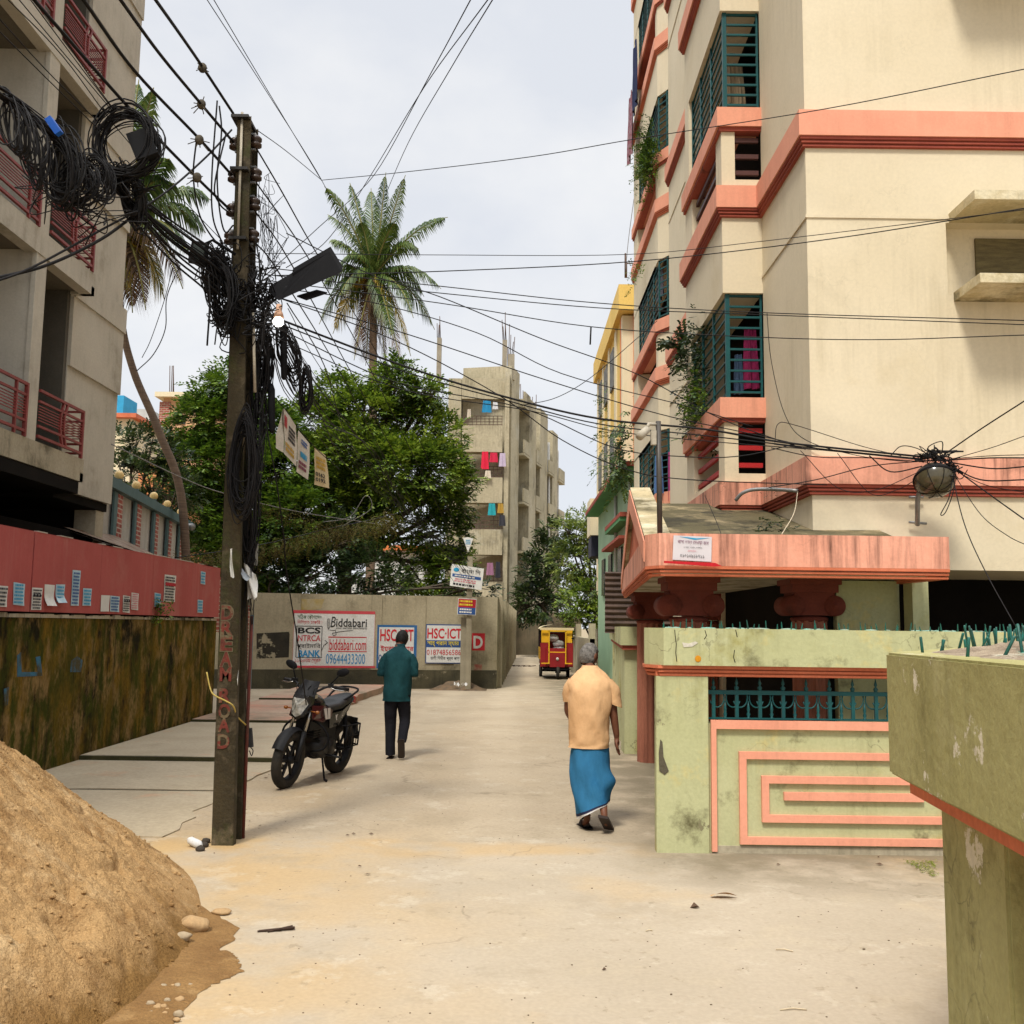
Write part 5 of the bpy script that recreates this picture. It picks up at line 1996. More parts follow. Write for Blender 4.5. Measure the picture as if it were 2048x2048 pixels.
def tree(name, label, base, lobes, Y, m, trunk_r, dens=210, L=.42, w=.15, seed=1, fork=None, n=5, jit=1.0):
    rnd = random.Random(seed)
    t = thing(name, label, 'tree', base)
    mb = MB()
    tk = MB()
    base = Vector(base)
    fk = Vector(fork) if fork else base + Vector((0, 0, 2.5))
    tk.tube(spline([base, base.lerp(fk, .5) + Vector((rnd.uniform(-.2, .2), 0, 0)), fk], 5), [trunk_r * (1 - .04 * i) for i in range(11)], 10)
    for (px, py, r) in lobes:
        c = PY(px, py, Y + rnd.uniform(-jit, jit) * r * .012)
        rm = r * Y / 1900
        crown(mb, c, rm, dens, L, w, rnd, n=n)
        mid = fk.lerp(c, .5) + Vector((rnd.uniform(-.3, .3), rnd.uniform(-.3, .3), rnd.uniform(0, .4)))
        pts = spline([fk, mid, c], 4)
        tk.tube(pts, [trunk_r * .36 * (1 - .09 * i) for i in range(len(pts))], 6)
        for _ in range(5):
            e = c + Vector((rnd.gauss(0, 1), rnd.gauss(0, 1), rnd.gauss(0, .7))).normalized() * rm * .85
            tk.tube(spline([pts[-3], pts[-2].lerp(e, .5) + Vector((0, 0, .1)), e], 3), [trunk_r * .16 * (1 - .12 * i) for i in range(7)], 4)
    mb.build('crown', m, t)
    tk.build('trunk', BARK, t)
    return t


tree('shade_tree', 'bushy bright green tree behind the street pole', (-8.2, 29.5, 0),
     [(398, 745, 34), (430, 715, 30), (385, 800, 52), (440, 800, 60), (495, 815, 60), (370, 880, 62), (440, 890, 75), (520, 900, 72), (390, 960, 66), (470, 985, 75), (550, 985, 70), (400, 1050, 55), (500, 1070, 60), (450, 1110, 50)],
     29.5, LEAF2, .26, seed=3, fork=(-8.2, 29.5, 2.6), dens=310, L=.46, w=.165)
tree('shade_tree', 'broad feathery green tree behind the painted wall', (-5.35, 31.5, 0),
     [(640, 752, 44), (600, 800, 55), (690, 790, 60), (745, 735, 40), (742, 700, 20), (798, 745, 26), (818, 740, 14), (770, 800, 58), (828, 822, 40), (655, 860, 72), (580, 880, 62), (740, 890, 70), (815, 890, 56), (862, 915, 30), (856, 955, 30), (620, 950, 70), (700, 970, 60), (830, 1010, 48), (850, 1075, 40), (780, 1075, 44)],
     31.5, LEAF, .34, seed=5, fork=(-5.2, 31.5, 3.6), dens=330, L=.46, w=.165)
tree('shade_tree', 'dark shaded undergrowth tree directly behind the painted wall', (-6.6, 29, 0),
     [(520, 1090, 50), (590, 1080, 55), (560, 1030, 55), (690, 1080, 42), (740, 1110, 30), (640, 1020, 50), (880, 1105, 24), (910, 1118, 16)], 29, LEAFD, .2, seed=9, fork=(-6.6, 29, 1.6), dens=240, L=.38, w=.15)
tree('dark_leaved_tree', 'dark glossy leaved tree left of the leaning palm', (-9.6, 26, 0),
     [(245, 845, 42), (285, 850, 46), (235, 900, 46), (290, 905, 52), (325, 870, 36), (330, 930, 44), (245, 955, 40)], 26, LEAFD, .16, seed=12, dens=170, L=.3, w=.13)
tree('shade_tree', 'dark olive tree at the far left bend of the lane', (2.0, 57, 0),
     [(1010, 1080, 34), (1030, 1050, 32), (1040, 1110, 34), (1000, 1130, 30), (1045, 1010, 24), (1020, 1140, 28), (985, 1150, 20)], 56, LEAFD, .25, seed=14, dens=75, L=.6, w=.26)
tree('shade_tree', 'pale feathery tree at the far end of the lane', (4.0, 48, 0),
     [(1080, 1010, 26), (1110, 1020, 34), (1075, 1060, 36), (1120, 1075, 36), (1095, 1110, 34), (1130, 1030, 20), (1070, 990, 16), (1105, 985, 20)], 48, LEAFY, .22, seed=15, dens=85, L=.6, w=.22)
tree('shrub', 'bright leafy shrub overhanging the lane behind the rickshaw', (3.1, 38, 0),
     [(1075, 1140, 22), (1105, 1135, 30), (1090, 1160, 24), (1128, 1155, 22), (1125, 1120, 20)], 37, LEAF, .1, seed=16, dens=150, L=.35, w=.16, fork=(3.0, 38, 1.3))

# the mossy dried vine slung along a wire in front of the trees
rnd = random.Random(31)
mb, tk = MB(), MB()
path = spline([PY(330, 1052, 21), PY(420, 1040, 21.5), PY(520, 1022, 22), PY(610, 1000, 22.4), PY(690, 983, 22.6), PY(745, 970, 22.8)], 14)
for p in path:
    for _ in range(13):
        q = p + Vector((rnd.gauss(0, .10), rnd.gauss(0, .12), rnd.gauss(-.08, .09)))
        spray(mb, q, Vector((rnd.uniform(-1, 1), rnd.uniform(-.6, .6), rnd.uniform(-1, .4))), .3, .045, 6, rnd, 1.2)
tk.tube(path, .012, 5)
v = thing('creeper', 'brown mossy dried creeper slung along a wire across the trees', 'creeper', path[0])
mb.build('foliage', DRY, v)
tk.build('wire', BLACK, v)
mb = MB()
path = spline([PY(470, 945, 20.5), PY(540, 960, 20.6), PY(600, 985, 20.8), PY(640, 990, 21)], 10)
for p in path:
    for _ in range(9):
        spray(mb, p + Vector((rnd.gauss(0, .06), 0, rnd.gauss(-.05, .06))), Vector((rnd.uniform(-1, 1), 0, rnd.uniform(-1, .4))), .25, .04, 5, rnd, 1)
single('creeper', mb, DRY, 'thin wisp of dried creeper above the thicker one', 'creeper')


# ------------------------------------------------------------------ palms
PALM = leaf_mat('palm_leaflets', (.065, .115, .022), (.14, .19, .04), (.025, .055, .012), .45)
PALMY = leaf_mat('yellowing_palm_leaflets', (.32, .22, .02), (.42, .30, .03), (.10, .11, .02), .5)
PALMB = leaf_mat('dead_palm_leaflets', (.10, .055, .025), (.15, .085, .04), (.05, .028, .015), .8)
RACHIS = mat('palm_rachis', (.22, .20, .06), (.16, .15, .05), bump=0)
PTRUNK = mat('ringed_palm_trunk', (.17, .115, .075), (.10, .066, .045), scale=3, squash=(.4, .4, 9), bump=.6, bscale=8)


def frond(par, p0, p1, lift, m, ll, rnd, nl=76, hang=.5):
    p0, p1 = Vector(p0), Vector(p1)
    mid = p0.lerp(p1, .55) + Vector((0, 0, lift))
    pts = [((1 - t) ** 2) * p0 + 2 * t * (1 - t) * mid + t * t * p1 for t in [i / nl for i in range(nl + 1)]]
    mb = MB()
    for i in range(3, nl):
        t = i / nl
        d = (pts[i + 1] - pts[i - 1]).normalized()
        side = d.cross(Vector((0, 0, 1)))
        side = side.normalized() if side.length > .05 else Vector((1, 0, 0))
        up = side.cross(d)
        L = ll * (math.sin(math.pi * min(1, .12 + t * .93)) ** .6) * rnd.uniform(.88, 1.08)
        for s in (-1, 1):
            a = (side * s * rnd.uniform(.85, 1.1) + d * (.40 + .75 * t) + up * rnd.uniform(.05, .3)).normalized()
            q1 = pts[i] + a * L * .5 + Vector((0, 0, -.06 * L))
            q2 = pts[i] + a * L * .93 + Vector((0, 0, -hang * L * rnd.uniform(.7, 1.2)))
            w = d * (.016 * ll / .6 + .006)
            k = len(mb.v)
            mb.add([pts[i] - w * .6, pts[i] + w * .6, q1 + w, q1 - w, q2], [(0, 1, 2, 3), (3, 2, 4)])
    o = mb.build('frond', m, par)
    r = MB()
    r.tube(pts[::3] + [pts[-1]], [.035 * (1 - .8 * i / (nl / 3)) * ll / .6 + .004 for i in range(len(pts[::3]) + 1)], 5)
    r.build('rachis', RACHIS, o)


def palm(label, base, top, bend, fr, Y, r, ll, seed):
    rnd = random.Random(seed)
    t = thing('coconut_palm', label, 'palm', base)
    base, top = Vector(base), Vector(top)
    tk = MB()
    pts = spline([base] + [Vector(b_) for b_ in bend] + [top], 8)
    tk.tube(pts, [r * (1.15 - .35 * i / len(pts)) for i in range(len(pts))], 10)
    tk.build('trunk', PTRUNK, t)
    for px, py, lift, kind in fr:
        e = PY(px, py, Y + rnd.uniform(-1.4, 1.4))
        frond(t, top + Vector((rnd.uniform(-.1, .1), rnd.uniform(-.1, .1), rnd.uniform(-.2, .15))), e, lift, {'g': PALM, 'y': PALMY, 'b': PALMB}[kind], ll * rnd.uniform(1.0, 1.25), rnd, hang=1.0 if kind == 'b' else .78)
    for i in range(7):
        a = i * .9
        n_ = MB()
        n_.ball(top + Vector((.25 * math.cos(a), .25 * math.sin(a), -.38 - .06 * (i % 3))), .12, .12, .15, 10, 7)
        n_.build('coconut', mat('green_coconut', (.15, .15, .03), (.12, .09, .03)), t)


palm('tall coconut palm rising above the trees in the middle', (-5.6, 40, 0), PY(706, 520, 40), [PY(703, 900, 40), PY(704, 640, 40)],
     [(845, 410, 1.0, 'g'), (765, 330, .3, 'g'), (728, 325, .1, 'g'), (700, 355, .2, 'g'), (660, 345, .5, 'g'), (612, 352, .9, 'g'), (618, 405, .9, 'g'), (622, 455, .8, 'g'),
      (832, 545, 1.35, 'g'), (820, 622, 1.5, 'g'), (775, 672, 1.2, 'y'), (742, 640, .8, 'g'), (602, 612, 1.5, 'g'), (628, 630, 1.3, 'y'), (610, 540, 1.2, 'g'), (668, 680, .9, 'b'), (690, 690, .5, 'b'),
      (728, 692, .7, 'b'), (756, 690, .9, 'b'), (790, 470, 1.1, 'g'), (660, 590, 1.3, 'g'), (745, 420, .6, 'g'), (680, 420, .6, 'g'), (800, 560, 1.5, 'g'), (640, 500, 1.2, 'g'), (780, 600, 1.4, 'g'), (700, 610, .9, 'g'), (640, 560, 1.3, 'g')], 40, .17, .72, 4)
palm('leaning coconut palm behind the raw concrete building', (-6.9, 22, 0), PY(226, 425, 22), [PY(345, 960, 22), PY(300, 815, 22), PY(252, 700, 22), PY(228, 590, 22)],
     [(398, 378, 1.0, 'g'), (388, 440, 1.2, 'g'), (345, 545, 1.1, 'b'), (310, 565, 1.0, 'y'), (275, 585, .8, 'b'), (250, 590, .6, 'b'), (290, 165, .5, 'g'), (262, 150, .4, 'g'), (320, 300, .7, 'g'), (100, 350, .8, 'g'), (90, 480, .9, 'g'), (180, 180, .4, 'g'), (360, 490, 1.2, 'g'), (330, 350, .9, 'g'), (240, 560, .7, 'y')], 22, .085, .62, 6)


# ------------------------------------------------------------------ potted and climbing plants on the buildings
def plant(name, label, pts, m, L, w, dens, seed, spread, n=4, droop=.8, group=None):
    rnd = random.Random(seed)
    mb = MB()
    for p in pts:
        for _ in range(dens):
            q = Vector(p) + Vector((rnd.gauss(0, spread[0]), rnd.gauss(0, spread[1]), rnd.gauss(0, spread[2])))
            d = Vector((rnd.uniform(-1, .4), rnd.uniform(-1, .6), rnd.uniform(-.4, 1)))
            spray(mb, q, d, L * rnd.uniform(.6, 1.2), w, n, rnd, droop)
    return single(name, mb, m, label, 'plant', group)


plant('climbing_plant', 'dark broad leaved climber filling the far half of the lowest bay window', [(2.27, y, z) for y in (12.0, 12.3, 12.6, 12.85) for z in (4.3, 4.6, 4.95, 5.25)], LEAFD, .15, .075, 14, 41, (.05, .12, .14), 3)
plant('climbing_plant', 'fresh green trailing leaves at the foot of the lowest bay window', [(2.22, y, z) for y in (11.6, 11.9, 12.2, 12.5) for z in (4.2, 4.35, 4.55)], LEAF2, .12, .07, 9, 42, (.04, .12, .10), 3)
plant('potted_palm', 'spiky potted palm sticking out of the lowest bay window', [(2.16, 12.7, 5.3), (2.1, 12.8, 5.4), (2.18, 12.7, 5.15)], LEAFD, .26, .09, 10, 43, (.03, .06, .06), 7, .3)
plant('trailing_vine', 'thin vine trailing down the wall beside the near bay', [(2.55 + .05 * math.sin(i), 13.4, 4.0 - .13 * i) for i in range(10)], LEAF2, .08, .05, 3, 44, (.02, .05, .05), 2)
plant('balcony_plant', 'feathery green plant on the third storey far window sill', [(2.62, y, z) for y in (18.6, 18.9, 19.3) for z in (10.55, 10.8, 11.05)], LEAF2, .3, .07, 26, 45, (.06, .16, .16), 7, .6)
plant('balcony_plant', 'spidery pale plant hanging off the lowest band of the far bay', [(2.55, 23.2, 5.9), (2.5, 23.4, 5.5), (2.6, 23.0, 6.2), (2.5, 23.2, 5.2)], PALM, .7, .12, 22, 46, (.08, .2, .16), 9, 1.6)
plant('balcony_plant', 'small shrub rooted in the wall below the third storey far sill', [(2.6, 20.5, 9.2), (2.6, 20.9, 9.1)], LEAF2, .2, .07, 10, 47, (.06, .16, .1), 4)
plant('balcony_plant', 'green pot plant on a balcony of the yellow block', [(3.9, 29.4, 8.55), (4.05, 29.4, 8.5)], LEAF2, .3, .1, 16, 48, (.1, .1, .12), 4)
plant('balcony_plant', 'leafy creeper on the side of the yellow block', [(3.2, 35, 9.6), (3.2, 35, 9.2)], LEAF2, .3, .1, 16, 49, (.1, .3, .3), 4)
plant('wall_plant', 'small leafy plant sprouting from the ledge under the red boards', [PX(307, 1140, -5.12), PX(309, 1150, -5.12), PX(305, 1160, -5.14)], LEAF, .14, .075, 14, 50, (.05, .06, .04), 3)
plant('roof_weeds', 'dark weeds growing where the canopy roof meets the wall', [PY(1455, 990, 9.0), PY(1470, 1000, 9.0), PY(1440, 1003, 9.0)], LEAFD, .08, .04, 16, 51, (.05, .04, .03), 3)
plant('roof_weeds', 'wisp of grass on the salmon band above the canopy roof', [PY(1450, 928, 9.3), PY(1462, 925, 9.3)], LEAFD, .1, .02, 6, 52, (.02, .02, .01), 2, .1)
b = MB()
rnd = random.Random(6)
path = spline([(3.0, 7.9 + .55, .03), (2.6, 8.4, .03)], 3)
g_ = MB()
for i in range(500):
    px, py = rnd.uniform(1700, 1765), rnd.uniform(1628, 1660)
    if py > 1628 + (px - 1700) * .5: continue
    p = PZ(px, py)
    spray(g_, p + Vector((0, 0, .008)), Vector((rnd.uniform(-1, 1), rnd.uniform(-1, 1), .8)), .02, .012, 2, rnd)
tag(g_.build('moss_patch', leaf_mat('wet_moss', (.16, .20, .015), (.24, .28, .02), (.05, .07, .01))), 'strip of bright moss beside the lane under the near wall', 'moss', kind='stuff')
# ================================================================== street pole
POLEM = mat('mossy_concrete_pole', (.05, .037, .016), (.026, .02, .009), scale=3, bump=.5, bscale=25, stain=[(.04, .052, .008), (.13, .10, .06)], stain_scale=1.6, stain_lo=.52, stain_hi=.66, streak=(.025, .02, .012), streak_amt=.8, fine=.2)  # backlight darkness put into the base colour, moss and stains over it
SP = thing('street_pole', 'mossy square concrete street pole lettered DREAM ROAD, wrapped in black cables', 'pole', (-2.28, 8.05, 0))
YF = 7.92
tl, tr_ = PY(446, 215, YF), PY(472, 215, YF)
bl, br_ = Vector((PZ(398, 1597).x, YF, 0)), Vector((PZ(440, 1597).x, YF, 0))
ZTOP = tl.z


def section(x0, x1, y0, y1, X0, X1):
    b = MB()
    b.add([(x0, y0, 0), (x1, y0, 0), (x1, y1, 0), (x0, y1, 0), (X0, y0 + .04, ZTOP), (X1, y0 + .04, ZTOP), (X1, y1 - .05, ZTOP), (X0, y1 - .05, ZTOP)],
          [(3, 2, 1, 0), (4, 5, 6, 7), (0, 1, 5, 4), (1, 2, 6, 5), (2, 3, 7, 6), (3, 0, 4, 7)])
    return b


section(bl.x, br_.x, YF, YF + .085, tl.x, tr_.x).build('front_flange', POLEM, SP, bevel=.006)
section(bl.x + .04, br_.x - .05, YF + .08, YF + .25, tl.x + .03, tr_.x - .03).build('web', POLEM, SP)
section(bl.x, br_.x, YF + .23, YF + .31, tl.x, tr_.x).build('rear_flange', POLEM, SP, bevel=.006)
b = MB()
b.tube([(br_.x + .004, YF + .27, 0), (br_.x + .0, YF + .27, 1.75)], .014, 8)
b.build('red_pipe', mat('rusty_red_pipe', (.13, .028, .02), (.07, .03, .02), scale=8, bump=.2), SP)


def on_pole(px, py, dy=0):
    return PY(px, py, YF + dy)


LETR = mat('dull_red_lettering', (.17, .032, .022), (.10, .03, .02), scale=14, bump=.2, stain=(.14, .11, .06), stain_scale=12, stain_lo=.5, stain_hi=.6)
CHIP = mat('chipped_edge_concrete', (.17, .14, .08), (.09, .075, .04), scale=10, bump=.3)
for i, (ch, zx, zy) in enumerate((('D', 1707, 762), ('R', 1704, 880), ('E', 1700, 995), ('A', 1697, 1112), ('M', 1694, 1225), ('R', 1690, 1388), ('O', 1685, 1506), ('A', 1682, 1610), ('D', 1679, 1735))):
    x, y = zx * .25, 966 + zy * .25
    a = on_pole(x - 10, y + 13, .0)
    zc = a.z
    yy = YF + .04 * zc / ZTOP - .003
    a.y = yy
    if i < 4:
        k = text_mesh(ch, .105, .128, a + Vector((-.006, .0015, -.008)), (1, 0, 0), (0, 0, 1), bold=.06)
        k.build('lettering', CHIP, SP)
    k = text_mesh(ch, .092, .112, a, (1, 0, 0), (0, 0, 1), bold=.035)
    k.build('lettering', LETR, SP)
PALEP = mat('pale_conduit', (.40, .36, .28), (.30, .26, .20), scale=5, bump=.1)
for (x0, y0, x1, y1, r) in ((457, 212, 448, 470, .011), (478, 590, 481, 740, .012)):
    b = MB()
    b.tube([on_pole(x0, y0, .02), on_pole(x1, y1, .0)], r, 8)
    b.build('conduit', PALEP, SP)
PORC = mat('dark_glazed_insulator', (.028, .018, .014), (.05, .03, .02), scale=8, rough=.35, bump=0)
for side, pts in ((-1, ((444, 272), (441, 333), (438, 397), (434, 450))), (1, ((483, 268), (483, 330), (480, 385), (478, 446)))):
    for x, y in pts:
        p = on_pole(x, y, .14)
        b = MB()
        b.lathe(p - Vector((0, 0, .05)), [(.03, 0), (.05, .01), (.05, .03), (.028, .045), (.05, .06), (.05, .08), (.03, .1)], 12)
        ins = b.build('insulator', PORC, SP)
        b = MB()
        b.box(p.x - side * .09, p.x, p.y - .012, p.y + .012, p.z - .075, p.z - .06)
        b.box(p.x - side * .09, p.x, p.y - .012, p.y + .012, p.z + .06, p.z + .075)
        b.build('bracket', STEEL, ins)
for x, y in ((462, 236), (460, 333), (457, 462)):
    p = on_pole(x, y, .14)
    b = MB()
    b.obox(p, (1, 0, 0), (0, 1, 0), (0, 0, 1), .072, .165, .012)
    b.build('clamp_band', mat('dark_steel', (.03, .028, .026), rough=.5, metal=.4, bump=.1), SP)

# lamp head, bulb and floodlight on the pole
BLK = mat('black_painted_metal', (.006, .006, .007), (.010, .010, .011), rough=.7, bump=.03, spec=.1)
LH = thing('street_lamp', 'flat black lamp head jutting right from the pole top', 'lamp', on_pole(510, 560))
b = MB()
q = [PY(506, 550, 8.0), PY(526, 567, 7.9), PY(645, 513, 7.55), PY(622, 475, 7.75), PY(551, 516, 7.95), PY(553, 522, 7.95)]
b.extr(q, Vector((.0, .03, .055)))
b.build('lamp_housing', BLK, LH)
b = MB()
b.tube([PY(500, 566, 8.05), PY(520, 556, 8.0), PY(560, 535, 7.9)], .02, 8)
b.build('arm', BLK, LH)
b = MB()
b.extr([PY(560, 560, 7.85), PY(597, 549, 7.75), PY(617, 558 - 4, 7.7), PY(578, 567, 7.8)], Vector((0, .01, .015)))
b.build('lens_cover', BLK, LH)
LBU = thing('light_bulb', 'lit white bulb hanging from the cables beside the pole', 'light bulb', PY(525, 600, 7.9))
b = MB()
c = PY(525, 607, 7.9)
b.ball(c, .043, .043, .04, 16, 10)
b.build('glass_bulb', mat('glowing_bulb', (1, .97, .9), (1, .96, .88), emit=5, bump=0, fine=0), LBU)
b = MB()
b.lathe(c + Vector((0, 0, .035)), [(.045, 0), (.035, .035), (.022, .06), (.022, .105), (.012, .11)], 12)
b.build('bulb_holder', mat('peach_bulb_base', (.55, .33, .22), bump=0), LBU)
FL = thing('flood_lamp', 'small square black floodlight hanging left of the pole', 'lamp', PY(375, 478, 7.7))
b = MB()
c = PY(375, 478, 7.7)
b.obox(c, (1, .2, -.15), (-.2, 1, 0), (.15, 0, 1), .065, .03, .085)
b.build('lamp_housing', BLK, FL)
b = MB()
b.obox(c - Vector((-.006, .032, 0)), (1, .2, -.15), (-.2, 1, 0), (.15, 0, 1), .045, .004, .06)
b.build('lens', mat('grey_lens', (.05, .06, .055), rough=.2, bump=0), FL)
b = MB()
b.box(-.0, .0, 0, 0, 0, 0) if False else b.tube([c + Vector((.03, .02, .08)), c + Vector((.09, .05, .13)), c + Vector((.25, .15, .05))], .012, 6)
b.build('bracket', BLK, FL)

# ------------------------------------------------------------------ cables
CBL = mat('black_cable', (.007, .0065, .007), (.012, .011, .011), scale=5, rough=.62, bump=0, fine=0, spec=.18)
CBG = mat('grey_cable', (.22, .21, .19), (.15, .14, .13), scale=5, rough=.5, bump=0, fine=0)


def cable(pts, r, label, group=None, m=None, k=7, name='cable', n=5):
    """pts are (px, py, Y)"""
    P_ = spline([PY(*p) for p in pts], k)
    b = MB()
    b.tube(P_, r, n)
    return single(name, b, m or CBL, label, 'cable', group, loc=P_[0])


G1 = 'thick power lines running left from the pole'
for i, pts in enumerate(([(288, -8, 5.9), (335, 58, 6.6), (382, 126, 7.3), (440, 214, 8.0)], [(222, -8, 5.6), (300, 100, 6.5), (380, 197, 7.3), (440, 268, 8.0)],
                         [(152, -8, 5.5), (255, 135, 6.5), (376, 262, 7.4), (437, 330, 8.0)], [(58, -8, 5.3), (115, 58, 5.7), (245, 205, 6.6), (366, 330, 7.5), (434, 396, 8.0)])):
    cable(pts, .0115, ('thick black power line, topmost of the four left of the pole', 'second thick power line from the top left of the pole', 'third thick power line from the top left of the pole', 'lowest thick power line, crossing the raw building to the pole')[i], G1, n=7)
    for t, (x, y) in ((0, ((382, 128), (380, 197), (376, 264), (372, 335))[i]),):
        b = MB()
        c = PY(x, y, 7.3)
        rnd = random.Random(i)
        b.ball(c, .035, .03, .04, 9, 6)
        for _ in range(9):
            b.tube([c, c + Vector((rnd.uniform(-.09, .07), rnd.uniform(-.04, .04), rnd.uniform(-.08, .06)))], .004, 4)
        single('cable_joint', b, mat('frayed_tape', (.10, .08, .05), (.03, .025, .02), scale=30, bump=.5), ('frayed taped joint on the topmost thick power line', 'frayed taped joint on the second thick power line', 'frayed taped joint on the third thick power line', 'frayed taped joint on the lowest thick power line')[i], 'cable joint')
G2 = 'thin cables crossing the raw building'
for pts in ([(30, -8, 5.2), (120, 100, 5.9), (213, 210, 6.6)], [(52, -8, 5.2), (140, 110, 5.9), (214, 208, 6.6)], [(115, 62, 5.8), (170, 145, 6.2), (216, 208, 6.6)], [(-8, 28, 5), (90, 135, 5.7), (195, 240, 6.5)], [(-8, 52, 5), (80, 140, 5.6), (192, 250, 6.5)], [(8, -8, 5), (120, 108, 5.7), (240, 265, 6.8), (420, 455, 7.8)]):
    cable(pts, .0035, 'thin black cable sloping across the raw concrete building towards the cable coil', G2)
G3 = 'thin cables high across the sky'
for pts in ([(386, -8, 8), (500, 168, 10), (607, 340, 12.5), (640, 420, 14), (690, 570, 17), (760, 760, 22)], [(399, -8, 8), (508, 176, 10), (607, 341, 12.5)], [(470, 235, 8), (540, 285, 10), (607, 340, 12.5)],
            [(892, -8, 6), (812, 140, 8), (706, 330, 11), (600, 430, 9.5), (500, 520, 8)], [(926, -8, 6), (800, 165, 8.5), (700, 330, 11), (620, 450, 10), (540, 505, 8.5)], [(934, -8, 6), (850, 130, 8), (770, 270, 11), (720, 385, 15)]):
    cable(pts, .0042, 'thin black line sweeping down the open sky above the palm', G3)
G4 = 'cables from the pole down to the corner sign post'
for pts in ([(484, 280, 8.1), (532, 362, 9), (601, 484, 11), (705, 655, 16), (800, 850, 21), (884, 1060, 26.5)], [(484, 345, 8.1), (580, 484, 10.5), (680, 660, 15), (785, 870, 20), (882, 1070, 26.5)],
            [(484, 402, 8.1), (545, 490, 9.5), (650, 680, 14), (770, 900, 20), (880, 1080, 26.5)], [(480, 455, 8.1), (530, 520, 9), (640, 700, 14), (760, 920, 20), (880, 1085, 26.5)]):
    cable(pts, .007, 'black line running from a right hand insulator down towards the sign post', G4)
rnd = random.Random(17)
for i in range(15):
    x, y = rnd.uniform(500, 545), rnd.uniform(560, 690)
    e = (rnd.uniform(855, 900), rnd.uniform(1030, 1100), 26.5)
    cable([(x, y, 8.1), (x + 60 + rnd.uniform(-8, 20), y + 120 + rnd.uniform(-14, 16), 10.5), (690 + rnd.uniform(-25, 30), 880 + rnd.uniform(-40, 30), 16), (790 + rnd.uniform(-20, 20), 990 + rnd.uniform(-30, 30), 21), e], rnd.choice((.004, .005, .006)), 'cable of the dense black fan sagging from the pole towards the sign post', 'dense fan of cables below the lamp head', n=4)
G5 = 'cables crossing from the pole to the cream building'
for pts, r in (([(500, 478, 8), (820, 481, 9), (1185, 480, 9.5), (1440, 455, 9), (1932, 396, 7.5)], .0035), ([(520, 520, 8), (830, 512, 8.6), (1200, 493, 9), (1560, 452, 8.8), (1940, 392, 7.5)], .005),
               ([(500, 505, 8), (830, 540, 8.4), (1130, 572, 8.6), (1440, 590, 8.6), (1940, 605, 8)], .0045), ([(500, 518, 8), (830, 553, 8.4), (1130, 581, 8.6), (1440, 594, 8.6), (1940, 613, 8)], .0045),
               ([(510, 530, 8), (830, 572, 8.4), (1110, 616, 8.6), (1380, 634, 8.6), (1640, 641, 8.5), (1940, 632, 7.8)], .0045), ([(540, 440, 8.3), (700, 518, 8.6), (830, 560, 8.8), (1024, 640, 9), (1200, 705, 9.2), (1360, 790, 9.2), (1520, 848, 9)], .005),
               ([(520, 560, 8), (760, 628, 8.6), (1024, 715, 9), (1240, 780, 9.1), (1400, 815, 9.1), (1560, 850, 9)], .005), ([(607, 340, 12.5), (760, 325, 11), (1000, 296, 9.8), (1200, 262, 9.2), (1560, 205, 8.6), (1940, 129, 7.6)], .0045),
               ([(520, 600, 8), (760, 690, 8.5), (950, 748, 8.7), (1130, 790, 8.8), (1330, 810, 8.8), (1480, 835, 8.8), (1740, 862, 8.75)], .010), ([(525, 610, 8), (760, 700, 8.5), (950, 754, 8.7), (1130, 800, 8.8), (1330, 822, 8.8), (1540, 846, 8.8), (1740, 866, 8.75)], .006),
               ([(525, 620, 8), (745, 720, 8.5), (985, 770, 8.7), (1160, 845, 8.8), (1300, 862, 8.8), (1400, 860, 8.8), (1500, 838, 8.8)], .005), ([(520, 560, 8), (740, 640, 8.5), (940, 745, 8.7), (1060, 830, 8.8), (1180, 885, 8.8), (1300, 905, 8.8), (1560, 915, 8.8)], .005),
               ([(985, 765, 8.9), (1050, 750, 9), (1115, 712, 9.1), (1200, 640, 9.3), (1240, 605, 9.3)], .0035), ([(500, 540, 8), (700, 570, 8.5), (900, 628, 8.7), (1060, 705, 8.8), (1290, 765, 8.9), (1420, 805, 8.9)], .0045),
               ([(525, 640, 8), (760, 735, 8.5), (1000, 775, 8.7), (1150, 812, 8.8), (1330, 832, 8.8), (1560, 850, 8.8)], .0045)):
    cable(pts, r, 'black cable crossing the lane from the pole to the cream building', G5)
b = MB()
b.tube([PY(1115, 617, 8.6), PY(1113.5, 650, 8.6)], .008, 6)
single('cable_end', b, CBL, 'short black cable stub hanging from a wire over the lane', 'cable')
cable([(1196, 375, 12), (1186, 450, 12), (1180, 512, 12)], .004, 'thin grey aerial wire falling beside the far bay', m=CBG)
b = MB()
rnd = random.Random(77)
c0 = PY(1763, 878, 8.75)


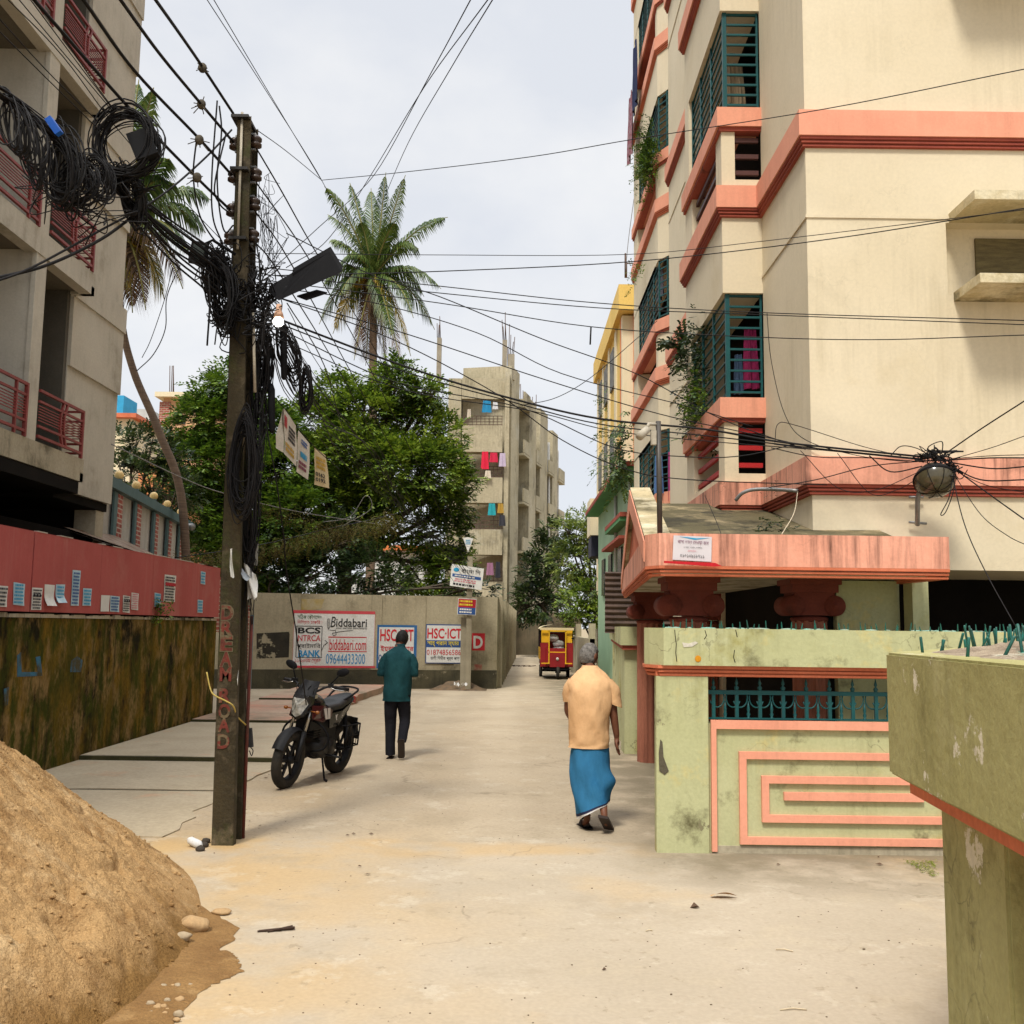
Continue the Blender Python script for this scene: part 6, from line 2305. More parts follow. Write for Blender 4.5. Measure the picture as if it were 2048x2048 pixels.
# bundle on the cream building: loops and radiating lines
G6 = 'cables radiating from the round lamp'
for pts in ([(1460, 838, 8.8), (1520, 846, 8.8), (1620, 856, 8.8), (1740, 868, 8.7)], [(1455, 845, 8.8), (1540, 862, 8.8), (1640, 864, 8.8), (1750, 872, 8.7)], [(1462, 835, 8.8), (1468, 800, 8.8), (1500, 802, 8.8), (1620, 840, 8.8), (1700, 860, 8.8)],
            [(1447, 590, 8.9), (1455, 680, 8.9), (1480, 780, 8.9), (1520, 830, 8.85), (1620, 860, 8.8), (1720, 872, 8.8)], [(1510, 850, 8.8), (1580, 920, 8.8), (1650, 925, 8.8), (1735, 890, 8.7)], [(1580, 855, 8.8), (1640, 930, 8.8), (1690, 925, 8.8), (1745, 895, 8.7)],
            [(1450, 920, 8.9), (1540, 905, 8.85), (1640, 880, 8.8), (1740, 870, 8.8)], [(1680, 860, 8.8), (1700, 800 + 42, 8.8), (1730, 846, 8.8), (1758, 862, 8.8)], [(1640, 860, 8.8), (1680, 890, 8.8), (1740, 880, 8.7)],
            [(1775, 862, 8.7), (1850, 810, 8.3), (1940, 752, 7.8)], [(1790, 868, 8.7), (1870, 845, 8.3), (1940, 820, 7.9)], [(1790, 866, 8.7), (1870, 860, 8.3), (1940, 858, 7.9)], [(1790, 868, 8.7), (1870, 864, 8.3), (1940, 864, 7.9)],
            [(1790, 872, 8.7), (1870, 884, 8.3), (1940, 880, 7.9)], [(1790, 876, 8.7), (1850, 905, 8.3), (1940, 905, 7.9)], [(1795, 880, 8.7), (1870, 935, 8.3), (1940, 985, 7.9)], [(1795, 885, 8.7), (1860, 915, 8.3), (1940, 930, 7.9)],
            [(1795, 890, 8.6), (1820, 990, 8.3), (1860, 1080, 8), (1915, 1180, 7.6)], [(1800, 895, 8.6), (1850, 970, 8.3), (1900, 1010, 8), (1940, 1030, 7.8)]):
    cable(pts, rnd.choice((.0035, .0045, .006)), 'black cable running to the tangle round the lamp on the cream building', G6)
RL = thing('round_lamp', 'round smoky bowl lamp in a cable tangle on the cream building wall', 'lamp', c0)
b = MB()
c = PY(1763, 905, 8.68)
AX = Vector((-.10, -.55, -.8)).normalized()
prof = [(.0, -.13), (.09, -.125), (.15, -.06), (.172, .0), (.165, .05), (.13, .10), (.08, .13), (.0, .14)]


def lathe_ax(b, c, ax, prof, n=24):
    ax = ax.normalized()
    u = ax.orthogonal().normalized()
    v = ax.cross(u)
    vs, fs = [], []
    for r, h in prof:
        for k in range(n):
            a = 2 * math.pi * k / n
            vs.append(c + ax * h + (u * math.cos(a) + v * math.sin(a)) * max(r, .0005))
    for i in range(len(prof) - 1):
        for k in range(n):
            fs.append((i * n + k, i * n + (k + 1) % n, (i + 1) * n + (k + 1) % n, (i + 1) * n + k))
    return b.add(vs, fs, True)


lathe_ax(b, c, AX, prof[:4])
b.build('lamp_housing', mat('dark_grey_housing', (.028, .028, .03), rough=.4, bump=.05), RL)
b = MB()
lathe_ax(b, c, AX, prof[3:])
b.build('glass_bowl', mat('smoky_glass', (.075, .062, .032), (.04, .034, .02), scale=4, rough=.15, bump=0, spec=.6), RL)
b = MB()
lathe_ax(b, c, AX, [(.172, -.012), (.18, -.008), (.18, .008), (.172, .012)])
for k in range(8):
    u = AX.orthogonal().normalized()
    v_ = AX.cross(u)
    a = k * math.pi / 4
    d = u * math.cos(a) + v_ * math.sin(a)
    b.tube([c + d * (r + .006) + AX * h for r, h in prof[3:]], .003, 4)
b.build('wire_guard', BLK, RL)
b = MB()
b.tube(spline([PY(1740, 912, 8.75), PY(1732, 940, 8.8), PY(1731, 965, 8.85), PY(1731, 990, 8.95)], 4), .022, 9)
b.tube([PY(1715, 985, 9.0), PY(1748, 988, 9.0)], .012, 6)
b.tube([PY(1715, 938, 9.0), PY(1742, 938, 9.0)], .012, 6)
b.build('bracket', STEEL, RL)


def tangle(name, label, pts, Y, n, seed, r=(.0035, .006), spread=(.2, .15, .2), m=None, loops=.5):
    """a knot of cable: many wandering loops about a set of picture points"""
    rnd = random.Random(seed)
    b = MB()
    for i in range(n):
        x, y = rnd.choice(pts)[:2]
        c = PY(x, y, Y)
        q = []
        k = rnd.randint(3, 5)
        for _ in range(k):
            q.append(c + Vector((rnd.gauss(0, spread[0]), rnd.gauss(0, spread[1]), rnd.gauss(0, spread[2]))))
        b.tube(spline(q, 6), rnd.uniform(*r), 4)
    return single(name, b, m or CBL, label, 'cable tangle', loc=PY(pts[0][0], pts[0][1], Y))


def coil(label, px, py, rx, ry, Y, turns, seed, tilt=0.0, r=.005, jitter=.06, hang=0, name='cable_coil', m=None, thick=.05):
    """a hank of cable: many nearly equal turns"""
    rnd = random.Random(seed)
    c = PY(px, py, Y)
    s = Y / 1900
    b = MB()
    for i in range(turns):
        a0 = rnd.random() * 6.28
        kx, ky = rx * s * (1 + rnd.gauss(0, jitter)), ry * s * (1 + rnd.gauss(0, jitter))
        o = Vector((rnd.gauss(0, rx * s * jitter * .7), rnd.gauss(0, thick), rnd.gauss(0, ry * s * jitter * .7)))
        ph = rnd.random() * 6.28
        q = []
        for j in range(25):
            a = j / 24 * 2 * math.pi
            x = kx * math.cos(a)
            z = ky * math.sin(a)
            if hang: x *= 1 - hang * (z / ky + 1) * .5
            q.append(c + o + Vector((x * math.cos(tilt) - z * math.sin(tilt), .05 * math.sin(a + ph), x * math.sin(tilt) + z * math.cos(tilt))))
        b.tube(q, r * rnd.uniform(.7, 1.2), 5, cap=False)
    return single(name, b, m or CBL, label, 'cable coil', loc=c)


tangle('cable_tangle', 'knot of black cables round the lamp on the cream building', [(1750, 862), (1770, 858), (1785, 872), (1796, 890)], 8.62, 46, 3, spread=(.055, .05, .045))
cable([(1795, 880, 8.6), (1800, 920, 8.5), (1785, 965, 8.5), (1775, 970, 8.5), (1790, 940, 8.5), (1798, 900, 8.55)], .0045, 'loose loop of cable dangling below the round lamp')

# the sagging bundle from the left edge to the pole
BUND = [(-20, 160, 5.0), (30, 195, 5.3), (90, 245, 5.8), (150, 300, 6.2), (210, 345, 6.6), (260, 385, 6.9), (330, 440, 7.3), (440, 520, 7.95)]
rnd = random.Random(4)
for i in range(13):
    j = rnd.uniform(-1, 1)
    pts = [(x + rnd.uniform(-3, 3), y + j * (13 if k < 6 else 26) + rnd.uniform(-4, 4), Y + rnd.uniform(-.06, .06)) for k, (x, y, Y) in enumerate(BUND)]
    cable(pts, rnd.choice((.004, .005, .007)), 'cable of the sagging black bundle between the left edge and the pole', 'sagging cable bundle left of the pole', n=5)
for i in range(9):
    x0 = rnd.uniform(245, 275)
    pts = [(x0, 375 + i * 5, 6.9), (330 + rnd.uniform(-6, 6), 425 + i * 9, 7.3), (400 + rnd.uniform(-8, 8), 475 + i * 10, 7.7), (455 + rnd.uniform(-12, 18), 530 + i * 12, 8.0), (500, 560 + i * 8, 8.1)]
    cable(pts, rnd.choice((.0045, .006, .008)), 'cable of the fan spreading from the big coil to the pole', 'fan of cables between the big coil and the pole', n=5)
coil('big round coil of black cable, the largest ring left of the pole', 238, 270, 58, 62, 6.6, 30, 1, r=.0052, jitter=.11)
coil('drooping hank of black cable at the left edge', 28, 240, 22, 62, 5.25, 13, 2, tilt=.25, r=.0045, jitter=.16, hang=.3)
coil('second drooping hank of black cable from the left edge', 66, 280, 20, 66, 5.5, 13, 3, tilt=.2, r=.0045, jitter=.16, hang=.3)
coil('fat drooping hank of black cable under the blue box', 118, 318, 28, 62, 5.9, 24, 4, tilt=.12, r=.005, jitter=.2, hang=.25)
coil('low hank of black cable over the red railing', 150, 350, 34, 38, 6.1, 20, 5, tilt=-.3, r=.005, jitter=.14, hang=.2)
coil('hank of black cable between the big coil and the blue box', 185, 335, 24, 40, 6.3, 16, 6, tilt=.3, r=.005, jitter=.2)
coil('thick vertical hank of cable below the big coil', 250, 370, 15, 48, 6.8, 26, 7, tilt=.25, r=.0055, jitter=.2)
coil('large dark coil of cable hung on the front of the pole', 461, 875, 24, 84, 7.82, 40, 8, r=.0048, jitter=.15, hang=.35, thick=.04)
coil('narrow hank of cable hanging right of the pole below the lamp head', 577, 735, 11, 36, 8.8, 18, 9, r=.0055, jitter=.22, hang=.4)
coil('bunched hank of cable on the left side of the pole', 420, 555, 20, 60, 7.85, 34, 10, tilt=.12, r=.005, jitter=.25, hang=.2)
coil('dangling hank of cable on the right side of the pole under the bulb', 497, 680, 11, 55, 8.15, 24, 11, r=.005, jitter=.25)
coil('ragged hank of cable hanging left of the pole under the floodlight', 400, 520, 13, 42, 7.8, 18, 15, tilt=.2, r=.005, jitter=.3)
coil('thin bunch of cable down the pole right beside the conduit', 487, 800, 8, 90, 8.18, 16, 16, r=.004, jitter=.35)
coil('lower hank of cable trailing down the right side of the pole', 472, 985, 10, 62, 8.1, 20, 13, r=.0045, jitter=.3)
coil('tail of cables hanging from the bundle under the lit bulb', 545, 672, 13, 42, 8.3, 20, 14, tilt=.3, r=.005, jitter=.3)
tangle('cable_tangle', 'mess of black wire wound round the upper pole below the insulators', [(420, 500), (440, 540), (470, 560), (490, 545), (500, 575), (450, 590), (480, 520), (505, 600), (485, 640), (405, 500), (430, 600)], 7.95, 190, 5, spread=(.07, .06, .09))
tangle('cable_tangle', 'loose wires dangling against the sky right of the insulators', [(500, 380), (510, 420), (500, 455), (515, 470)], 8.1, 22, 6, r=(.0018, .003), spread=(.06, .06, .16))
tangle('cable_tangle', 'untidy wires curling below the hanks over the red railing', [(110, 350), (150, 375), (190, 400), (215, 380)], 6.1, 24, 7, r=(.003, .0045), spread=(.12, .08, .09))
tangle('cable_tangle', 'scruffy wire ends where the cable hanks meet the big coil', [(230, 335), (245, 345), (200, 330)], 6.65, 50, 8, r=(.003, .006), spread=(.07, .06, .04))
tangle('cable_tangle', 'wires knotted along the pole beside the dark coil', [(480, 760), (485, 830), (482, 900), (478, 1000), (470, 1090)], 8.15, 60, 9, r=(.002, .004), spread=(.03, .05, .22))
for pts, lab in (([(372, 255, 7.3), (365, 330, 7.35), (375, 400, 7.5), (395, 440, 7.7), (420, 470, 7.85)], 'leftmost black drop wire looping down to the pole'), ([(414, 130 + 70, 7.6), (418, 250, 7.6), (410, 330, 7.6), (415, 400, 7.7), (425, 438, 7.9), (440, 425, 7.95)], 'looped drop wire just left of the pole top'), ([(410, 190, 7.5), (400, 330, 7.5), (402, 410, 7.6), (420, 460, 7.8)], 'long drop wire beside the pole insulators'), ([(427, 250, 7.8), (405, 350, 7.6), (415, 385, 7.7), (430, 400, 7.9)], 'short looped drop wire by the third insulator')):
    cable(pts, .007, lab)
cable([(437, 245, 7.95), (385, 300, 7.5), (300, 372, 7.0), (180, 440, 6.4), (60, 505, 5.8), (-20, 535, 5.4)], .008, 'thick black cable falling from the pole top to the left edge below the railing')
cable([(255, 405, 6.9), (190, 452, 6.5), (90, 500, 6.0), (-20, 528, 5.5)], .011, 'thickest black cable curving down to the left edge over the balcony')
cable([(340, 500, 7.5), (315, 560, 7.5), (312, 620, 7.6), (290, 668, 7.6), (258, 700, 7.6)], .004, 'bent loose wire hanging in front of the leaning palm')
cable([(325, 505, 7.5), (312, 560, 7.5), (285, 640, 7.6), (268, 675, 7.6)], .003, 'thin wire beside the bent loose wire')
cable([(393, 520, 7.6), (396, 570, 7.6), (391, 652, 7.6)], .008, 'short twisted cable end hanging left of the pole')
cable([(210, 838, 15), (340, 900, 17), (420, 930, 19), (560, 965, 22), (720, 990, 26)], .009, 'pale wire stretched in front of the dark leaved tree', m=CBG)
cable([(490, 740, 8.1), (520, 900, 8.2), (535, 1010, 8.4), (541, 1080, 8.6), (560, 1200, 9), (578, 1330, 9.6)], .006, 'thin black wire hanging from the pole to behind the motorcycle')
cable([(610, 985, 20), (660, 975, 20), (690, 935, 20), (700, 960, 20), (650, 990, 20)], .006, 'curled grey wire end among the trees', m=CBG)
for (x, y0, y1, lab) in ((503, 655, 735, 'black cable closure tube right of the pole'), (535, 625, 712, 'long black cable closure tube under the bulb'), (512, 735, 812, 'lower black cable closure tube beside the pole')):
    b = MB()
    a, c = PY(x, y0, 8.15), PY(x + 1, y1, 8.15)
    b.tube([a + Vector((0, 0, .05)), a, c, c - Vector((0, 0, .02))], [.012, .03, .026, .012], 10)
    single('cable_closure', b, BLK, lab, 'closure')
b = MB()
c = PY(102, 238, 5.7)
b.obox(c, Vector((.55, .1, -.75)), Vector((0, 1, .1)), Vector((.75, 0, .55)), .055, .022, .02)
single('junction_box', b, mat('bright_blue_plastic', (.01, .09, .42), bump=.02, rough=.4), 'bright blue box wedged in the black cable bundle', 'box')
b = MB()
c = PY(270, 275, 6.55)
b.obox(c, Vector((1, .1, .45)), Vector((-.1, 1, 0)), Vector((-.45, 0, 1)), .075, .04, .10)
single('junction_box', b, BLK, 'square black box inside the big cable coil', 'box')
b = MB()
c = PY(476, 1046, 8.25)
b.obox(c, (1, 0, 0), (0, 1, 0), (0, 0, 1), .035, .05, .09)
single('junction_box', b, mat('grey_meter_box', (.22, .22, .2), (.16, .16, .14), scale=9), 'grey metal box on the back of the pole', 'box')


def scrap(label, corners, Y, m, cat='paper scrap', name='paper_scrap', wav=.02):
    P4 = [PY(x, y, Y) for x, y in corners]
    b = MB()
    rnd = random.Random(label)
    ph = rnd.random() * 6
    b.sheet(lambda u, v: (P4[0].lerp(P4[1], u)).lerp(P4[3].lerp(P4[2], u), v) + Vector((0, wav * math.sin(u * 5 + v * 4 + ph), wav * .3 * math.sin(u * 7))), 7, 9)
    return single(name, b, m, label, cat)


scrap('white paper strip stuck high on the pole', [(436, 1090), (441, 1089), (438, 1035), (433, 1036)], 7.86, PAPER)
scrap('white plastic bag snagged on the back edge of the pole', [(466, 1132), (487, 1128), (482, 1085), (462, 1062)], 8.1, PAPER, 'plastic bag', 'plastic_bag', .04)
scrap('grey plastic rag twisting from the white paper strip', [(440, 1068), (468, 1098), (470, 1088), (444, 1058)], 8.0, mat('grey_plastic', (.3, .33, .36)), 'plastic bag', 'plastic_bag', .03)
scrap('long white notice peeling low on the pole side', [(445, 1294), (450, 1293), (449, 1244), (442, 1245)], 7.95, PAPER)
b = MB()
b.tube(spline([PY(390, 1268, 7.88), PY(397, 1300, 7.86), PY(405, 1312, 7.85), PY(425, 1322, 7.85), PY(440, 1332, 7.86), PY(448, 1352, 8.0), PY(469, 1372, 8.24)], 5), .006, 5)
single('rope', b, mat('yellow_rope', (.50, .38, .10), bump=.2), 'yellow rope tied round the pole below the lettering', 'rope')
b = MB()
c = PY(469, 1392, 8.25)
b.obox(c, (1, .1, .1), (0, 1, 0), (-.12, 0, 1), .03, .02, .075)
b.tube([c + Vector((0, 0, .07)), c + Vector((-.01, 0, .12))], .006, 5)
b.tube(spline([c + Vector((.015, 0, -.07)), c + Vector((.04, 0, -.10)), c + Vector((.03, 0, -.14)), c + Vector((.01, 0, -.10))], 5), .004, 4)
single('pouch', b, mat('dark_grey_pouch', (.03, .03, .03), bump=.1), 'small black pouch hanging at the pole back below the yellow rope', 'pouch')

# banners hung on a line from the pole
CLB = mat('off_white_banner_cloth', (.56, .52, .44), (.48, .43, .35), scale=5, bump=.2)
CLY = mat('yellowed_banner_cloth', (.58, .46, .26), (.50, .40, .22), scale=5, bump=.2)
cable([(500, 730, 8.2), (536, 770, 8.6), (562, 808, 9), (600, 850, 9.6), (640, 885, 10)], .004, 'line carrying the three paper banners right of the pole')


def banner(label, cor, Y, m):
    P4 = [PY(x, y, yy) for (x, y), yy in zip(cor, Y)]
    b = MB()

    def f(u, v):
        return (P4[0].lerp(P4[1], u)).lerp(P4[3].lerp(P4[2], u), v) + Vector((.0, .02 * math.sin(u * 5 + v * 6), 0))
    b.sheet(f, 8, 12)
    o = single('banner', b, m, label, 'banner', loc=P4[3])
    return o, f


def ink_on(o, f, u0, v0, u1, v1, m, rows, seed, word=None):
    k = MB()
    rnd = random.Random(seed)
    o0, o1, o3 = f(u0, v0), f(u1, v0), f(u0, v1)
    ux, uz = (o1 - o0), (o3 - o0)
    N = Vector((0, -.03, 0))
    if word: k = text_mesh(word, ux.length, uz.length, o0 + N, ux.normalized(), uz.normalized(), bold=.03)
    else: dashes(k, o0 + N, ux.normalized(), uz.normalized(), ux.length, uz.length, rows, rnd, .97, .7)
    k.build('printing', m, o)


o, f = banner('first paper banner from the pole, with a red mark and orange figures', [(536, 856), (560, 881), (559, 804), (536, 769)], (8.6, 8.9, 8.9, 8.6), CLB)
ink_on(o, f, .1, .55, .35, .92, INKR, 1, 1)
ink_on(o, f, .4, .42, .9, .78, INK, 4, 2)
ink_on(o, f, .12, .1, .9, .32, mat('ochre_ink', (.5, .3, .03), bump=0), 2, 3)
b = MB()
b.sheet(lambda u, v: PY(536, 769, 8.62).lerp(PY(536, 855, 8.62), v).lerp(PY(520 + 0 * v, 800 + 45 * v, 8.5), u * min(1, v * 2 + .1)) + Vector((0, .015 * math.sin(u * 4 + v * 5), 0)), 6, 8)
b.build('folded_back', CLB, o, loc=None)
o, f = banner('middle paper banner with a maroon and blue print', [(559, 890), (582, 906), (585, 838), (563, 812)], (9.0, 9.25, 9.25, 9.0), CLB)
ink_on(o, f, .3, .75, .8, .9, INKB, 2, 4)
ink_on(o, f, .3, .4, .85, .6, INKC, 1, 5)
ink_on(o, f, .15, .12, .9, .34, mat('maroon_ink', (.18, .02, .06), bump=0), 2, 6)
o, f = banner('yellowed paper banner farthest from the pole, with black phone figures', [(593, 914), (622, 922), (615, 860), (594, 844)], (9.6, 9.85, 9.85, 9.6), CLY)
ink_on(o, f, .1, .25, .8, .36, INK, 1, 7, '0162')
ink_on(o, f, .1, .1, .8, .21, INK, 1, 8, '0192')
ink_on(o, f, .15, .45, .85, .8, mat('ochre_ink', (0, 0, 0)), 3, 9)

# camera post on the canopy roof
CP_ = thing('camera_post', 'grey steel post with a white security camera on the canopy roof', 'camera post', PY(1245, 1005, 8.3))
b = MB()
b.tube([PY(1245, 1008, 8.3), PY(1242, 795, 8.3)], .0225, 10)
b.build('post', mat('dark_grey_pipe', (.075, .065, .055), (.05, .045, .04), scale=6, rough=.45, bump=.05), CP_)
WHP = mat('dusty_white_plastic', (.42, .38, .30), (.36, .32, .25), scale=6, bump=.05)
b = MB()
b.tube([PY(1206, 824, 8.15), PY(1221, 810, 8.22)], [.036, .03], 12)
b.tube([PY(1221, 806, 8.22), PY(1224, 800, 8.25), PY(1238, 801, 8.3)], .014, 8)
b.build('security_camera', WHP, CP_)
b = MB()
c = PY(1233, 826, 8.28)
b.box(c.x - .022, c.x + .022, 8.26, 8.31, c.z - .06, c.z + .06)
b.build('camera_box', WHP, CP_)
# notice on the canopy
NT = thing('notice', 'white to let notice in Bengali taped to the salmon canopy', 'notice', PY(1306, 1060, 8.07))
b = MB()
NP = [PY(1269, 1056, 8.085), PY(1342, 1060, 8.085), PY(1343, 1013, 8.085), PY(1271, 1010, 8.085)]
b.extr(NP, (0, .006, 0))
b.build('notice_sheet', mat('lilac_white_paper', (.62, .58, .60), bump=.03, fine=.02), NT)
nx, nz_ = (NP[1] - NP[0]).normalized(), (NP[3] - NP[0]).normalized()
nw, nh = (NP[1] - NP[0]).length, (NP[3] - NP[0]).length
for body, u, v, w, h, m in (('বাসা ভাড়া দেওয়া হবে', .11, .66, .80, .16, mat('plum_ink', (.16, .02, .08), bump=0, fine=0)), ('০১৬১০৯১৮৭১১', .19, .13, .62, .13, INK), ('৩ বেড, ড্রইং, ডাইনিং', .27, .50, .48, .08, INK), ('যোগাযোগ :', .38, .36, .24, .07, INKP)):
    text_mesh(body, nw * w, nh * h, NP[0] + nx * nw * u + nz_ * nh * v - Vector((0, .003, 0)), nx, nz_).build('lettering', m, NT)
b = MB()
b.extr([NP[0] + nx * nw * a + nz_ * nh * c - Vector((0, .002, 0)) for a, c in ((.14, .96), (.4, .9), (.55, .86), (.8, .93), (.94, .97), (.6, .93), (.4, .95))], (0, .001, 0))
b.build('blue_flourish', INKC, NT)
b = MB()
b.extr([PY(x, y, 8.07) for x, y in ((1253, 1058), (1350, 1062), (1362, 1068), (1348, 1069), (1253, 1062))], (0, .008, 0))
single('red_tape', b, mat('bright_red_tape', (.50, .012, .02), bump=.05), 'strip of bright red tape under the to let notice', 'tape')
cable([(1330, 935, 9.2), (1352, 985, 8.8), (1362, 1012, 8.2)], .003, 'thin wire hanging over the canopy roof')
cable([(1505, 928, 9.2), (1498, 968, 8.8), (1475, 1008, 8.2)], .004, 'pale wire drooping from the bent pipe arm', m=mat('cream_wire', (.55, .46, .33), bump=0))
# ================================================================== people
def skinned(name, chains, m, parent, sub=2, branch_smooth=.4):
    """chains: list of [(point, radius or (rx, ry)), ...]; a chain may start from a point already used"""
    vs, es, rs = [], [], []
    idx = {}
    for ch in chains:
        prev = None
        for p, r in ch:
            key = tuple(round(c, 4) for c in p)
            if key not in idx:
                idx[key] = len(vs)
                vs.append(p)
                rs.append(r if isinstance(r, tuple) else (r, r))
            i = idx[key]
            if prev is not None and prev != i: es.append((prev, i))
            prev = i
    me = bpy.data.meshes.new(name)
    me.from_pydata([tuple(v) for v in vs], es, [])
    o = bpy.data.objects.new(name, me)
    C.objects.link(o)
    md = o.modifiers.new('skin', 'SKIN')
    md.branch_smoothing = branch_smooth
    md.use_smooth_shade = True
    lay = me.skin_vertices[0].data
    for i, r in enumerate(rs):
        lay[i].radius = r
        lay[i].use_root = (i == 0)
    sb = o.modifiers.new('sub', 'SUBSURF')
    sb.levels = sb.render_levels = sub
    dg = bpy.context.evaluated_depsgraph_get()
    dg.update()
    new = bpy.data.meshes.new_from_object(o.evaluated_get(dg))
    bpy.data.objects.remove(o)
    new.materials.clear()
    new.materials.append(m)
    for p in new.polygons: p.use_smooth = True
    o = bpy.data.objects.new(name, new)
    C.objects.link(o)
    o.parent = parent
    return o


def loft(mb, rings, n=28, fold=.0, ff=9, seed=0, closed=False, nv=5):
    """rings: (centre, rx, ry[, tilt]); smooth interpolation between them"""
    cs = spline([Vector(r[0]) for r in rings], nv)
    ra = spline([Vector((r[1], r[2], r[3] if len(r) > 3 else 0)) for r in rings], nv)
    vs, fs = [], []
    for i, (c, q) in enumerate(zip(cs, ra)):
        t = i / (len(cs) - 1)
        for k in range(n):
            a = 2 * math.pi * k / n
            f = 1 + fold * (mnoise.noise(Vector((math.cos(a) * 1.6 + seed, math.sin(a) * 1.6, t * ff))) + .5 * mnoise.noise(Vector((math.cos(a) * 4 + seed, math.sin(a) * 4, t * ff * 1.7 + 5))))
            x, y = q.x * math.cos(a) * f, q.y * math.sin(a) * f
            vs.append(c + Vector((x, y, q.z * math.cos(a))))
    m = len(cs)
    for i in range(m - 1):
        for k in range(n):
            fs.append((i * n + k, i * n + (k + 1) % n, (i + 1) * n + (k + 1) % n, (i + 1) * n + k))
    if closed: fs += [tuple(range(n - 1, -1, -1)), tuple(range((m - 1) * n, m * n))]
    return mb.add(vs, fs, True)


SKIN = mat('brown_skin', (.16, .062, .032), (.13, .05, .026), scale=9, rough=.55, bump=.05, bscale=60, fine=.05)


def hand_chains(w, d, side, s=1.0, curl=.5):
    """wrist w, direction d of the forearm; palm plus five separate fingers"""
    w, d, side = Vector(w), Vector(d).normalized(), Vector(side).normalized()
    nrm = d.cross(side).normalized()
    palm = w + d * .075 * s
    out = [[(tuple(w), .024 * s), (tuple(w + d * .03 * s), (.026 * s, .02 * s)), (tuple(palm), (.032 * s, .017 * s))]]
    for i, (o, L) in enumerate(((-.028, .066), (-.010, .078), (.010, .073), (.027, .056))):
        b0 = palm + side * o * s + d * .012 * s
        q, dd, ch = b0, d.copy(), [(tuple(palm), (.032 * s, .017 * s)), (tuple(b0), .0095 * s)]
        for j in range(3):
            dd = (dd + nrm * curl * .42).normalized()
            q = q + dd * L * s * (.42, .32, .26)[j]
            ch.append((tuple(q), (.0088 - .0008 * j) * s))
        out.append(ch)
    tb = w + d * .03 * s
    q1 = tb - side * .036 * s + d * .016 * s
    q2 = q1 - side * .012 * s + d * .03 * s + nrm * .008
    q3 = q2 + d * .026 * s + nrm * .012
    out.append([(tuple(tb), (.026 * s, .02 * s)), (tuple(q1), .0115 * s), (tuple(q2), .010 * s), (tuple(q3), .0085 * s)])
    return out


def head_parts(par, c, yaw, pitch, hairm, s=1.0, grey=False, hair_low=-.035):
    """features on the head of the body, facing +Y before turning"""
    M = Matrix.Translation(c) @ Matrix.Rotation(yaw, 4, 'Z') @ Matrix.Rotation(-pitch, 4, 'X')
    hd = MB()
    n, m_ = 22, 16
    for i in range(m_ + 1):
        t = -math.pi / 2 + math.pi * i / m_
        for k in range(n):
            a = 2 * math.pi * k / n
            x, y, z = .074 * math.cos(t) * math.cos(a), .094 * math.cos(t) * math.sin(a), .115 * math.sin(t)
            if z < 0: x *= 1 - .25 * (-z / .115); y *= 1 - .12 * (-z / .115)
            hd.v.append(M @ Vector((x * s, y * s, z * s)))
    for i in range(m_):
        for k in range(n):
            hd.f.append((i * n + k, i * n + (k + 1) % n, (i + 1) * n + (k + 1) % n, (i + 1) * n + k))
            hd.sm.append(True)
    for sx in (-1, 1):      # ears, nose, brow, mouth
        e = MB()
        e.ball((0, 0, 0), .010, .020, .031, 10, 7)
        hd.add([M @ (Vector((sx * .078, -.006, -.005)) + p) * 1.0 for p in e.v], e.f, True)
        e = MB()
        e.ball((sx * .028, .082, .012), .013, .010, .008, 8, 6)
        hd.add([M @ p for p in e.v], e.f, True)
    e = MB()
    e.tube([(0, .088, .018), (0, .108, -.018), (0, .098, -.03)], [.008, .014, .010], 8)
    e.tube([(-.024, .083, -.056), (0, .09, -.054), (.024, .083, -.056)], [.004, .008, .004], 6)
    hd.add([M @ p for p in e.v], e.f, True)
    hr = MB()
    rnd = random.Random(4)
    n, m_ = 34, 18
    for i in range(m_ + 1):
        t = -.80 + (math.pi / 2 + .80) * i / m_
        for k in range(n):
            a = 2 * math.pi * k / n
            f = 1.10 + .05 * mnoise.noise(Vector((math.cos(a) * 5, math.sin(a) * 5, t * 6))) + .02 * mnoise.noise(Vector((math.cos(a) * 18, math.sin(a) * 18, t * 18)))
            if math.sin(a) > .10 and t < .5: f = .9          # leaves the face free
            if t < -.5: f *= .97
            hr.v.append(M @ Vector((.074 * s * math.cos(t) * math.cos(a) * f, .094 * s * math.cos(t) * math.sin(a) * f, .115 * s * math.sin(t) * f)))
    for i in range(m_):
        for k in range(n):
            hr.f.append((i * n + k, i * n + (k + 1) % n, (i + 1) * n + (k + 1) % n, (i + 1) * n + k))
            hr.sm.append(True)
    hr.build('hair', hairm, par, local=True)
    return hd


def join_into(o, mb):
    """adds more surface to the body so that it stays one mesh"""
    bm = bmesh.new()
    bm.from_mesh(o.data)
    k = [bm.verts.new(p) for p in mb.v]
    for f in mb.f:
        try: bm.faces.new([k[i] for i in f]).smooth = True
        except ValueError: pass
    bm.to_mesh(o.data)
    bm.free()


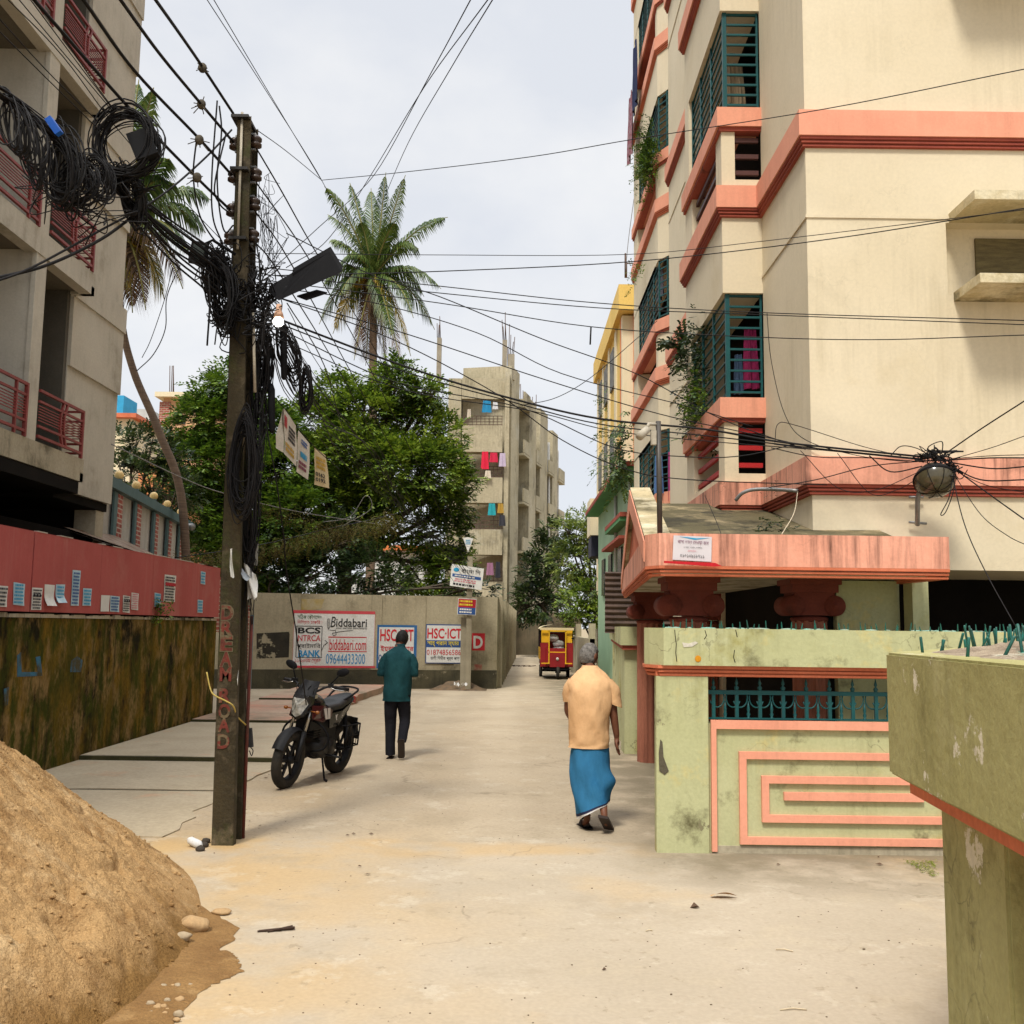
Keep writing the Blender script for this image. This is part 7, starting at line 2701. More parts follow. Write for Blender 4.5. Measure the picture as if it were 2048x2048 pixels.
# ---- man in the dark teal shirt, walking away, head bent over something held in front
A0 = PZ(747, 1432)
MA = thing('person', 'man in a dark teal shirt and black trousers walking away, head bowed', 'person', A0)
body = skinned('body', [
    [((0, 0, .90), (.13, .10)), ((0, .0, 1.08), (.13, .10)), ((0, .01, 1.30), (.15, .10)), ((0, .03, 1.42), (.09, .07)), ((.0, .055, 1.48), .058), ((.02, .085, 1.53), .055)],
    [((0, 0, .90), (.13, .10)), ((-.09, .0, .84), .085), ((-.09, .05, .48), .055), ((-.075, .0, .09), .036), ((-.078, .10, .04), (.035, .028)), ((-.08, .16, .03), .025)],
    [((0, 0, .90), (.13, .10)), ((.09, .0, .84), .085), ((.10, .06, .50), .055), ((.09, -.16, .26), .036), ((.088, -.16, .14), (.035, .028)), ((.086, -.13, .08), .025)],
    [((0, .01, 1.30), (.15, .10)), ((-.17, .02, 1.35), .055), ((-.212, -.01, 1.09), .042), ((-.12, .22, 1.10), .028), ((-.09, .27, 1.12), .026)],
    [((0, .01, 1.30), (.15, .10)), ((.17, .02, 1.35), .055), ((.212, -.01, 1.09), .042), ((.10, .22, 1.10), .028), ((.05, .27, 1.12), .026)],
] + hand_chains((-.09, .27, 1.12), (.7, .6, .2), (0, -.3, 1), .9, .6) + hand_chains((.05, .27, 1.12), (-.6, .7, .2), (0, .3, -1), .9, .6), SKIN, MA)
HAIRB = mat('black_hair', (.008, .007, .006), (.014, .012, .010), scale=40, rough=.6, bump=.5, bscale=90, spec=.15)
HAIRG = mat('grey_hair', (.20, .185, .165), (.075, .068, .06), scale=38, rough=.7, bump=.6, bscale=90)
join_into(body, head_parts(MA, Vector((.03, .12, 1.565)), -.15, .66, HAIRB, s=1.06))
SHIRT = mat('dark_teal_cloth', (.016, .068, .074), (.008, .038, .045), scale=5, rough=.85, bump=.9, bscale=9, squash=(1, 1, .5), spec=.1, fine=.2)
sh = MB()
loft(sh, [((-.01, -.005, .755), .182, .135), ((-.01, -.005, .83), .186, .14), ((-.005, 0, .98), .184, .14), ((0, .0, 1.16), .197, .145), ((0, .01, 1.30), .208, .135), ((0, .02, 1.38), .178, .108), ((.005, .04, 1.44), .098, .08), ((.01, .055, 1.475), .066, .064)], 44, .085, 7, 2)
for s in (-1, 1):
    loft(sh, [((s * .13, .02, 1.375), .065, .07), ((s * .185, .01, 1.29), .066, .072), ((s * .212, -.01, 1.18), .060, .064), ((s * .218, -.005, 1.085), .055, .058), ((s * .20, .10, 1.07), .05, .05), ((s * .13, .20, 1.09), .042, .042)], 22, .14, 9, 3 + s)
sh.build('shirt', SHIRT, MA, local=True)
col_ = MB()
loft(col_, [((.008, .054, 1.455), .072, .070), ((.014, .068, 1.505), .066, .064)], 24)
col_.build('collar', SHIRT, MA, local=True)
TROU = mat('black_trouser_cloth', (.010, .010, .013), (.016, .016, .02), scale=5, bump=.4, bscale=24, spec=.1)
tr = MB()
loft(tr, [((-.01, 0, .95), .165, .115), ((-.02, 0, .86), .165, .12), ((-.03, 0, .78), .15, .12)], 26, .02)
loft(tr, [((-.075, .0, .84), .098, .11), ((-.09, .03, .62), .088, .095), ((-.088, .045, .46), .074, .08), ((-.082, .02, .25), .066, .072), ((-.076, .0, .055), .062, .075)], 20, .08, 7, 8)
loft(tr, [((.075, .0, .84), .098, .11), ((.09, .035, .64), .086, .092), ((.10, .05, .50), .074, .08), ((.094, -.06, .36), .066, .07), ((.088, -.16, .235), .060, .068)], 20, .08, 7, 9)
tr.build('trousers', TROU, MA, local=True)
SHOE = mat('dark_brown_leather', (.022, .014, .010), (.03, .02, .014), rough=.5, bump=.1)
b = MB()
loft(b, [((-.076, -.055, .05), .030, .035), ((-.078, -.01, .055), .042, .05), ((-.08, .08, .045), .046, .042), ((-.082, .17, .032), .040, .03), ((-.082, .205, .026), .012, .012)], 16, 0, closed=True)
b.box(-.118, -.038, -.07, .19, .0, .018)
b.build('shoe', SHOE, MA, local=True)
b = MB()
b.obox((.087, -.165, .155), (1, 0, .05), (0, .35, -.94), (0, .94, .35), .042, .125, .028)
b.obox((.087, -.193, .150), (1, 0, .05), (0, .35, -.94), (0, .94, .35), .045, .130, .010)
b.build('shoe', SHOE, MA, local=True, bevel=.012)

# ---- old man in a peach tee and blue lungi
B0 = PZ(1112, 1564)
MBo = thing('person', 'old man with grey hair in a peach tee and blue lungi walking away', 'person', B0)
body = skinned('body', [
    [((-.01, 0, .88), (.13, .10)), ((-.01, -.02, 1.05), (.13, .10)), ((0, -.02, 1.25), (.15, .11)), ((0, .02, 1.38), (.10, .08)), ((.0, .07, 1.45), .056), ((.0, .10, 1.50), .05)],
    [((-.01, 0, .88), (.13, .10)), ((-.08, .0, .80), .08), ((-.06, .06, .45), .052), ((-.018, .0, .09), .033), ((-.03, .05, .045), (.036, .026)), ((-.045, .13, .03), .028)],
    [((-.01, 0, .88), (.13, .10)), ((.08, .0, .80), .08), ((.10, .02, .45), .052), ((.108, -.22, .19), .034), ((.112, -.24, .13), (.036, .028)), ((.14, -.17, .075), .030)],
    [((0, -.02, 1.25), (.15, .11)), ((-.17, .02, 1.33), .055), ((-.19, .10, 1.05), .04), ((-.12, .26, .92), .028), ((-.10, .28, .90), .026)],
    [((0, -.02, 1.25), (.15, .11)), ((.17, -.0, 1.33), .056), ((.208, -.03, 1.04), .041), ((.238, .0, .85), .030), ((.241, .01, .83), .026)],
] + hand_chains((.241, .01, .83), (.04, .10, -1), (.25, 1, .1), 1.05, .45) + hand_chains((-.10, .28, .90), (.5, .5, -.5), (0, -.3, 1), 1, .5), SKIN, MBo)
join_into(body, head_parts(MBo, Vector((.0, .13, 1.565)), -.75, .32, HAIRG))
TEE = mat('peach_cotton', (.66, .41, .215), (.58, .35, .175), scale=4, rough=1.0, bump=1.0, bscale=6.5, squash=(1, 1, .5), spec=.1, fine=.06)
te = MB()
loft(te, [((-.005, -.01, .735), .178, .150), ((-.005, -.015, .80), .180, .150), ((-.005, -.025, .93), .178, .150), ((-.005, -.035, 1.08), .185, .150), ((0, -.035, 1.22), .198, .145), ((0, -.02, 1.32), .198, .125), ((0, .01, 1.40), .145, .10), ((0, .05, 1.455), .085, .075), ((0, .07, 1.48), .066, .064)], 48, .105, 7, 5)
loft(te, [((.12, .0, 1.36), .075, .08), ((.175, -.01, 1.28), .084, .088), ((.198, -.02, 1.18), .080, .083), ((.210, -.025, 1.125), .078, .080, -.03)], 22, .08, 6, 2)
loft(te, [((-.12, .02, 1.36), .075, .08), ((-.165, .05, 1.26), .074, .082), ((-.17, .08, 1.14), .068, .075)], 22, .08, 6, 3)
te.build('shirt', TEE, MBo, local=True)
LUN = mat('blue_lungi_cloth', (.026, .125, .245), (.032, .15, .285), scale=3, rough=.9, bump=.8, bscale=7, squash=(1, 1, .4), spec=.1, stain=(.014, .095, .21), stain_scale=4, stain_lo=.50, stain_hi=.66)


def lungi(u, v, out=0):
    """v 0 at the hem, 1 at the waist"""
    a = 2 * math.pi * u
    z = .20 + .60 * v
    hem = (1 - v) ** 3
    rx = .158 + .022 * math.sin(v * math.pi) - .012 * hem
    ry = .135 + .045 * (1 - v)
    f = 1 + (.055 * math.sin(a * 5 + v * 9) + .05 * mnoise.noise(Vector((math.cos(a) * 2, math.sin(a) * 2, v * 4 + 3)))) * (1 - v * .55)
    x = rx * math.cos(a) * f + .028 * hem + .045 * max(0, math.cos(a)) * math.exp(-((v - .38) / .13) ** 2)
    y = ry * math.sin(a) * f - .06 * (1 - v)
    return Vector((x * (1 + out), y * (1 + out), z + hem * (-.045 * math.cos(a - 2.6) + .05 * math.cos(a) * .6)))


b = MB()
b.sheet(lambda u, v: lungi(u, v), 56, 40, closed=True)
lg = b.build('lungi', LUN, MBo, local=True)
b = MB()
b.sheet(lambda u, v: lungi(u, -.012 + .03 * v, .006), 56, 2, closed=True)
b.build('dark_border', mat('navy_border', (.012, .016, .05), bump=0), lg, local=True)
b = MB()
b.sheet(lambda u, v: lungi(u, -.035 + .023 * v, -.004), 56, 2, closed=True)
b.build('white_hem', mat('white_hem', (.62, .6, .58), bump=0), lg, local=True)
SAND_L = mat('dark_brown_rubber', (.022, .015, .012), (.03, .02, .016), rough=.6, bump=.1)
b = MB()
loft(b, [((-.005, -.075, .012), .030, .012), ((-.012, -.03, .012), .042, .013), ((-.035, .07, .012), .046, .013), ((-.06, .15, .012), .045, .013), ((-.072, .185, .012), .02, .01)], 18, closed=True)
b.tube(spline([(-.075, .05, .015), (-.06, .07, .075), (-.03, .085, .082), (.01, .06, .015)], 5), .011, 8, flat=.5)
b.tube(spline([(-.085, .09, .015), (-.065, .11, .06), (-.035, .12, .066), (-.0, .10, .015)], 5), .011, 8, flat=.5)
b.tube(spline([(-.05, .02, .012), (-.015, -.06, .05), (.025, .02, .012)], 5), .006, 6)
b.build('sandal', SAND_L, MBo, local=True)
b = MB()
b.obox((.126, -.225, .10), (1, .15, -.22), (.28, .78, -.56), (.1, .6, .8), .046, .125, .013)
b.tube(spline([(.09, -.19, .095), (.115, -.14, .145), (.16, -.16, .10)], 5), .010, 6)
b.build('sandal', SAND_L, MBo, local=True, bevel=.012)

MA.scale = (.96, .96, .965)
MBo.scale = (.96, .96, .925)

# ================================================================== motorcycle
F0, R0 = PZ(536, 1488), PZ(633, 1458)
hd = (F0 - R0).normalized()
ang = math.atan2(hd.y, hd.x) - math.pi / 2
LEAN = R(-7)
mc = thing('motorcycle', 'black motorcycle with white flashes parked on its side stand', 'motorcycle', (F0 + R0) / 2)
mc.rotation_euler = (Matrix.Rotation(ang, 4, 'Z') @ Matrix.Rotation(LEAN, 4, 'Y')).to_euler()
TYRE = mat('dusty_tyre_rubber', (.016, .015, .013), (.034, .028, .02), scale=9, rough=.9, bump=.3, bscale=50)
GLOSS = mat('glossy_black_paint', (.006, .006, .007), rough=.25, bump=0, spec=.35, coat=.15, fine=0)
MATT = mat('matt_black_plastic', (.007, .007, .008), (.011, .011, .012), rough=.6, bump=.05, spec=.2)
SILV = mat('silver_paint', (.50, .50, .50), rough=.3, metal=.7, bump=0)
CHRM = mat('worn_chrome', (.42, .40, .37), rough=.25, metal=.95, bump=.02)
ENG = mat('grey_engine_alloy', (.05, .048, .046), (.03, .028, .026), scale=8, rough=.5, metal=.7, bump=.1)
MARN = mat('dark_maroon_paint', (.055, .012, .012), rough=.25, bump=0, spec=.5)
WHT = mat('white_decal', (.6, .58, .56), bump=0, fine=0, rough=.3)


def wheel(c, r, w, name):
    """tyre, rim, spokes and brake disc on the wheel's own axis"""
    t = MB()
    prof = [(r - .085, -w * .40), (r - .05, -w * .5), (r - .015, -w * .42), (r, -w * .15), (r, w * .15), (r - .015, w * .42), (r - .05, w * .5), (r - .085, w * .40)]
    lathe_ax(t, Vector(c), Vector((1, 0, 0)), prof + [prof[0]], 40)
    o = t.build(name, TYRE, mc, local=True)
    q = MB()
    lathe_ax(q, Vector(c), Vector((1, 0, 0)), [(r - .083, -w * .4), (r - .105, -w * .3), (r - .105, w * .3), (r - .083, w * .4)], 36)
    for k in range(6):
        a = k * math.pi / 3
        q.beam(Vector(c) + Vector((0, .03 * math.cos(a), .03 * math.sin(a))), Vector(c) + Vector((0, (r - .1) * math.cos(a), (r - .1) * math.sin(a))), .028, .022, up=(1, 0, 0))
    lathe_ax(q, Vector(c), Vector((1, 0, 0)), [(.001, -.05), (.04, -.05), (.04, .05), (.001, .05)], 16)
    q.build('rim', MATT, o, local=True)
    q = MB()
    lathe_ax(q, Vector(c), Vector((1, 0, 0)), [(.06, .045), (.115, .045), (.115, .050), (.06, .050), (.06, .045)], 28)
    q.build('brake_disc', CHRM, o, local=True)
    return o


FA, RA = Vector((0, .60, .30)), Vector((0, -.60, .30))
wheel(FA, .30, .095, 'wheel')
wheel(RA, .30, .12, 'wheel')
for s in (-1, 1):
    b = MB()
    b.tube([(s * .085, .60, .30), (s * .085, .50, .58)], [.026, .028], 12)
    b.build('fork_slider', MATT, mc, local=True)
b = MB()
for s in (-1, 1):
    b.tube([(s * .085, .505, .56), (s * .085, .37, .95)], .018, 12)
b.box(-.11, .11, .36, .42, .93, .97)
b.build('fork_tube', CHRM, mc, local=True)
b = MB()
b.sheet(lambda u, v: Vector(((v - .5) * .13, .60 + (.335 - .03 * abs(v - .5) ** 2 * 4) * math.cos(R(25) + u * R(115)), .30 + (.335 - .12 * (v - .5) ** 2) * math.sin(R(25) + u * R(115)))), 20, 6)
b.build('front_mudguard', MATT, mc, local=True)
hl = MB()
hl.add([(-.085, .53, .96), (.085, .53, .96), (.115, .50, .88), (.06, .56, .74), (0, .575, .70), (-.06, .56, .74), (-.115, .50, .88), (0, .585, .87),
        (-.09, .40, .97), (.09, .40, .97), (.115, .38, .86), (.05, .42, .72), (-.05, .42, .72), (-.115, .38, .86)],
       [(7, 0, 6), (7, 1, 0), (7, 2, 1), (7, 3, 2), (7, 4, 3), (7, 5, 4), (7, 6, 5), (0, 1, 9, 8), (1, 2, 10, 9), (2, 3, 11, 10), (3, 4, 11), (4, 12, 11), (4, 5, 12), (5, 6, 13, 12), (6, 0, 8, 13), (8, 9, 10, 11, 12, 13)])
hl.build('headlight_shell', GLOSS, mc, local=True, bevel=.006)
hl = MB()
hl.add([(-.072, .548, .93), (.072, .548, .93), (.096, .525, .875), (.052, .578, .765), (0, .592, .735), (-.052, .578, .765), (-.096, .525, .875), (0, .602, .855)],
       [(7, 0, 6), (7, 1, 0), (7, 2, 1), (7, 3, 2), (7, 4, 3), (7, 5, 4), (7, 6, 5)])
hl.build('headlight', mat('clear_headlight_lens', (.38, .37, .33), (.10, .10, .09), scale=22, rough=.08, bump=.2, bscale=30, spec=.8, coat=.8), mc, local=True)
b = MB()
b.sheet(lambda u, v: Vector(((u - .5) * (.24 - .06 * v), .515 - .14 * v - .12 * (u - .5) ** 2 * 4 * .5, .955 + .15 * v)), 10, 8)
b.sheet(lambda u, v: Vector(((u - .5) * (.24 - .06 * v), .505 - .14 * v - .12 * (u - .5) ** 2 * 4 * .5, .955 + .14 * v)), 10, 8)
b.build('flyscreen', MATT, mc, local=True)
b = MB()
b.tube(spline([(-.36, .22, 1.055), (-.20, .32, 1.065), (-.08, .37, 1.0), (.08, .37, 1.0), (.20, .32, 1.065), (.36, .22, 1.055)], 6), .0125, 10)
hb = b.build('handlebar', MATT, mc, local=True)
for s in (-1, 1):
    b = MB()
    b.tube([(s * .25, .285, 1.062), (s * .385, .205, 1.053)], [.020, .019], 12)
    b.build('grip', BLACK, hb, local=True)
    b = MB()
    b.tube(spline([(s * .22, .325, 1.06), (s * .28, .325, 1.045), (s * .38, .265, 1.04)], 4), .007, 6)
    b.build('lever', CHRM, hb, local=True)
    b = MB()
    b.obox((s * .215, .305, 1.075), (1, -.5 * s, 0), (.5 * s, 1, 0), (0, 0, 1), .03, .022, .022)
    b.build('switch_gear', MATT, hb, local=True)
    mx = s * (.31 if s < 0 else .24)
    b = MB()
    b.tube(spline([(s * .20, .31, 1.08), (mx * .9, .34, 1.16), (mx, .33, 1.215)], 5), .007, 7)
    ms = b.build('mirror_stalk', BLK, mc, local=True)
    b = MB()
    b.ball((0, 0, 0), .075, .022, .042, 16, 10)
    ro = Matrix.Rotation(-.35 * s, 3, 'Y')
    b.v = [ro @ p + Vector((mx + s * .03, .32, 1.235)) for p in b.v]
    b.build('mirror', BLK, ms, local=True)
b = MB()
loft(b, [((0, .44, .80), .06, .05), ((0, .40, .85), .12, .10), ((0, .30, .87), .145, .125), ((0, .16, .86), .14, .12), ((0, .04, .83), .105, .085), ((0, -.02, .80), .08, .04)], 24)
b.v = [Vector((p.x, p.y, p.z)) for p in b.v]
tk_ = MB()


def tank(u, v):
    a = 2 * math.pi * u
    y = .44 - .50 * v
    w = .05 + .105 * math.sin(min(1, v * 1.25 + .12) * math.pi) ** .6
    h = .045 + .085 * math.sin(min(1, v * 1.1 + .15) * math.pi) ** .7
    return Vector((w * math.cos(a), y, .855 - .05 * v + h * math.sin(a)))


tk_.sheet(tank, 28, 18, closed=True)
tnk = tk_.build('fuel_tank', GLOSS, mc, local=True)
b = MB()
b.cyl((0, .25, .955), (0, .245, .972), .035, n=18)
b.build('filler_cap', CHRM, tnk, local=True)
for s in (-1, 1):
    b = MB()
    q = [(s * .10, .46, .86), (s * .165, .30, .86), (s * .17, .10, .80), (s * .15, .06, .72), (s * .165, .28, .68), (s * .13, .46, .72)]
    b.extr(q, (s * .014, 0, 0))
    b.build('tank_shroud', MARN, mc, local=True, bevel=.004)
    b = MB()
    for k in range(2):
        q = [(s * .186, .33 - .09 * k, .83), (s * .187, .27 - .09 * k, .83), (s * .184, .20 - .06 * k, .71), (s * .184, .25 - .06 * k, .71)]
        b.extr(q, (s * .003, 0, 0))
    b.build('white_flash', WHT, mc, local=True)
    b = MB()
    q = [(s * .10, .02, .74), (s * .12, -.26, .76), (s * .11, -.52, .84), (s * .08, -.62, .87), (s * .10, -.45, .74), (s * .12, -.20, .60), (s * .11, .0, .58)]
    b.extr(q, (s * .016, 0, 0))
    b.build('side_panel', GLOSS, mc, local=True, bevel=.004)
    b = MB()
    q = [(s * .128, -.10, .72), (s * .130, -.24, .73), (s * .128, -.30, .70), (s * .130, -.14, .66)]
    b.extr(q, (s * .003, 0, 0))
    b.build('white_flash', WHT, mc, local=True)
b = MB()
b.box(-.085, .085, -.50, .40, .58, .80)
b.box(-.07, .07, -.30, .10, .42, .60)
b.build('airbox', MATT, mc, local=True, bevel=.01)
st_ = MB()


def seat(u, v):
    a = math.pi * u
    y = .05 - .70 * v
    w = .075 + .065 * math.sin(min(1, .25 + v * .75) * math.pi) ** .7
    z0 = .80 + .10 * max(0, v - .42) ** .7 * (1 if v > .42 else 0)
    z0 += .02 * math.sin(v * 3)
    return Vector((w * math.cos(a), y, z0 - .03 + .075 * math.sin(a) ** .6))


st_.sheet(seat, 16, 26)
st_.add([seat(u, v) for v in (0, 1) for u in (0, .25, .5, .75, 1)], [(0, 1, 2, 3, 4), (9, 8, 7, 6, 5)])
st_.build('seat', mat('black_vinyl', (.014, .014, .015), (.02, .02, .021), rough=.42, bump=.15, bscale=60), mc, local=True)
b = MB()
b.tube(spline([(-.10, -.32, .86), (-.125, -.50, .92), (-.11, -.66, .965), (0, -.71, .975), (.11, -.66, .965), (.125, -.50, .92), (.10, -.32, .86)], 5), .012, 8)
b.build('grab_rail', BLK, mc, local=True)
b = MB()
b.tube(spline([(0, .38, .92), (0, .32, .62), (0, .30, .38), (0, .05, .26), (0, -.22, .28), (0, -.28, .52), (0, -.30, .74)], 6), .02, 8)
b.tube(spline([(0, .36, .86), (0, .1, .78), (0, -.3, .74), (0, -.62, .80)], 6), .018, 8)
for s in (-1, 1):
    b.tube([(s * .075, -.22, .36), (s * .085, -.60, .30)], .02, 8)
    b.tube([(s * .10, -.56, .34), (s * .10, -.40, .72)], .024, 10)
b.build('frame', BLK, mc, local=True)
b = MB()
for k in range(7):
    z = .50 + k * .026
    b.box(-.085, .085, .10, .27, z, z + .012)
b.box(-.06, .06, .12, .25, .48, .70)
b.cyl((-.13, .06, .38), (.13, .06, .38), .115, n=26)
b.box(-.11, .11, -.16, .16, .29, .47)
b.cyl((-.14, -.12, .37), (.12, -.12, .37), .085, n=22)
b.build('engine', ENG, mc, local=True, bevel=.004)
b = MB()
b.tube(spline([(.05, .27, .55), (.08, .36, .42), (.10, .30, .26), (.12, .05, .23), (.14, -.20, .26)], 6), .02, 10)
b.tube([(.15, -.18, .26), (.16, -.30, .29), (.165, -.66, .40), (.165, -.70, .41)], [.03, .046, .048, .03], 14)
b.build('exhaust', MATT, mc, local=True)
b = MB()
b.tube(spline([(-.09, .30, .36), (-.24, .30, .42), (-.26, .30, .56), (-.12, .33, .68), (.12, .33, .68), (.26, .30, .56), (.24, .30, .42), (.09, .30, .36)], 5), .012, 8)
b.build('crash_guard', BLK, mc, local=True)
b = MB()      # cage guard on the left of the rear wheel
for z in (.36, .60):
    b.tube([(-.15, -.22, z), (-.22, -.26, z), (-.22, -.60, z), (-.14, -.64, z)], .009, 6)
for y in (-.26, -.60):
    b.tube([(-.22, y, .36), (-.22, y, .60)], .009, 6)
for y in (-.33, -.40, -.47, -.54):
    b.tube([(-.22, y, .36), (-.22, y, .60)], .005, 5)
b.tube([(-.22, -.26, .48), (-.22, -.60, .48)], .006, 5)
b.box(-.26, -.14, -.40, -.30, .335, .35)
b.build('leg_guard', BLK, mc, local=True)
for s in (-1, 1):
    b = MB()
    b.tube([(s * .10, .0, .30), (s * .30, .0, .30)], .012, 8)
    b.build('foot_peg', BLACK, mc, local=True)
b = MB()
b.tube([(-.10, .02, .27), (-.20, .10, .055)], .011, 8)
b.tube([(-.20, .10, .06), (-.235, .11, .05)], .014, 8)
b.build('side_stand', BLK, mc, local=True)
b = MB()
b.sheet(lambda u, v: Vector(((v - .5) * .15, -.60 + .345 * math.cos(R(60) + u * R(110)), .30 + .36 * math.sin(R(60) + u * R(110)))), 14, 4)
b.box(-.07, .07, -.86, -.84, .44, .62)
b.build('rear_mudguard', MATT, mc, local=True)
b = MB()
b.obox((0, -.70, .84), (1, 0, 0), (0, 1, .3), (0, -.3, 1), .07, .03, .035)
b.build('tail_light', mat('red_lens', (.35, .01, .01), rough=.15, bump=0), mc, local=True)
for s in (-1, 1):
    b = MB()
    b.tube([(s * .10, .46, .80), (s * .17, .47, .80)], .007, 6)
    b.ball((s * .185, .47, .80), .026, .02, .02, 10, 7)
    b.build('indicator', mat('orange_lens', (.22, .07, .012), rough=.25, bump=0), mc, local=True)
b = MB()
for sx in (-.16, -.05, .07, .15):
    b.tube(spline([(sx, .33, 1.06), (sx * .7, .45, 1.04), (sx * .5, .44, .9)], 5), .005, 5)
b.build('control_cable', BLACK, mc, local=True)

# ================================================================== electric rickshaw
RK = thing('rickshaw', 'red and yellow three wheeled electric rickshaw coming down the lane', 'rickshaw', PZ(1049, 1281))
R_ = PZ(1049, 1281)
RED = mat('crimson_paint', (.26, .015, .018), (.20, .012, .014), scale=3, rough=.35, bump=.02)
RYEL = mat('golden_yellow_paint', (.72, .40, .015), (.62, .33, .012), scale=3, rough=.4, bump=.02)


def rk(name, m, fill, bevel=0, parent=None):
    q = MB()
    fill(q)
    q.v = [p + R_ for p in q.v]
    return q.build(name, m, parent or RK, bevel=bevel)


rk('roof', mat('cream_canvas', (.62, .53, .33), (.52, .44, .27), scale=4, bump=.2), lambda q: (q.sheet(lambda u, v: Vector(((u - .5) * 1.10, -.35 + 2.3 * v, 1.62 + .14 * math.sin(u * math.pi) ** .45)), 20, 8), q.box(-.55, .55, -.38, -.34, 1.58, 1.66)))
rk('body', RED, lambda q: (q.box(-.50, .50, -.12, 2.0, .42, .62), q.box(-.50, .50, 1.9, 2.0, .62, 1.5), q.prism([(-.50, -.12), (.50, -.12), (.34, -.42), (-.34, -.42)], .42, 1.0)), .02)
for bx in ((-.53, -.50, .1, 1.9, .62, 1.0), (.50, .53, .1, 1.9, .62, 1.0)):
    rk('side_panel', RYEL, lambda q, bx=bx: q.box(*bx))
for bx in ((-.50, -.27, -.36, -.33, 1.18, 1.56), (.27, .50, -.36, -.33, 1.18, 1.56)):
    rk('front_panel', RYEL, lambda q, bx=bx: q.box(*bx))
rk('windscreen_frame', RYEL, lambda q: (q.box(-.27, -.235, -.45, -.42, .50, 1.56), q.box(.27, .305, -.45, -.42, .50, 1.56), q.box(-.5, .5, -.45, -.42, 1.53, 1.58), q.box(-.27, .27, -.45, -.42, .86, .89), q.box(-.5, .5, -.46, -.43, .50, .535)))
for bx in ((-.53, -.28, -.37, -.33, .40, 1.17), (.31, .53, -.37, -.33, .40, 1.17)):
    rk('door_panel', RED, lambda q, bx=bx: q.box(*bx))
for x in (-.53, .50):
    for y in (-.33, .8, 1.95):
        rk('pillar', BLK, lambda q, x=x, y=y: q.box(x, x + .03, y, y + .03, .6, 1.62))
rk('seat', BLACK, lambda q: q.box(-.45, .45, .25, .7, .62, .72))
rk('apron', RED, lambda q: q.prism([(-.23, -.47), (.26, -.47), (.26, -.43), (-.23, -.43)], .40, .86))
lampo = rk('headlight', mat('dusty_lamp_glass', (.5, .48, .42), rough=.15, bump=0), lambda q: q.ball((.02, -.48, .66), .05, .03, .05, 12, 8))
for x, y, w in ((.04, -.42, .09), (-.46, 1.4, .10), (.46, 1.4, .10)):
    def wh(q, x=x, y=y, w=w):
        lathe_ax(q, Vector((x, y, .21)), Vector((1, 0, 0)), [(.12, -w / 2), (.20, -w / 2), (.21, 0), (.20, w / 2), (.12, w / 2), (.12, -w / 2)], 24)
    o = rk('wheel', TYRE, wh)

    def rm_(q, x=x, y=y, w=w):
        lathe_ax(q, Vector((x, y, .21)), Vector((1, 0, 0)), [(.001, -w * .3), (.118, -w * .35), (.118, w * .35), (.001, w * .3)], 20)
    rk('rim', MATT, rm_, 0, o)
rk('fork', BLK, lambda q: (q.tube([(-.03, -.42, .21), (-.03, -.38, .5)], .02, 6), q.tube([(.11, -.42, .21), (.11, -.38, .5)], .02, 6)))
rk('axle', BLK, lambda q: (q.box(-.44, .44, 1.36, 1.44, .18, .24), q.box(-.40, .40, -.2, 1.8, .30, .41)))
rk('bumper', BLK, lambda q: q.tube(spline([(-.45, -.3, .33), (-.2, -.50, .33), (.25, -.50, .33), (.45, -.3, .33)], 4), .018, 6))
rk('mirror', BLK, lambda q: (q.ball((.52, -.40, 1.32), .05, .02, .035, 10, 7)))
SACK = mat('white_sack_plastic', (.60, .60, .58), (.42, .42, .41), scale=9, bump=.5)
for i, (x, z, s) in enumerate(((-.08, 1.32, .17), (.06, 1.13, .18), (.08, .97, .16), (.12, .72, .14))):
    q = MB()
    q.ball((0, 0, 0), s * 1.1, .16, s * .75, 14, 9)
    q.v = [R_ + Vector((x, .05, z)) + p * (1 + .25 * mnoise.noise(p * 9 + Vector((i, 0, 0)))) for p in q.v]
    single('sack', q, SACK, ('topmost white plastic sack seen through the rickshaw windscreen', 'second white sack from the top in the rickshaw', 'white sack just above the windscreen bar of the rickshaw', 'lowest white sack behind the rickshaw apron')[i], 'sack', 'white sacks in the rickshaw')

# ================================================================== litter
q = MB()
c = PZ(1366, 1692, .012)
q.sheet(lambda u, v: c + Vector(((u - .5) * .17, (v - .5) * .075 * math.sin(math.pi * min(1, .08 + u * .9)), .028 * math.sin(math.pi * u) * (1.1 - v) + .006)), 12, 6)
single('fallen_leaf', q, mat('tan_dry_leaf', (.52, .30, .12), (.44, .24, .09), scale=14, bump=.2), 'large curled tan leaf on the concrete before the lime wall', 'leaf')
for px, py, s, lab in ((1311, 1713, .03, 'small dark dry leaf below the large tan leaf'), (1140, 1830, .012, 'dark speck of leaf in the middle foreground')):
    c = PZ(px, py, .008)
    q = MB()
    q.add([c + Vector((-s, 0, 0)), c + Vector((0, -s * .7, s * .6)), c + Vector((s, 0, .004)), c + Vector((.0, s, s * .9))], [(0, 1, 2), (0, 2, 3)])
    single('fallen_leaf', q, mat('brown_dry_leaf', (.10, .06, .035), bump=.1), lab, 'leaf')
q = MB()
c = PZ(521, 1755, .012)
for a, l, o in ((.25, .10, (0, 0)), (.55, .07, (.02, .01)), (.1, .06, (-.03, -.01))):
    q.tube([c + Vector((o[0] - l * math.cos(a), o[1] - l * math.sin(a), 0)), c + Vector((o[0] + l * math.cos(a), o[1] + l * math.sin(a), .008))], [.006, .009], 5)
q.ball(c + Vector((.07, .03, .005)), .03, .012, .008, 8, 5)
single('twig', q, mat('dark_brown_twig', (.05, .028, .018), bump=.2), 'dark broken twig lying on the lane left of centre', 'twig')
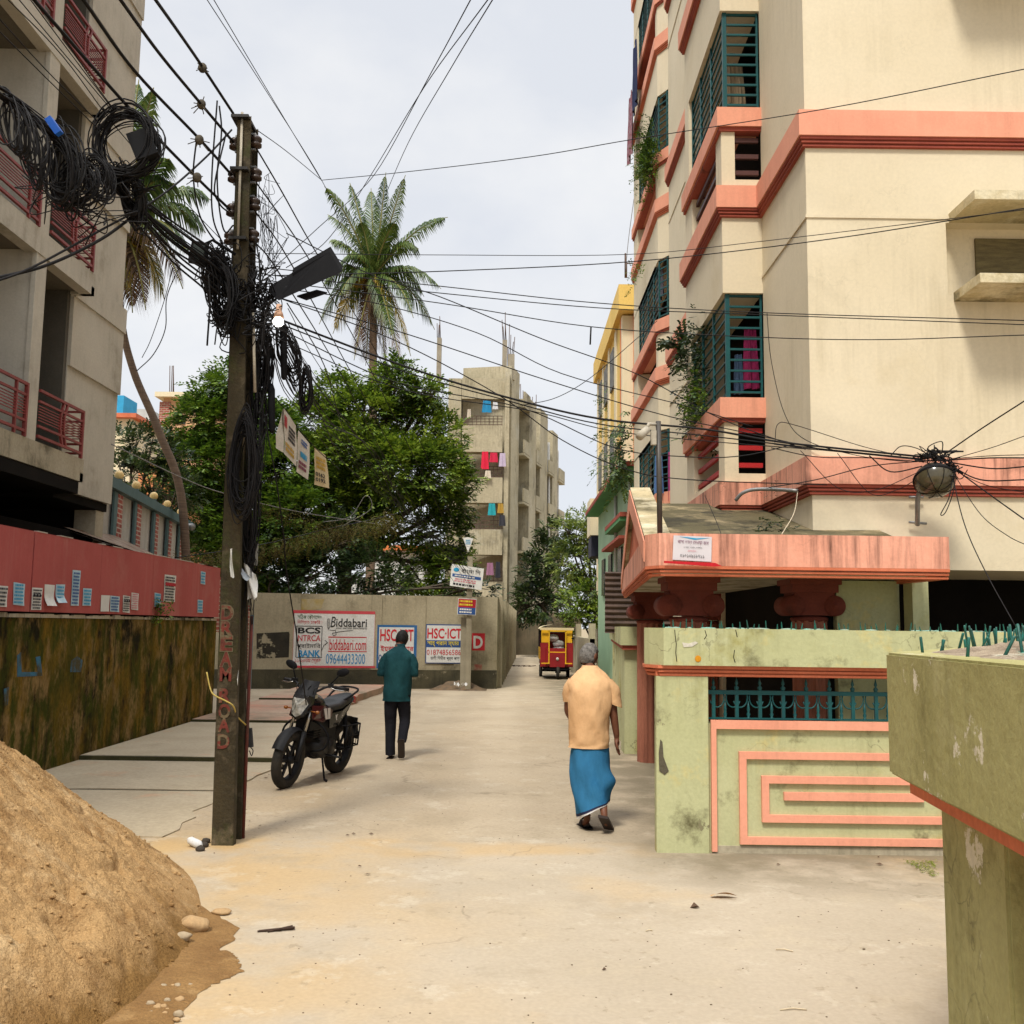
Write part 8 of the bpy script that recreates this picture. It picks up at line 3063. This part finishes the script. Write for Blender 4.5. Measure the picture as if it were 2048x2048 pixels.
for px, py, l, a, lab in ((1480, 1793, .09, -.35, 'pale straw on the concrete before the near wall'), (1497, 1905, .12, .05, 'thin brown straw near the bottom right'), (1225, 1756, .04, .3, 'tiny pale straw in the middle of the lane')):
    c = PZ(px, py, .01)
    q = MB()
    q.tube([c + Vector((-l * .5 * math.cos(a), -l * .5 * math.sin(a), 0)), c + Vector((0, .008, .004)), c + Vector((l * .5 * math.cos(a), l * .5 * math.sin(a), 0))], .0035, 5)
    single('straw', q, mat('pale_straw', (.58, .48, .32), bump=0), lab, 'straw')
rnd = random.Random(99)
SPK = mat('dark_grit', (.14, .10, .06), bump=0)
mb = MB()
for i in range(260):
    px, py = rnd.uniform(300, 1740), rnd.uniform(1480, 1932) if i % 3 else rnd.uniform(1330, 1600)
    p = PZ(px, py, .006)
    if p.x > 1.05 and p.y > 7.3: continue
    s = rnd.uniform(.0016, .0042) * (1.7 if rnd.random() < .08 else 1)
    mb.ball(p + Vector((0, 0, s * .5)), s * rnd.uniform(1, 2), s, s * .7, 6, 4)
tag(mb.build('grit', SPK), 'dark grit and crumbs scattered over the lane', 'grit', kind='stuff')
q = MB()
c = PZ(365, 1592, .03)
q.tube([c + Vector((-.05, .03, .03)), c + Vector((-.03, .02, .02)), c + Vector((.05, -.03, 0)), c + Vector((.075, -.045, 0))], [.012, .03, .032, .012], 10)
single('plastic_bottle', q, mat('white_plastic', (0, 0, 0)), 'crushed white plastic bottle between the heap and the pole', 'bottle')
for i, (px, py) in enumerate(((388, 1592), (384, 1600), (378, 1607))):
    p = PZ(px, py)
    rock(p.x, p.y, .02, .035, .03, .025, mat('dark_clod', (.05, .04, .03), bump=.4), 'dark clod of dirt beside the pole foot', seed=60 + i, group='dirt clods at the pole foot')
b = MB()
c = PZ(207, 1420, .03)
for i in range(6):
    b.ball(c + Vector((rnd.uniform(-.12, .12), rnd.uniform(-.15, .15), .01)), rnd.uniform(.03, .08), rnd.uniform(.02, .06), .02, 8, 5)
single('leaf_litter', b, mat('dark_clod', (0, 0, 0)), 'dark scraps of litter at the foot of the mossy wall', 'litter')
c = PZ(250, 1425, .03)
q = MB()
q.obox(c, (1, .3, 0), (-.3, 1, 0), (0, 0, 1), .12, .04, .008)
single('paper_scrap', q, PAPER, 'white paper scrap on the paving by the mossy wall', 'paper scrap')

# extra wear and odds and ends seen in the lane
q = MB()
c = PZ(980, 1257, .02)
for i in range(5):
    q.beam(c + Vector((-.5 + .22 * i, .1 * (i % 2), .0)), c + Vector((-.2 + .22 * i, .12 - .1 * (i % 2), .03)), .04, .03)
single('twig', q, mat('dark_brown_twig', (0, 0, 0)), 'dark twigs lying by the wall far along the lane', 'twig')
rnd = random.Random(123)
for i in range(14):
    px, py = ((rnd.uniform(470, 520), rnd.uniform(1440, 1560)), (rnd.uniform(620, 760), rnd.uniform(1520, 1680)), (rnd.uniform(1250, 1700), rnd.uniform(1615, 1640)))[i % 3]
    p = PZ(px, py, .012)
    s = rnd.uniform(.012, .03)
    q = MB()
    a = rnd.random() * 6
    q.add([p + Vector((s * math.cos(a), s * math.sin(a), .002)), p + Vector((-s * .5 * math.sin(a), s * .5 * math.cos(a), .010)), p - Vector((s * math.cos(a), s * math.sin(a), -.004)), p + Vector((s * .5 * math.sin(a), -s * .5 * math.cos(a), .003))], [(0, 1, 2, 3)])
    single('fallen_leaf', q, mat('brown_dry_leaf', (0, 0, 0)), 'tiny brown scrap of dry leaf among the dirt of the lane', 'leaf', 'tiny dry leaf scraps on the lane')
# broken plaster patch and a marigold dot on the lime wall
q = MB()
q.extr([PY(1243, 1420, 7.865), PY(1246, 1395, 7.865), PY(1250, 1400, 7.865), PY(1252, 1428, 7.865), PY(1262, 1455, 7.865), PY(1254, 1462, 7.865), PY(1244, 1455, 7.865)], (0, .004, 0))
q.build('broken_plaster', mat('dark_broken_plaster', (.10, .085, .055), bump=.5), GW)
q = MB()
q.ball(PY(1317, 1243, 7.808), .024, .002, .026, 14, 8)
q.build('orange_mark', mat('orange_daub', (.62, .26, .01), bump=.1), GW)
q = MB()
q.extr([PY(x, y, 7.806) for x, y in ((1287, 1212), (1300, 1214), (1312, 1210), (1317, 1213), (1306, 1220), (1290, 1221))], (0, .003, 0))
q.build('paint_scrape', mat('pale_scraped_plaster', (.62, .58, .48), bump=.2), GW)
for pts in ([(1273, 1188), (1274, 1200), (1276, 1215), (1275, 1232), (1277, 1248)], [(1330, 1189), (1333, 1199), (1329, 1206)], [(1388, 1188), (1391, 1202)], [(1386, 1226), (1384, 1240), (1387, 1250)]):
    q = MB()
    q.tube([PY(x, y, 7.81) for x, y in pts], .0035, 4)
    q.build('crack', mat('dark_crack', (.05, .045, .02), bump=0), GW)
